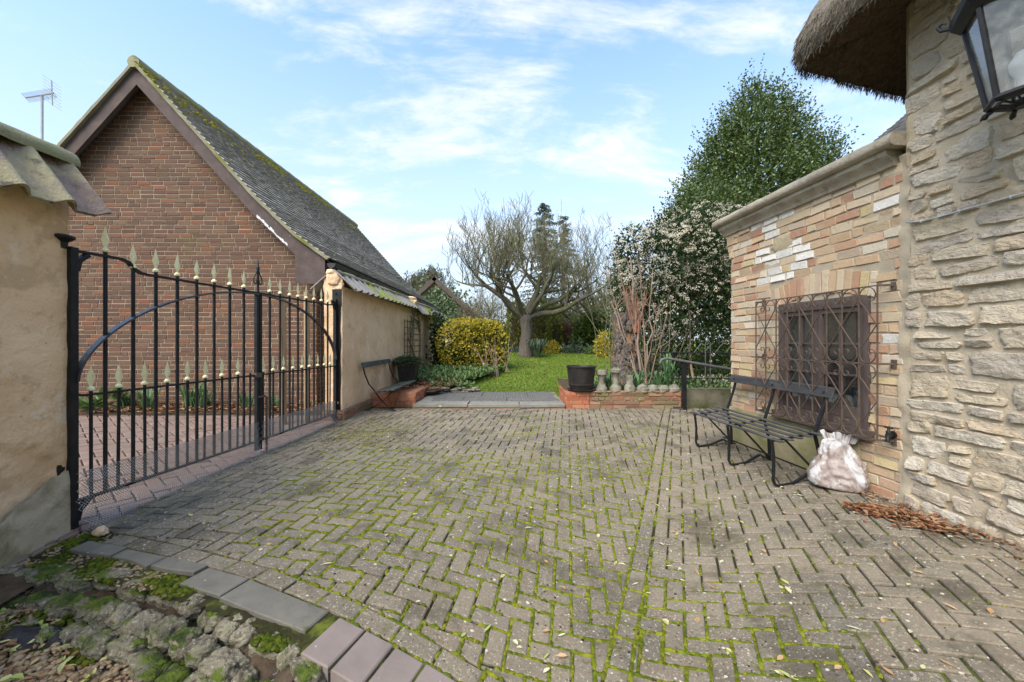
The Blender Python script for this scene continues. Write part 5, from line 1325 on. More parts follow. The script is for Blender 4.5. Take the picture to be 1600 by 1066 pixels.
for z in (gz0, gzm, gz1):
    for s, d in ((ga, -.05), (gb, .03)):
        mb = MB(); mb.tube([RW.pt(s, z, OFF), RW.pt(s + d * .6, z, .02)], 1, rect=(.016, .012), ref=(0, 0, 1)); q = RW.pt(s + d * .6, z, .016)
        mb.obox(RW.pt(s + d * .6 - .02, z - .035, .010), RW.pt(.04, 0, 0) - RW.pt(0, 0, 0), RW.pt(0, 0, .010) - RW.pt(0, 0, 0), V((0, 0, .07))); mb.build('bracket', M['rust'], gri)

# ---------------------------------------------------------------- tap
ts, tz = RW.sz(1398, 681, .04)
tp = thing('garden_tap', 'small black garden tap on the brick pier beside the stone wall', 'tap', RW.pt(ts, tz))
mb = MB(); mb.tube([RW.pt(ts + .03, tz, -.01), RW.pt(ts + .02, tz, .05), RW.pt(ts + .005, tz + .002, .085), RW.pt(ts - .015, tz - .01, .115), RW.pt(ts - .02, tz - .045, .12)], [.013, .015, .022, .014, .012], 10)
mb.tube([RW.pt(ts + .03, tz, .005), RW.pt(ts + .03, tz, .03)], .03, 8); mb.build('spout', M['iron'], tp, smooth=50)
mb = MB(); c = RW.pt(ts + .005, tz + .01, .085); mb.lathe([(.016, 0), (.018, .02), (.010, .03), (.008, .06), (0, .062)], c, 10)
mb.tube([c + (RW.pt(-.03, .05, 0) - RW.pt(0, 0, 0)), c + (RW.pt(.03, .05, 0) - RW.pt(0, 0, 0))], .006, 6); mb.build('handle', M['iron'], tp, smooth=50)

# ================================================================ right bench
bs0, bs1 = RW.st(1209, .60), RW.st(1088, .60)
bz = lambda s, o: g(RW.pt(s, 0, o).x, RW.pt(s, 0, o).y)
ben = thing('slatted_bench', 'black slatted iron framed bench in front of the grilled window', 'bench', RW.pt((bs0 + bs1) / 2, 0, .4))
SH_, BH_ = .345, .79
for i, o in enumerate((.60, .515, .43, .345, .255)):
    mb = MB(); z = .330 + .0135 * i
    a = RW.pt(bs0 - .10, z, o - .026); mb.obox(a, RW.pt(bs1 + .10, z, o - .026) - a, RW.pt(0, 0, .052) - RW.pt(0, 0, 0), V((0, 0, .013)))
    ob = mb.build('seat_slat', M['bench'], ben)
    md = ob.modifiers.new('b', 'BEVEL'); md.width = .005; md.segments = 2
mb = MB(); a = RW.pt(bs0 - .09, .705, .115); mb.obox(a, RW.pt(bs1 + .09, .705, .115) - a, RW.pt(0, -.004, .024) - RW.pt(0, 0, 0), RW.pt(0, .09, -.03) - RW.pt(0, 0, 0))
ob = mb.build('backrest', M['bench'], ben); md = ob.modifiers.new('b', 'BEVEL'); md.width = .007; md.segments = 2
sref = RW.pt(1, 0, 0) - RW.pt(0, 0, 0)
for s in (bs0, lerp(bs0, bs1, .5), bs1):
    zb = bz(s, .6); zr_ = bz(s, .16)
    f = MB(); f.tube([RW.pt(s, .325, .625), RW.pt(s, .30, .615), RW.pt(s, .16, .60), RW.pt(s, zb + .06, .605), RW.pt(s, zb + .02, .585), RW.pt(s, zb + .012, .55), RW.pt(s, zb + .03, .42), RW.pt(s, zr_ + .06, .27), RW.pt(s, zr_ + .03, .2), RW.pt(s, zr_ + .012, .16)], 1, rect=(.026, .015), ref=sref); f.build('front_leg', M['iron'], ben)
    f = MB(); f.tube([RW.pt(s, .785, .088), RW.pt(s, .60, .135), RW.pt(s, SH_ + .03, .215), RW.pt(s, SH_ - .03, .20), RW.pt(s, .18, .165), RW.pt(s, zr_ + .01, .155), RW.pt(s, zr_ + .006, .11)], 1, rect=(.030, .014), ref=sref); f.build('back_leg', M['iron'], ben)
    f = MB(); f.tube([RW.pt(s, .322, .61), RW.pt(s, .352, .40), RW.pt(s, .378, .21)], 1, rect=(.026, .012), ref=sref)
    f.tube([RW.pt(s, .335, .50), RW.pt(s, zr_ + .07, .20), RW.pt(s, zr_ + .02, .17)], 1, rect=(.022, .013), ref=sref); f.build('brace', M['iron'], ben)
f = MB(); f.tube([RW.pt(bs0, .05, .26), RW.pt(bs1, .05, .26)], .008, 6); f.build('stretcher', M['iron'], ben)
f = MB()
for s in (bs0, lerp(bs0, bs1, .5), bs1):
    for o in (.60, .515, .43, .345, .255): f.tube([RW.pt(s, .33 + .0135 * (.60 - o) / .086, o), RW.pt(s, .346 + .0135 * (.60 - o) / .086, o)], .008, 8)
    f.tube([RW.pt(s, .745, .10), RW.pt(s, .745, .132)], .009, 8)
f.build('bolt_head', M['iron'], ben)

# ================================================================ left bench
ls0, ls1 = .62, 1.95
lb = thing('folding_bench', 'weathered black folding bench with curved iron legs against the rendered wall', 'bench', LW.pt((ls0 + ls1) / 2, .03, .35))
lz = lambda s, o: g(LW.pt(s, 0, o).x, LW.pt(s, 0, o).y)
for i, o in enumerate((.56, .475, .39, .305)):
    mb = MB(); z = .40 - .012 * i; a = LW.pt(ls0 - .06, z, o - .036); mb.obox(a, LW.pt(ls1 + .12, z, o - .036) - a, LW.pt(0, 0, .072) - LW.pt(0, 0, 0), V((0, 0, .024)))
    ob = mb.build('seat_slat', M['bench_old'], lb); md = ob.modifiers.new('b', 'BEVEL'); md.width = .005; md.segments = 2
mb = MB(); a = LW.pt(ls0 - .05, .765, .075); mb.obox(a, LW.pt(ls1 + .08, .765, .075) - a, LW.pt(0, 0, .024) - LW.pt(0, 0, 0), LW.pt(0, .085, -.02) - LW.pt(0, 0, 0))
ob = mb.build('backrest', M['bench_old'], lb); md = ob.modifiers.new('b', 'BEVEL'); md.width = .006; md.segments = 2
yref = (0, 1, 0)
for s in (ls0, ls1):
    zb = lz(s, .4)
    f = MB(); f.tube([LW.pt(s, .84, .06), LW.pt(s, .66, .10), LW.pt(s, .50, .165), LW.pt(s, .40, .25), LW.pt(s, .28, .33), LW.pt(s, zb + .12, .42), LW.pt(s, zb + .03, .52), LW.pt(s, zb + .012, .60)], 1, rect=(.030, .014), ref=yref); f.build('back_leg', M['iron'], lb)
    f = MB(); f.tube([LW.pt(s + .03, .395, .56), LW.pt(s + .03, .30, .47), LW.pt(s + .03, .2, .36), LW.pt(s + .03, zb + .06, .22), LW.pt(s + .03, zb + .02, .16), LW.pt(s + .03, zb + .02, .10)], 1, rect=(.030, .014), ref=yref); f.build('front_leg', M['iron'], lb)
    f = MB(); f.tube([LW.pt(s + .015, .392, .60), LW.pt(s + .015, .36, .24)], 1, rect=(.026, .012), ref=yref); f.build('seat_bearer', M['iron'], lb)
f = MB(); f.tube([LW.pt(ls0 + .5, .39, .54), LW.pt(ls0 + .42, .06, .46)], .008, 6); f.build('prop', M['rust'], lb)

# ================================================================ sack
sc_ = at(1308, 760, 3.35); sc_.z = g(sc_.x, sc_.y)
def sackf(a, b):
    an = a * 2 * math.pi; t = b; h = .40
    # slumped: wide low belly, narrowing to a folded pinched top
    r = lerp(.195, .205, sstep(0, .25, t)); r = lerp(r, .105, sstep(.30, .95, t)); r *= math.sqrt(max(0, 1 - abs(2 * t - 1) ** 9)) if t > .5 else math.sqrt(max(0, 1 - abs(2 * t - 1) ** 14))
    cx, cy = math.cos(an), math.sin(an)
    ex = abs(cx) ** .7 * (1 if cx > 0 else -1); ey = abs(cy) ** .7 * (1 if cy > 0 else -1)
    q = V((ex * r, ey * r * lerp(.72, .42, t), h * (t - .06 * math.sin(t * 3.14))))
    n0 = noise.noise(V((q.x * 6, q.y * 6, q.z * 6))); n1 = noise.noise(V((q.x * 13 + 4, q.y * 13, q.z * 10)))
    fold = .016 * n0 + .010 * n1 + .010 * t * t * math.sin(an * 11 + 5 * n0) + .007 * math.sin(q.z * 52 + 6 * n0 + an * 2) * (.4 + n1) + .006 * math.sin((q.x + q.z * .7) * 75 + 7 * n1) * (.5 - n0)
    q = q + V((cx, cy, .15)) * fold + V((0, 0, .045 * t * t * noise.noise(V((math.cos(an) * 1.5, math.sin(an) * 1.5, 1)))))
    q.z = max(q.z, 0)
    q = Matrix.Rotation(-.75, 3, 'Z') @ q
    return V((sc_.x, sc_.y, sc_.z - .004)) + q + V((.05, .03, 0)) * t ** 1.3 - V((.03, .0, 0)) * sstep(.6, 1, t)
mbt = MB()
def ruff(a, b):
    an = -.75 + (a - .5) * .5; x = (a - .5) * .20 * (1 + .35 * b); k = .016 * math.sin(a * 23) * (.4 + b) + .010 * math.sin(a * 51 + 2)
    q = Matrix.Rotation(-.75, 3, 'Z') @ V((x, k + .02 * b, .375 + .075 * b + .012 * math.sin(a * 17) * b))
    return V((sc_.x, sc_.y, sc_.z)) + q + V((.035, .02, 0))
mbt.grid(ruff, 60, 8)
mb = MB(); mb.grid(sackf, 110, 80)
sk = tag(mb.build('plastic_sack', M['sack'], origin=sc_, smooth=180), 'full crumpled white and brown plastic sack slumped under the grilled window', 'sack')
mbt.build('gathered_top', M['sack'], sk, smooth=180)

# ================================================================ lantern
LC = V((2.62, 2.035)); pv = V((LC.x, LC.y)).normalized(); pl = V((-pv.y, pv.x))
def lv(ang, r, z): a = rad(ang); q = LC + (pl * math.cos(a) - pv * math.sin(a)) * r; return V((q.x, q.y, z))
lan = thing('wall_lantern', 'large black six sided lantern with tapering glass on the stone wall', 'lantern', (LC.x, LC.y, 2.4))
ANG = [-13 + 60 * k for k in range(6)]; zb_, zt_ = 2.46, 2.93; rb_, rt_ = .128, .215
for k, a in enumerate(ANG):
    b = ANG[(k + 1) % 6]
    f = MB(); f.tube([lv(a, rb_, zb_ - .01), lv(a, rt_, zt_ + .01)], .0125, 6); f.build('corner_bar', M['iron'], lan)
    f = MB(); i_ = .004; f.ngon_prism([lv(a, rb_ - i_, zb_), lv(b, rb_ - i_, zb_), lv(b, rt_ - i_, zt_), lv(a, rt_ - i_, zt_)], (0, 0, .0001)) if False else f.quad(lv(a, rb_ - i_, zb_), lv(b, rb_ - i_, zb_), lv(b, rt_ - i_, zt_), lv(a, rt_ - i_, zt_)); f.build('glass_panel', M['lantern_glass'], lan)
    f = MB(); f.tube([lv(a, rb_ - .02, zb_ - .03), lv(a, rb_ + .01, zb_ - .045), lv(a, rb_ + .025, zb_ - .062)], [.010, .013, .004], 6); f.rock(lv(a, rb_ + .008, zb_ - .052), (.013, .013, .012), seed=k); f.build('foot', M['iron'], lan, smooth=60)
def hexring(mb, rows):
    n = len(rows); vs = [lv(a, r, z) for (r, z) in rows for a in ANG]
    fs = [(i * 6 + k, i * 6 + (k + 1) % 6, (i + 1) * 6 + (k + 1) % 6, (i + 1) * 6 + k) for i in range(n - 1) for k in range(6)]
    mb.add(vs, fs)
f = MB(); hexring(f, [(rb_ - .03, zb_ - .006), (rb_ + .012, zb_ + .004), (rb_ + .016, zb_ - .012), (rb_ + .004, zb_ - .026), (rb_ - .03, zb_ - .03), (rb_ - .03, zb_ - .006)]); f.build('bottom_frame', M['iron'], lan)
f = MB()
for a in ANG: f.tube([lv(a, rb_, zb_ - .02), lv(a, .03, zb_ - .045)], .006, 5); f.tube([lv(a + 30, rb_ * .86, zb_ - .02), lv(a + 30, .03, zb_ - .045)], .005, 5)
f.tube([lv(0, .0, zb_ - .06), lv(0, 0, zb_ - .02)], .03, 10); f.build('base_grid', M['iron'], lan)
f = MB(); hexring(f, [(rt_ - .03, zt_), (rt_ + .012, zt_ - .012), (rt_ + .055, zt_ + .035), (rt_ + .06, zt_ + .075), (rt_ + .03, zt_ + .095), (.14, zt_ + .22), (.08, zt_ + .28), (.075, zt_ + .36), (.10, zt_ + .38), (.02, zt_ + .46)])
hexring(f, [(rt_ - .03, zt_), (rt_ - .02, zt_ + .05), (.12, zt_ + .19), (.01, zt_ + .2)]); f.build('roof', M['iron'], lan)
for k, a in enumerate(ANG):
    f = MB(); f.tube([lv(a, rt_ + .05, zt_ + .055), lv(a, rt_ + .09, zt_ + .07), lv(a, rt_ + .105, zt_ + .095), lv(a, rt_ + .085, zt_ + .11), lv(a, rt_ + .07, zt_ + .095)], [.012, .012, .01, .008, .004], 6); f.build('corner_scroll', M['iron'], lan, smooth=60)
f = MB(); wp = RW.pt(RW.st(1600) - .12, 3.36, .02); f.tube([V((LC.x, LC.y, zt_ + .40)), V((LC.x + .06, LC.y + .02, 3.46)), V((LC.x + .25, LC.y + .03, 3.46)), wp], .016, 8); f.build('bracket', M['iron'], lan, smooth=60)
f = MB(); f.lathe([(.02, 0), (.024, .06), (.05, .11), (.055, .15), (.03, .20), (0, .21)], V((LC.x, LC.y, zb_ + .02)), 14); f.build('bulb', M['white_paint'], lan, smooth=60)

# ================================================================ far retaining wall, tub, balusters, rail and fence
ret = thing('retaining_wall', 'low mossy brick retaining wall at the back of the paving', 'wall', (1.9, 6.85, 0))
PW = lambda s, z, o: V((s, 6.75 - o, z))
mb = MB(); brick_rows(mb, PW, .92, 1.31, -.02, .34, L=.222, hc=.0725, bond='flemish', jit=.003, proud=.02); mb.obox((.925, 6.74, -.1), (.38, 0, 0), (0, .25, 0), (0, 0, .438)); 
PWs = lambda s, z, o: V((.92 - o, 6.75 + s, z)); brick_rows(mb, PWs, 0, 1.0, -.02, .34, hc=.0725, jit=.003)
mb.build('brick_pier', M['redbrick'], ret)
mb = MB(); brick_rows(mb, PW, 1.32, 2.86, -.02, .33, L=.222, hc=.07, bond='english', jit=.006, proud=.008); mb.obox((1.31, 6.755, -.1), (1.56, 0, 0), (0, .24, 0), (0, 0, .43)); mb.build('brick_face', M['oldbrick'], ret)
mb = MB()
for k in range(16): mb.rock((lerp(1.36, 2.85, k / 15), 6.80 + RN.uniform(-.03, .03), .335), (.075, .07, .02), seed=k, nu=10, nv=6, amp=.3)
mb.build('coping', M['oldbrick'], ret, smooth=60)
gw_ = MB(); gw_.grid(lambda a, b: (lambda s, z: V((s, 6.78 + .02 * nz(s * 5, z * 5), z)))(lerp(2.86, 5.5, a), lerp(-.1, .38 + .015 * nz(a * 20, 1), b)), 50, 12); gw_.grid(lambda a, b: V((lerp(2.86, 5.5, a), lerp(6.78, 7.05, b), .38 + .012 * nz(a * 30, b * 4))), 50, 6)
tag(gw_.build('rendered_retaining_wall', M['green_wall'], origin=(4, 6.8, 0), smooth=60), 'algae green rendered low wall running on behind the handrail post', 'wall')
tb = at(908, 612, 6.88)
tub = thing('plant_tub', 'black ribbed plastic plant tub standing on the red brick pier', 'plant tub', (tb.x, tb.y, .345))
mb = MB(); mb.lathe([(.19, .035), (.20, .07), (.21, .10), (.222, .105), (.222, .12), (.212, .125), (.245, .40), (.258, .405), (.26, .425), (.245, .428), (.235, .40), (.22, .36), (0, .35)], (tb.x, tb.y, .345), 36); mb.build('body', M['tub'], tub, smooth=40)
mb = MB(); mb.lathe([(.20, 0), (.235, .012), (.245, .032), (.225, .036), (.19, .026), (0, .026)], (tb.x, tb.y, .345), 36); mb.build('saucer', M['tub'], tub, smooth=40)
mb = MB(); mb.lathe([(.224, .365), (.1, .375), (0, .37)], (tb.x, tb.y, .345), 24); mb.build('soil', M['soil'], tub)
BAL = [(940, .36, 'squat', 'weathered stone baluster with flat cap nearest the black plant tub'), (962, .40, 'tall', 'tallest weathered stone baluster, in front of the broken tree stump'), (984, .27, 'mid', 'broken stone baluster stub with pale snapped top beside the stump'),
       (1004, .13, 'base', 'dark stone baluster base under leafy stems, next to the broken stub'), (1020, .11, 'base', 'small pale topped stone baluster base between two darker ones'), (1036, .10, 'base', 'rough stone baluster base with a russet leaf behind it'), (1053, .13, 'base', 'wide stone baluster base nearest the handrail post')]
for px_, h, kd, lab in BAL:
    c = at(px_, 615, 6.84); c.z = .345; r = .098 if kd != 'base' else .10
    if kd in ('squat', 'tall'): prof = [(r, 0), (r, .06), (r * .8, .085), (r * .55, .12), (r * .5, h * .55), (r * .62, h * .70), (r * .85, h * .78), (r, h * .80), (r * 1.02, h * .90), (r * .8, h * .92), (r * .45, h), (0, h)] if kd == 'tall' else [(r, 0), (r, .05), (r * .8, .08), (r * .5, .13), (r * .52, h * .6), (r * .75, h * .74), (r * .95, h * .78), (r * .95, h * .92), (r * .8, h), (0, h)]
    elif kd == 'mid': prof = [(r, 0), (r, .06), (r * .8, .09), (r * .55, .13), (r * .6, .2), (r * .55, .26), (0, .27)]
    else: prof = [(r * 1.05, 0), (r * 1.05, .045), (r * .85, .06), (r * .8, .085), (r * .5, .10), (0, h)]
    mb = MB(); mb.lathe(prof, c, 20)
    mb.v = [(x + .006 * nz(x * 30, z * 30), y + .006 * nz(y * 30, z * 30), z) for x, y, z in mb.v]
    tag(mb.build('stone_baluster', M['balustone'], origin=c, smooth=45), lab, 'baluster', 'row of stone balusters on the retaining wall')
hr = thing('handrail', 'grey pipe handrail on a dark iron post at the end of the retaining wall', 'handrail', (2.90, 6.65, .05))
mb = MB(); q = at(1070, 565, 6.62); mb.obox((q.x - .045, 6.60, -.02), (.07, 0, 0), (0, .05, 0), (0, 0, .90)); mb.tube([(q.x - .15, 6.72, .06), (q.x - .02, 6.62, .06)], .035, 8); mb.build('post', M['iron'], hr)
mb = MB(); a, b, c, d = at(1031, 568, 6.6), at(1034, 562, 6.6), at(1042, 560, 6.6), at(1200, 587, 6.6)
mb.tube([a, b, c, lerp(c, d, .1), d], .022, 10); mb.build('rail', M['rail'], hr, smooth=60)
mb = MB(); pts = []
for k in range(14): an = k * .7; r = .05 * (1 - k / 16); pts.append(V((q.x - .06 + r * math.cos(an), 6.61, .80 + r * math.sin(an))))
mb.tube(pts, .006, 5); mb.build('scroll', M['iron'], hr)
fe = thing('garden_fence', 'low wrought iron garden fence with angled spikes in front of the white shrub', 'fence', (4, 7.4, .35))
mb = MB(); FY = 7.45
for z in (.50, .98): mb.tube([(2.35, FY, z), (5.6, FY, z)], .009, 6)
mb.build('rail', M['iron'], fe)
x = 2.38
mb = MB(); 
while x < 5.6: mb.tube([(x, FY, .33), (x, FY, .99)], .006, 5); x += .105
mb.build('bars', M['iron'], fe); fe_b = mb
mb = MB(); x = 2.4
while x < 5.6: mb.tube([(x, FY, .98), (x + .10, FY, 1.11), (x + .16, FY, 1.16)], .007, 5); x += .20
mb.build('spikes', M['rail'], fe)
hp = thing('hooped_stake', 'thin hooped iron stake standing behind the handrail', 'stake', (3.1, 7.3, .35))
mb = MB(); q = at(1106, 600, 7.3); mb.tube([(q.x - .045, 7.3, .3), (q.x - .045, 7.3, 1.12), (q.x - .03, 7.3, 1.19), (q.x, 7.3, 1.21), (q.x + .03, 7.3, 1.19), (q.x + .045, 7.3, 1.12), (q.x + .045, 7.3, .3)], .009, 6); mb.build('hoop', M['rail'], hp, smooth=60)

# ================================================================ aerial
aer = thing('tv_aerial', 'thin television aerial on a mast to the left of the garage roof', 'aerial', (-9.55, 8.05, 0))
mast = V((-9.5, 8.05, 0)); zt_a = at(63, 150, 8.05).z
mb = MB(); mb.tube([mast, mast + V((.0, 0, zt_a))], .022, 8); mb.tube([mast + V((0, 0, 2.1)), V((-9.0, 8.05, 2.1))], .02, 6); mb.build('mast', M['lead'], aer)
mb = MB(); a, b = at(40, 153, 8.05), at(84, 146, 8.05); mb.tube([a, b], .014, 6); n_ = 16; dr = V((.12, -.30, .09)).normalized()
for k in range(n_): c = lerp(a, b, k / (n_ - 1)); mb.tube([c - dr * .12, c + dr * .12], .006, 4)
mb.build('boom', M['lead'], aer)
mb = MB(); c = at(82, 146, 8.05); mb.tube([c + V((0, 0, -.24)), c + V((-.02, 0, .26))], .012, 5); dd = (at(97, 150, 8.05) - at(66, 128, 8.05)).normalized()
for k in range(8): q = lerp(c + V((.0, 0, -.22)), c + V((-.02, 0, .25)), k / 7); mb.tube([q - dd * .22, q + dd * .22], .006, 4)
mb.build('reflector', M['lead'], aer)

# ================================================================ trellis, pot
tr = thing('wire_trellis', 'dark wire trellis panel fixed to the rendered wall near the ivy tub', 'trellis', LW.pt(3.6, .5))
ty0, ty1 = 622 * 2.45 / (800 - 632), 622 * 2.45 / (800 - 657)
mb = MB()
for k in range(7): y = lerp(ty0, ty1, k / 6); mb.tube([(-2.45, y, .45), (-2.45, y, 1.70)], .009, 5)
for k in range(9): z = lerp(.5, 1.66, k / 8); mb.tube([(-2.44, ty0 - .05, z), (-2.44, ty1 + .05, z)], .009, 5)
mb.build('wires', M['rust'], tr)
pc = at(638, 602, 8.35); pz = .22
pt_ = thing('planter', 'black square planter of trailing ivy beyond the left bench', 'planter', (pc.x, pc.y, pz))
mb = MB(); w0, w1, h = .20, .27, .52
mb.lathe([(w0, 0), (w1, h), (w1 + .02, h), (w1 + .02, h + .03), (w1 - .02, h + .03), (w1 - .03, h - .03), (0, h - .04)], (pc.x, pc.y, pz), 4, rot=rad(45)); mb.build('box', M['tub'], pt_)
pb = thing('planting_bed_wall', 'small orange brick corner of the raised bed under the ivy planter', 'bed wall', (-2.0, 7.3, 0))
mb = MB()
PB1 = lambda s, z, o: V((-1.70 + o, 7.0 + s, z)); brick_rows(mb, PB1, 0, 1.25, -.02, .30, hc=.075, jit=.003)
PB2 = lambda s, z, o: V((-2.45 + s, 7.0 - o, z)); brick_rows(mb, PB2, 0, .75, -.02, .22, hc=.075, jit=.003)
mb.obox((-2.5, 7.005, -.1), (.795, 0, 0), (0, 1.25, 0), (0, 0, .38)); mb.build('bricks', M['redbrick'], pb)
es = thing('stacked_stones', 'low stack of flat stones edging the flower bed', 'stone edging', (-1.3, 8.1, .15))
mb = MB()
for k in range(34):
    u = RN.random(); p = V((lerp(-1.66, -.72, u), 8.1 + .25 * u + RN.uniform(-.05, .05), .15 + RN.choice((0, .045, .09)) * (1 - .3 * u)))
    mb = MB(); mb.rock(p, (RN.uniform(.05, .1), .06, .028), seed=k, nu=10, nv=6, amp=.3, rz=RN.uniform(-.3, .3)); mb.build('stone', M['balustone'], es, smooth=60)
# ================================================================ vegetation
def rdir():
    z = RN.uniform(-1, 1); a = RN.uniform(0, 6.283); r = math.sqrt(1 - z * z); return V((r * math.cos(a), r * math.sin(a), z))
def shellpt(blobs, wts, shell, lump=.18, fr=2.2):
    c, r = RN.choices(blobs, wts)[0]; c = V(c); d = rdir()
    k = lerp(shell, 1, RN.random() ** .6) * (1 + lump * noise.noise(d * fr + c) + lump * .6 * noise.noise(d * fr * 2.6 + c))
    return c + V((d.x * r[0], d.y * r[1], d.z * r[2])) * k, d
def leaves(mb, blobs, n, l, w, shell=.55, up=.2, lump=.18, zmin=-9, spread=.9, droop=0.0):
    wts = [(r[0] * r[1] * r[2]) ** (2 / 3) for c, r in blobs]
    for _ in range(n):
        p, d = shellpt(blobs, wts, shell, lump)
        if p.z < zmin: continue
        ld = (d + rdir() * spread + V((0, 0, up - droop))); ll = l * RN.uniform(.6, 1.3)
        mb.leaf(p, ld, rdir(), ll, w * RN.uniform(.7, 1.3), .12)
def sprigs(mb, blobs, n, L, l, w, k=8, up=.7, shell=.85, lump=.18, cone=.5):
    wts = [(r[0] * r[1] * r[2]) ** (2 / 3) for c, r in blobs]
    for _ in range(n):
        p, d = shellpt(blobs, wts, shell, lump)
        ax = (d + V((0, 0, up)) + rdir() * cone).normalized(); LL = L * RN.uniform(.5, 1.3)
        for q in range(k):
            b = p + ax * (LL * (q + 1) / k); ld = ax * .6 + rdir() * .9
            mb.leaf(b, ld, rdir(), l * RN.uniform(.7, 1.2) * (1 - .3 * q / k), w, .1)
def stems(mb, base, n, h, spread, r0=.012, lean=.25):
    for _ in range(n):
        b = V(base) + V((RN.gauss(0, spread), RN.gauss(0, spread), 0)); d = V((RN.gauss(0, lean), RN.gauss(0, lean), 1)); hh = h * RN.uniform(.6, 1.1); pts = [b]
        for k in range(5): d = d + rdir() * .18; pts.append(pts[-1] + d.normalized() * hh / 5)
        mb.tube(pts, [r0, r0 * .85, r0 * .7, r0 * .55, r0 * .4, r0 * .2], 5, cap=False)
def bush(name, label, cat, base, blobs, mat, n, l, w, stem=None, group=None, sp=0, **kw):
    t = thing(name, label, cat, base, group)
    mb = MB(); leaves(mb, blobs, n, l, w, **kw)
    if sp: sprigs(mb, blobs, sp, l * 3.5, l, w, 6)
    mb.build('crown', mat, t)
    mb = MB(); hi = max(c[2] for c, r in blobs) - base[2]
    stems(mb, base, stem or 5, hi, .12); mb.build('trunk', M['dead_stem'], t)
    return t

# white flowering shrub
VB = [((3.35, 9.5, 1.5), (1.05, 1.0, 1.25)), ((4.6, 9.6, 1.6), (1.4, 1.1, 1.4)), ((6.0, 9.8, 1.8), (1.5, 1.2, 1.5)), ((3.3, 9.5, 2.9), (.95, .95, 1.0)), ((4.2, 9.7, 3.2), (1.15, 1.1, .95)), ((5.3, 9.9, 3.4), (1.3, 1.1, 1.1)), ((2.85, 9.4, 3.35), (.42, .5, .55)), ((2.75, 9.3, 2.2), (.5, .6, .8)), ((4.6, 9.7, 4.05), (.6, .6, .42)), ((3.3, 9.1, .75), (.8, .5, .55)), ((4.8, 9.1, .75), (1.2, .5, .55)), ((6.2, 9.3, .8), (1.0, .5, .6)), ((3.7, 9.5, 3.85), (.45, .5, .4))]
vb = thing('viburnum_shrub', 'huge dark shrub covered in creamy white blossom behind the iron fence', 'flowering shrub', (4.2, 9.6, .4))
mb = MB(); leaves(mb, VB, 34000, .085, .045, shell=.45, lump=.22); sprigs(mb, VB, 700, .25, .07, .035, 6, up=.3); mb.build('crown', M['l_vib'], vb)
mb = MB(); stems(mb, (4.0, 9.6, .3), 14, 2.5, .5, .03); mb.build('trunk', M['dead_stem'], vb)
mb = MB(); wts = [(r[0] * r[1] * r[2]) ** (2 / 3) for c, r in VB]; k = 0
while k < 2900:
    p, d = shellpt(VB, wts, .96, .22)
    if p.z < .7 or d.y > .5: continue
    dens = .20 + .8 * sstep(1.2, 3.2, p.z) + .35 * nz(p.x * 1.3, p.z * 1.3)
    if RN.random() > dens: continue
    p = p + d * .05; r = RN.uniform(.03, .07); t1 = d.cross(V((0, 0, 1))).normalized(); t2 = d.cross(t1)
    for q in range(11):
        a = RN.uniform(0, 6.28); rr = r * math.sqrt(RN.random()); c = p + t1 * math.cos(a) * rr + t2 * math.sin(a) * rr + d * (.02 * (1 - (rr / r) ** 2)) + rdir() * .006
        mb.leaf(c, t1 * RN.gauss(0, 1) + t2 * RN.gauss(0, 1) + d * .4, d, .026, .022, .2)
    k += 1
mb.build('blossom', M['l_flower'], vb)['kind'] = 'stuff'

# big evergreen behind
EV = [((8.1, 13.2, 3.6), (2.7, 2.2, 2.2)), ((8.15, 13.2, 5.6), (2.35, 2.1, 1.9)), ((8.05, 13.2, 7.0), (1.75, 1.6, 1.6)), ((8.15, 13.2, 8.2), (1.0, 1.0, 1.1)), ((8.1, 13.2, 9.05), (.45, .45, .75)), ((9.75, 13, 6.9), (.75, .8, .8)), ((6.4, 13, 5.5), (.9, .8, 1.0)), ((10.2, 13, 5.6), (.8, .8, 1.0)), ((7.1, 13, 7.4), (.6, .6, .8))]
ev = thing('evergreen_tree', 'tall conical dark green evergreen tree rising above the white shrub', 'tree', (8.1, 13.2, .8))
mb = MB(); leaves(mb, EV, 22000, .15, .075, shell=.4, lump=.2); sprigs(mb, EV, 4300, .65, .12, .055, 10, up=.9, shell=.8); mb.build('crown', M['l_holly'], ev)
mb = MB(); mb.tube([(8.1, 13.2, .3), (8.1, 13.2, 3), (8.12, 13.2, 6), (8.1, 13.2, 8.6)], [.25, .2, .12, .03], 8); mb.build('trunk', M['bark'], ev)
bush('evergreen_shrub', 'loose mid green leafy shrub between the white shrub and the tall evergreen', 'shrub', (5.6, 11.4, .8), [((5.4, 11.4, 3.0), (1.1, .9, 1.6)), ((5.2, 11.4, 4.6), (.8, .7, .7)), ((6.1, 11.5, 4.9), (.9, .8, .7)), ((6.8, 11.6, 3.8), (1.2, .9, 1.2)), ((5.0, 11.4, 5.25), (.25, .25, .4))], M['l_holly'], 9000, .12, .06, sp=900)

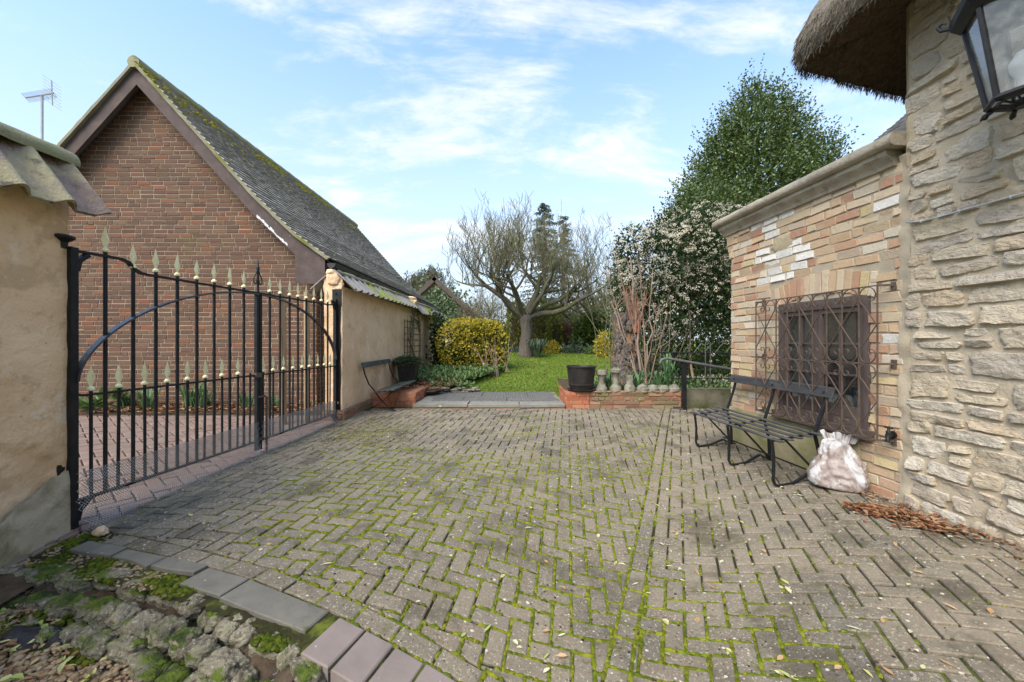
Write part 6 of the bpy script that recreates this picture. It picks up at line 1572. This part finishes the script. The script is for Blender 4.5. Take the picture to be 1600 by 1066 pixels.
# ---------------------------------------------------------------- apple tree
tx, ty = at(822, 553, 13.6).x, 13.6; tz = zl(tx, ty) - .03
ap_ = thing('apple_tree', 'old bare apple tree with mossy spreading branches on the lawn', 'tree', (tx, ty, tz))
mb = MB(); tp = [(0, 0, -.1), (.0, 0, .12), (-.03, 0, .45), (.02, 0, .85), (-.02, .03, 1.2), (.02, 0, 1.45)]
mb.tube([V((tx, ty, tz)) + V(q) for q in tp], [.34, .25, .20, .185, .20, .22], 14)
mb.v = [(x + .02 * nz(x * 9, z * 4), y + .02 * nz(y * 9, z * 4), z) for x, y, z in mb.v]
trunk_ = mb.build('trunk', M['bark'], ap_, smooth=180)
limb, twig = MB(), MB(); fork = V((tx, ty, tz + 1.38))
CC = V((at(830, 390, 13.6).x, 13.6, at(0, 395, 13.6).z))
def inside(p): q = p - CC; return (q.x / 2.75) ** 2 + (q.y / 2.3) ** 2 + (q.z / (1.95 if q.z > 0 else 3.6)) ** 2
def grow(p, d, L, r, depth):
    n = 5 if depth < 3 else 4; pts = [p]; rs = [r]
    for k in range(n):
        grav = .10 if depth < 2 else .22
        d = (d + rdir() * (.30 if depth < 3 else .36) + V((0, 0, grav))).normalized()
        pts.append(pts[-1] + d * L / n); rs.append(r * (1 - .55 * (k + 1) / n))
        if depth < 5 and k >= (1 if depth else 2):
            nch = (1 if RN.random() < .8 else 2) if depth < 3 else (1 if RN.random() < .60 else 0)
            for _ in range(nch):
                a = rdir(); a = (a - d * a.dot(d)).normalized()
                cd_ = (d * .55 + a * .8 + V((0, 0, .35 if depth > 1 else .15))).normalized()
                if inside(pts[-1]) < 1.25: grow(pts[-1], cd_, L * RN.uniform(.5, .72), max(rs[-1] * .68, .006), depth + 1)
        if inside(pts[-1]) > 1.3: break
    (limb if depth < 3 else twig).tube(pts, rs, 8 if depth < 2 else (5 if depth < 4 else 4), cap=False)
    if depth >= 2:
        for k in range(1 if depth < 4 or RN.random() < .4 else 0):
            q = RN.choice(pts[1:]); u = V((RN.gauss(0, .45), RN.gauss(0, .45), 1)).normalized(); h = RN.uniform(.10, .40)
            twig.tube([q, q + u * h * .5 + rdir() * .02, q + u * h], [.0075, .006, .004], 3, cap=False)
for (dx, dy, dz, L, r) in ((-1.0, .1, .48, 1.9, .12), (-.7, -.5, .85, 1.7, .10), (.05, .2, 1.2, 1.65, .13), (1.0, -.2, .40, 1.95, .12), (.6, .6, .85, 1.6, .10), (-.4, .7, .8, 1.5, .10), (1.0, .3, .22, 1.75, .085), (-1.1, -.3, .26, 1.75, .08), (.75, -.3, .75, 1.8, .09), (-.9, .4, .7, 1.8, .09), (.35, -.6, 1.0, 1.5, .1)):
    grow(fork + V((dx, dy, 0)) * .08, V((dx, dy, dz)).normalized(), L * 1.1, r, 0)
limb.build('limbs', M['apple_bark'], ap_, smooth=180); twig.build('twigs', M['twig'], ap_)

# ---------------------------------------------------------------- conifers
def conifer(label, x, y, z0, z1, rad_, mat, n, droop=.35, name='conifer_tree'):
    t = thing(name, label, 'tree', (x, y, z0)); a = MB(); b = MB()
    a.tube([(x, y, z0 - .2), (x, y, (z0 + z1) / 2), (x, y, z1)], [.22, .12, .02], 7)
    for k in range(n):
        u = (k + RN.random()) / n; z = lerp(z0 + (z1 - z0) * .12, z1, u); L = rad_ * (1 - u) ** .75 * RN.uniform(.6, 1.1) + .12; an = RN.uniform(0, 6.28); d = V((math.cos(an), math.sin(an), .25)); p = V((x, y, z)); m = 7; pts = [p]
        for q in range(m): d = d + V((0, 0, -droop / m * 1.6 + (.05 if q > m - 3 else 0))); p = p + d.normalized() * L / m; pts.append(p)
        a.tube(pts, [.03 * (1 - q / (m + 1)) for q in range(m + 1)], 4, cap=False)
        for q in pts[2:]:
            for _ in range(5):
                s = rdir(); s.z = -abs(s.z) * .9; b.leaf(q + rdir() * .06, s + d * .5, rdir(), RN.uniform(.12, .26), .05)
    a.build('trunk', M['bark'], t); b.build('crown', mat, t)
conifer('tall drooping blue green conifer behind the apple tree', at(850, 0, 22).x, 22, 1, at(0, 318, 22).z, 2.1, M['l_conif'], 170)
conifer('second drooping conifer tip showing right of the apple tree crown top', at(880, 0, 24).x, 24, 1, at(0, 338, 24).z, 1.7, M['l_conif'], 110)
for i, (px_, py_, Y, lab) in enumerate(((672, 420, 31, 'olive spiky conifer top behind the distant outbuilding roof'), (655, 431, 33, 'smaller conifer top peeping over the end of the garage roof'))):
    x = at(px_, 0, Y).x; z1 = at(0, py_, Y).z
    t = thing('far_conifer', lab, 'tree', (x, Y, .8)); mb = MB()
    for k in range(190):
        a = RN.uniform(0, 6.28); r = RN.uniform(0, 1.9); b = V((x + math.cos(a) * r, Y + math.sin(a) * r, z1 - .25 - r * .45 - RN.uniform(0, 1.4))); h = RN.uniform(.5, .95)
        for q in range(14): mb.leaf(b + V((RN.gauss(0, .09), RN.gauss(0, .09), h * q / 14)), V((RN.gauss(0, .6), RN.gauss(0, .6), 1)), rdir(), .24, .07)
    mb.build('crown', M['l_far'], t); mb = MB(); mb.tube([(x, Y, .2), (x, Y, z1 - 1)], [.2, .08], 6); mb.build('trunk', M['bark'], t)

# ---------------------------------------------------------------- garden shrubs
def gp_(px_, py_, Y): q = at(px_, py_, Y); return q
b = V((at(742, 0, 11).x, 11, zl(-1, 11)))
GB = [((b.x - .50, 10.9, b.z + .70), (.55, .5, .68)), ((b.x + .05, 10.9, b.z + .72), (.62, .5, .66)), ((b.x + .52, 11, b.z + .70), (.42, .45, .62)), ((b.x - .25, 10.9, b.z + 1.05), (.5, .45, .34)), ((b.x + .3, 11, b.z + 1.02), (.5, .45, .34)), ((b.x - .3, 10.8, b.z + .35), (.6, .4, .4)), ((b.x + .4, 10.9, b.z + .35), (.5, .4, .4))]
gb_ = bush('golden_bush', 'rounded golden yellow variegated bush beside the far rendered wall', 'bush', (b.x, 10.9, b.z - .05), GB, M['l_gold'], 6500, .075, .045, shell=.75, lump=.12)
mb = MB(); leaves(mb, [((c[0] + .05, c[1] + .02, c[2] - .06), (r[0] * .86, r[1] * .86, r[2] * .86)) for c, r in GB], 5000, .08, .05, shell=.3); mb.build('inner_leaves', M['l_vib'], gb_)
mb = MB()
for (px_, py_, Y, n) in ((778, 590, 10.0, 7), (765, 585, 10.2, 5), (792, 575, 10.4, 4)):
    c = at(px_, py_, Y); stems(mb, (c.x, c.y, c.z - .1), n, 1.25, .06, .012, .2)
tag(mb.build('bare_shrub', M['dead_stem'], origin=at(778, 590, 10.0)), 'clump of bare pale stems standing before the golden bush', 'bare shrub')
def topiary(label, px_, py_top, Y, w, pw, base=None):
    c = at(px_, py_top, Y); z0 = zl(0, Y) - .1; h = c.z - z0
    t = thing('yew_topiary', label, 'topiary', (c.x, Y, z0)); mb = MB()
    for _ in range(int(2600 * w * h / 3)):
        u = RN.random(); a = RN.uniform(0, 6.28); r = w / 2 * (1 - .22 * u) * (1 - max(0, (u - .86) / .14) ** 2 * .8) * (.78 + .24 * RN.random()); r *= 1 + .08 * nz(a * 2, u * 5)
        p = V((c.x + math.cos(a) * r, Y + math.sin(a) * r * .8, z0 + u * h)); mb.leaf(p, V((math.cos(a) * .5, math.sin(a) * .5, .9)) + rdir() * .5, rdir(), RN.uniform(.09, .17), .05)
    mb.build('crown', M['l_yew'], t); mb = MB(); mb.tube([(c.x, Y, z0 - .1), (c.x, Y, z0 + h * .85)], [w * .38, w * .22], 10); mb.build('trunk', M['crumb'], t)
topiary('broad clipped golden yew column left of the apple trunk', 808, 473, 17, 1.0, 0)
topiary('tallest clipped golden yew column right of the apple trunk', 841, 470, 16.5, 1.15, 0)
topiary('narrow clipped golden yew column beside the copper twig hedge', 866, 478, 17.5, .75, 0)
c = at(885, 545, 18); 
hb = thing('copper_shrub', 'domed copper brown twiggy shrub on the far side of the lawn', 'shrub', (c.x, 18, zl(0, 18)))
mb = MB()
for k in range(1500):
    a = RN.uniform(0, 6.28); e = RN.random() ** .5; tip = V((c.x + math.cos(a) * e * .95, 18 + math.sin(a) * e * .8, zl(0, 18) + 1.42 * math.sqrt(max(.05, 1 - e * e * .85)) * RN.uniform(.75, 1.03))); bs = V((c.x + math.cos(a) * e * .4, 18 + math.sin(a) * .3 * e, zl(0, 18) - .05))
    m = (bs + tip) / 2 + rdir() * .1; mb.tube([bs, m, tip], [.009, .008, .004], 3, cap=False)
mb.build('twigs', M['l_beech'], hb)
def simple(name, label, cat, px_, py_top, py_bot, Y, wpx, mat, n, l, w, **kw):
    c = at(px_, (py_top + py_bot) / 2, Y); hw = wpx / 2 * Y / F; hh = (py_bot - py_top) / 2 * Y / F
    bl = [((c.x, Y, c.z), (hw * .9, hw * .7, hh)), ((c.x - hw * .4, Y, c.z - hh * .2), (hw * .6, hw * .6, hh * .8)), ((c.x + hw * .45, Y, c.z - hh * .15), (hw * .55, hw * .6, hh * .8)), ((c.x + hw * .1, Y, c.z + hh * .45), (hw * .5, hw * .5, hh * .5))]
    return bush(name, label, cat, (c.x, Y, c.z - hh), bl, mat, n, l, w, **kw)
simple('green_bush', 'dense bright green rounded bush at the far edge of the lawn', 'bush', 926, 490, 553, 15.5, 62, M['l_green'], 5200, .12, .06, sp=200)
simple('gold_bush', 'small yellow green bush tucked behind the broken stump', 'bush', 950, 518, 562, 13.5, 44, M['l_gold'], 1600, .09, .05)
simple('grey_green_shrub', 'low grey green shrub at the lawn edge, middle of the three', 'shrub', 895, 540, 558, 14.6, 44, M['l_blue'], 1500, .09, .045, sp=60)
simple('pale_green_shrub', 'low fresh green shrub in front of the rounded green bush', 'shrub', 928, 541, 558, 14.3, 34, M['l_ground'], 1200, .09, .045)
simple('olive_shrub', 'low olive yellow shrub between the strappy plant and the grey green shrub', 'shrub', 862, 533, 555, 14.4, 28, M['l_gold'], 900, .08, .04)
simple('blue_green_shrub', 'small grey shrub at the foot of the yew columns, left of the apple trunk', 'shrub', 796, 543, 556, 15, 36, M['l_blue'], 900, .09, .045)
c = at(840, 553, 13.3)
st = thing('strap_plant', 'clump of long strappy leaves at the foot of the apple trunk', 'plant', (c.x, c.y, zl(c.x, c.y)))
def blades(mb, c, n, h, w, spread, bendk=.5, base=.06):
    for _ in range(n):
        a = RN.uniform(0, 6.28); o = V((math.cos(a), math.sin(a), 0)); hh = h * RN.uniform(.6, 1.1); s = RN.uniform(.2, 1) * spread; b = V(c) + o * RN.uniform(0, base); x = V((-o.y, o.x, 0)) * w / 2; pts = [b, b + o * s * .3 + V((0, 0, hh * .6)), b + o * s * .75 + V((0, 0, hh * .95)), b + o * s * 1.15 + V((0, 0, hh * (1 - bendk * .5)))]
        ww = [1, .95, .7, .08]; vs = []
        for q, k in zip(pts, ww): vs += [q - x * k, q + x * k]
        mb.add(vs, [(0, 1, 3, 2), (2, 3, 5, 4), (4, 5, 7, 6)])
mb = MB(); blades(mb, (c.x, c.y, zl(c.x, c.y)), 110, .62, .045, .5); mb.build('leaves', M['l_blue'], st)
# far planting closing the view
for i, (px_, pyt, Y, w, mt, lab) in enumerate(((985, 440, 26, 150, 'l_conif', 'dark bank of conifers far behind the apple tree, right side'), (905, 492, 24, 90, 'l_yew', 'strip of golden hedge beyond the copper shrub'), (775, 505, 27, 55, 'l_blue', 'pale far shrubbery left of the yew columns'), (905, 470, 34, 120, 'l_conif', 'grey green far trees seen through the apple branches'))):
    simple('far_hedge', lab, 'hedge', px_, pyt, 552, Y, w, M[mt], 5000, .26, .13)
for i, (px_, pyt, Y, sc2, lab) in enumerate(((770, 430, 18, .9, 'thin bare shrub between the golden bush and the yew columns'), (955, 400, 20, 1.6, 'bare grey tree crown right of the apple tree'), (745, 455, 22, 1.0, 'russet bare shrub in front of the distant outbuilding'))):
    c = at(px_, 552, Y); z1 = at(0, pyt, Y).z; t = thing('bare_tree', lab, 'tree', (c.x, Y, zl(0, Y))); mb = MB()
    def gr(p, d, L, r, dp):
        pts = [p]
        for k in range(4):
            d = (d + rdir() * .3 + V((0, 0, .12))).normalized(); pts.append(pts[-1] + d * L / 4)
            if dp < 4:
                for _ in range(1 if dp else 2): gr(pts[-1], (d * .7 + rdir() * .75).normalized(), L * .62, r * .6, dp + 1)
        mb.tube(pts, [r, r * .8, r * .65, r * .5, r * .35], 4, cap=False)
    for _ in range(3): gr(V((c.x + RN.gauss(0, .15 * sc2), Y, zl(0, Y))), V((RN.gauss(0, .25), RN.gauss(0, .25), 1)).normalized(), (z1 - zl(0, Y)) * .5, .04 * sc2, 0)
    mb.build('branches', M['twig'] if i != 2 else M['l_beech'], t)

# ---------------------------------------------------------------- stump with dead stems
c = at(978, 592, 7.6); sx, sy = c.x, 7.6; sz0 = .34
su = thing('tree_stump', 'tall broken tree stump with flaking bark and orange rotten wood', 'tree stump', (sx, sy, sz0))
def stf(a, b):
    an = a * 6.283; h = 1.36 + .10 * nz(math.cos(an) * 1.5, math.sin(an) * 1.5); z = h * b
    r = .215 + .07 * (1 - b) ** 3 + .03 * nz(an * 1.2, z * 2) + .03 * nz(math.cos(an) * 5, z * 8 + math.sin(an) * 5)
    r -= .06 * math.exp(-((an - 5.1) / .45) ** 2) * (1 - .4 * b)
    return V((sx + r * math.cos(an) - .03 * b, sy + r * math.sin(an) * .9, sz0 + z))
mb = MB(); mb.grid(stf, 56, 50); mb.add([stf(k / 30, 1) for k in range(30)] + [V((sx, sy, sz0 + 1.25))], [(k, (k + 1) % 30, 30) for k in range(30)])
mb.build('bark', surf('flaking_dark_bark', [(.07, .055, .045), (.15, .12, .10), (.22, .19, .16)], 14, bump=1.2, bscale=22, bdist=.05, rough=1, detail=9, layers=[dict(scale=7, lo=.58, hi=.64, col=(.36, .19, .09), detail=8), dict(scale=16, lo=.6, hi=.68, col=(.36, .33, .29), amt=.8)]), su, smooth=180)
mb = MB()
def spl(a, b): an = lerp(4.55, 5.6, a); z = lerp(.35, 1.0, b); r = .185 + .025 * nz(an * 9, z * 9) + .02 * math.sin(a * 3.14); return V((sx + r * math.cos(an), sy + r * math.sin(an) * .95, sz0 + z))
mb.grid(spl, 14, 24); mb.build('rotten_heart', M['split_wood'], su, smooth=180)
mb = MB()
for k in range(130):
    an = RN.uniform(3.2, 6.2); z = RN.uniform(.05, 1.3); p = V((sx + .225 * math.cos(an), sy + .22 * math.sin(an), sz0 + z)); mb.rock(p, (.03, .03, .05), seed=k, nu=7, nv=5, amp=.5)
mb.build('bark_flake', M['bark'], su)['kind'] = 'stuff'
dc = thing('climber', 'bare woody climber stems twisting up beside the broken stump', 'climber', (sx + .25, sy - .1, sz0))
mb = MB()
for (x0, y0, x1, y1, r) in ((1003, 605, 985, 400, .024), (1000, 605, 955, 470, .022), (1008, 600, 1020, 420, .014), (1012, 603, 960, 395, .012), (1004, 600, 1030, 480, .012), (1010, 600, 1000, 410, .017), (1006, 602, 970, 430, .014), (1014, 600, 1040, 500, .01), (1000, 600, 945, 420, .011)):
    a, b = at(x0, y0, 7.35), at(x1, y1, 7.45); pts = [lerp(a, b, k / 9) + V((.07 * nz(k * .6, x1), .05 * nz(k * .6, y1 + 3), 0)) * (1 - abs(k / 4.5 - 1)) * 1.6 for k in range(10)]
    mb.tube(pts, [r * (1 - .06 * k) for k in range(10)], 7)
    for q in range(7):
        p = pts[RN.randint(4, 9)]; d = V((RN.gauss(0, .6), RN.gauss(0, .4), RN.uniform(.2, 1))).normalized(); h = RN.uniform(.15, .5); mb.tube([p, p + d * h * .5 + rdir() * .04, p + d * h], [.007, .005, .003], 4, cap=False)
mb.build('stems', M['dead_stem'], dc)
mb = MB(); stems(mb, (at(993, 0, 7.4).x, 7.4, at(0, 520, 7.4).z), 26, .95, .03, .012, .08); mb.build('red_stems', surf('red_brown_stem', [(.24, .11, .07), (.33, .17, .11)], 5, bump=0), dc)
mb = MB(); stems(mb, (at(958, 0, 8.4).x, 8.4, .45), 11, 2.4, .12, .010, .12); stems(mb, (at(1010, 0, 8.2).x, 8.2, .45), 14, 1.7, .14, .011, .2)
tag(mb.build('bare_shrub', M['twig'], origin=(at(950, 0, 8.4).x, 8.4, .4)), 'thin grey leafless shrub left of the white flowering shrub', 'bare shrub')

# ---------------------------------------------------------------- low plants
def rosette(mb, c, n, l, w, up=.6):
    for _ in range(n):
        a = RN.uniform(0, 6.28); d = V((math.cos(a), math.sin(a), RN.uniform(.15, 1.2) * up)); mb.leaf(V(c) + V((RN.gauss(0, .02), RN.gauss(0, .02), RN.uniform(0, .05))), d, V((0, 0, 1)), l * RN.uniform(.7, 1.2), w * RN.uniform(.8, 1.2), -.12)
mb = MB()
for k in range(420):
    u = RN.random(); y = 8.5 + 2.2 * RN.random(); x = RN.uniform(-2.35, -1.3 + 1.25 * clamp((y - 8.0) / 3)); 
    if RN.random() > sstep(8.4, 9.1, y + .3 * nz(x * 3, y)): continue
    z = .22 + .085 * (y - 7.7); rosette(mb, (x, y, z), 12, .13, .05, 1.0)
for k in range(60):
    y = 8.2 + .5 * RN.random(); x = RN.uniform(-1.9, -.8); rosette(mb, (x, y, .25), 9, .10, .04, .8)
stuff(mb, 'ground_cover', M['l_ground'], 'low leafy ground cover spreading in front of the golden bush', 'ground cover')
mb = MB()
for k in range(330):
    y = 6.98 + 1.3 * RN.random(); x = RN.uniform(1.3, 5.2); z = .31 + .055 * (y - 6.9); rosette(mb, (x, y, z), 10, .11, .04, 1.1)
stuff(mb, 'bed_plants', M['l_ground'], 'leafy bedding plants growing along the top of the retaining wall', 'bedding plants')
mb = MB()
for k in range(160):
    y = 7.1 + 1.0 * RN.random(); x = RN.uniform(2.7, 5.0); c = V((x, y, .44 + RN.random() * .10))
    for q in range(5): mb.leaf(c, rdir(), V((0, 0, 1)), .028, .022)
stuff(mb, 'white_flowers', M['l_flower'], 'tiny white flowers dotted through the bedding plants by the fence', 'flowers')
mb = MB()
for px_ in (955, 997, 1030): c = at(px_, 600, 7.0); blades(mb, (c.x, c.y, .34), 26, .34, .03, .28)
c = at(1045, 600, 7.2); blades(mb, (c.x, c.y, .34), 22, .62, .04, .35)
stuff(mb, 'bed_blades', M['l_daff'], 'tufts of upright green blades behind the stone balusters', 'plants')
mb = MB()
for k in range(1300):
    a = RN.uniform(0, 6.28); r = .30 * math.sqrt(RN.random()); z = .54 + .10 * (1 - (r / .3) ** 2) * RN.random() + .03 - .12 * (r > .25) * RN.random()
    mb.leaf(V((pc.x + math.cos(a) * r, pc.y + math.sin(a) * r, pz + z)), V((math.cos(a), math.sin(a), RN.uniform(-.3, .8))), V((0, 0, 1)), RN.uniform(.04, .08), .045, .1)
tag(mb.build('ivy', M['l_ivy'], origin=(pc.x, pc.y, pz + .54)), 'pale edged ivy spilling over the rim of the black square planter', 'ivy plant')
# climber on the trellis wall
mb = MB()
def wv_(y, z, o=.05): return V((-2.49 + o, y, z))
for pts in ([(10.3, .30), (10.35, .7), (10.45, 1.1), (10.5, 1.5), (10.3, 1.8), (10.1, 2.0)], [(10.3, .35), (10.0, .75), (9.5, 1.15), (9.2, 1.3), (9.3, 1.5)], [(9.6, 1.3), (9.8, 1.6), (9.9, 1.85), (10.05, 2.05), (10.2, 2.1)], [(10.45, 1.45), (10.2, 1.7), (9.9, 1.75), (9.6, 1.95)], [(10.2, .4), (9.7, 1.0), (9.8, 1.5), (9.5, 1.8)]):
    mb.tube([wv_(y, z, .08 + .04 * nz(y, z)) for y, z in pts], [.024 * (1 - .12 * k) for k in range(len(pts))], 6)
for k in range(40): y, z = RN.uniform(9.5, 10.5), RN.uniform(1.5, 2.05); p = wv_(y, z, .1); mb.tube([p, p + V((RN.gauss(0, .06), RN.gauss(0, .16), RN.gauss(.05, .12)))], [.007, .003], 4)
tag(mb.build('wall_climber', M['twig'], origin=wv_(10.3, .3)), 'leafless grey climber trained over the wire trellis', 'climber')
# ivy on the distant gable
mb = MB(); c = at(688, 470, 24.85)
for k in range(1800): mb.leaf(V((c.x + RN.gauss(.1, .8), 24.9 - RN.random() * .1, c.z + RN.gauss(-.1, .55) - .3)), rdir(), V((0, -1, 0)), .2, .16)
tag(mb.build('gable_ivy', M['l_ivy'], origin=c), 'ivy patch climbing the gable of the distant outbuilding', 'ivy')
mb = MB()
for k in range(1100): p = at(lerp(688, 700, RN.random()) - 4, lerp(490, 570, RN.random()), 11.3); mb.leaf(p + V((-.12 + RN.gauss(0, .08), RN.gauss(0, .25), RN.gauss(0, .1))), rdir(), V((1, 0, 0)), .10, .08)
tag(mb.build('wall_ivy', M['l_vib'], origin=at(692, 560, 11.3)), 'dark ivy on the rendered wall behind the golden bush', 'ivy')

# plants at the foot of the garage
mb = MB(); mb.grid(lambda a, b: (lambda x, y: V((x, y, .03 + .05 * nz(x * 3, y * 3) + .06 * b)))(lerp(-9.2, -2.85, a), lerp(6.12, 6.93, b)), 90, 14); struct(mb, 'border_soil', M['soil'], 180)
mb = MB()
for k in range(900): x = RN.uniform(-6.6, -2.9); y = RN.uniform(6.08, 6.85); flat_leaf(mb, x, y, .09 + RN.random() * .04, RN.uniform(.05, .1), RN.uniform(.03, .05), .8)
stuff(mb, 'border_leaves', M['litter'], 'brown dead leaves lying on the soil along the garage wall', 'dead leaves')
for i, (px_, lab) in enumerate(((142, 'broad leaved green plant by the garage wall, nearest the left gate post'), (172, 'second broad leaved green plant by the garage, right of the larger one'))):
    c = at(px_, 650, 6.45); t = thing('broad_leaf_plant', lab, 'plant', (c.x, c.y, .06)); mb = MB()
    for k in range(34 if i == 0 else 20): a = RN.uniform(0, 6.28); d = V((math.cos(a), math.sin(a), RN.uniform(.3, 1.3))); p = V((c.x, c.y, .08)) + d * RN.uniform(.02, .16); mb.leaf(p, d, V((0, 0, 1)), RN.uniform(.2, .32), RN.uniform(.12, .18), -.15)
    mb.build('leaves', M['l_ground'], t)
for i, (px_, h, n, lab) in enumerate(((200, .36, 40, 'clump of daffodil blades beside the broad leaved plants at the garage'), (232, .36, 44, 'second daffodil clump along the garage wall from the left post'), (300, .48, 60, 'tallest daffodil clump, against the middle of the garage wall'), (318, .40, 40, 'daffodil clump just right of the tallest one at the garage wall'), (384, .34, 30, 'daffodil clump behind the meeting bars of the gate'), (432, .28, 26, 'small green clump at the garage wall behind the far gate leaf'))):
    c = at(px_, 650, 6.5); t = thing('daffodil_clump', lab, 'plant', (c.x, c.y, .05), 'green clumps along the garage wall'); mb = MB(); blades(mb, (c.x, c.y, .06), n, h, .022, .22, .3, .10); mb.build('leaves', M['l_daff'], t)
# ================================================================ sky, sun and camera
SUN_EL, SUN_AZ = rad(46), rad(214)      # azimuth clockwise from +Y
w = bpy.data.worlds.new('World'); SC.world = w; w.use_nodes = True; nt = w.node_tree; nt.nodes.clear()
out = nd(nt, 'ShaderNodeOutputWorld'); bg = nd(nt, 'ShaderNodeBackground', {1: .105})
sky = nd(nt, 'ShaderNodeTexSky', sky_type='NISHITA', sun_disc=False, sun_elevation=SUN_EL, sun_rotation=SUN_AZ, altitude=50, air_density=1.0, dust_density=1.2, ozone_density=1.6)
tc = nd(nt, 'ShaderNodeTexCoord'); sp = nd(nt, 'ShaderNodeSeparateXYZ', {0: tc.outputs['Generated']})
zc = math_(nt, 'ADD', math_(nt, 'MAXIMUM', sp.outputs[2], 0.0), .22)
cx = math_(nt, 'DIVIDE', sp.outputs[0], zc); cy = math_(nt, 'DIVIDE', sp.outputs[1], zc)
cv = nd(nt, 'ShaderNodeCombineXYZ', {0: cx, 1: cy, 2: 0.0}).outputs[0]
cv2 = nd(nt, 'ShaderNodeMapping', {0: cv, 'Rotation': (0, 0, rad(-38)), 'Scale': (1.0, 2.0, 1)}).outputs[0]
n1 = noise_(nt, nd(nt, 'ShaderNodeVectorMath', {0: cv2, 1: (1.35, 4.3, 0)}, operation='ADD').outputs[0], .95, 9, .6, .7)
n2 = noise_(nt, cv2, 4.2, 6, .68, .5)
mix_n = math_(nt, 'ADD', math_(nt, 'MULTIPLY', n1, .74), math_(nt, 'MULTIPLY', n2, .26))
mk = maprange(nt, mix_n, .47, .64, 0, .92)
haze = maprange(nt, sp.outputs[2], .70, .0, .12, .92)
sat = mixc(nt, 1.0, sky.outputs[0], (1.18, 1.42, 1.52), 'MULTIPLY')
c1 = mixc(nt, haze, sat, (2.85, 3.12, 3.5))
c2 = mixc(nt, mk, c1, (3.75, 3.85, 4.0))
nt.links.new(c2, bg.inputs[0]); nt.links.new(bg.outputs[0], out.inputs[0])
sl = bpy.data.lights.new('sun', 'SUN'); sl.energy = 1.8; sl.angle = rad(38); sl.color = (1.0, .91, .80)
so = bpy.data.objects.new('sun', sl); COL.objects.link(so); so.location = (0, 0, 20)
sd = V((math.sin(SUN_AZ) * math.cos(SUN_EL), math.cos(SUN_AZ) * math.cos(SUN_EL), math.sin(SUN_EL)))
so.rotation_euler = (-sd).to_track_quat('-Z', 'Y').to_euler()
cam = bpy.data.cameras.new('camera'); cam.lens = 14; cam.sensor_width = 36; cam.clip_end = 3000; cam.clip_start = .05
co = bpy.data.objects.new('camera', cam); COL.objects.link(co); co.location = (0, 0, H); co.rotation_euler = (rad(90), 0, 0)
SC.camera = co
SC.view_settings.view_transform = 'Standard'; SC.view_settings.look = 'None'; SC.view_settings.exposure = 1.52; SC.view_settings.gamma = 1
SC.cycles.max_bounces = 8; SC.cycles.transparent_max_bounces = 12
SC.cycles.use_denoising = True
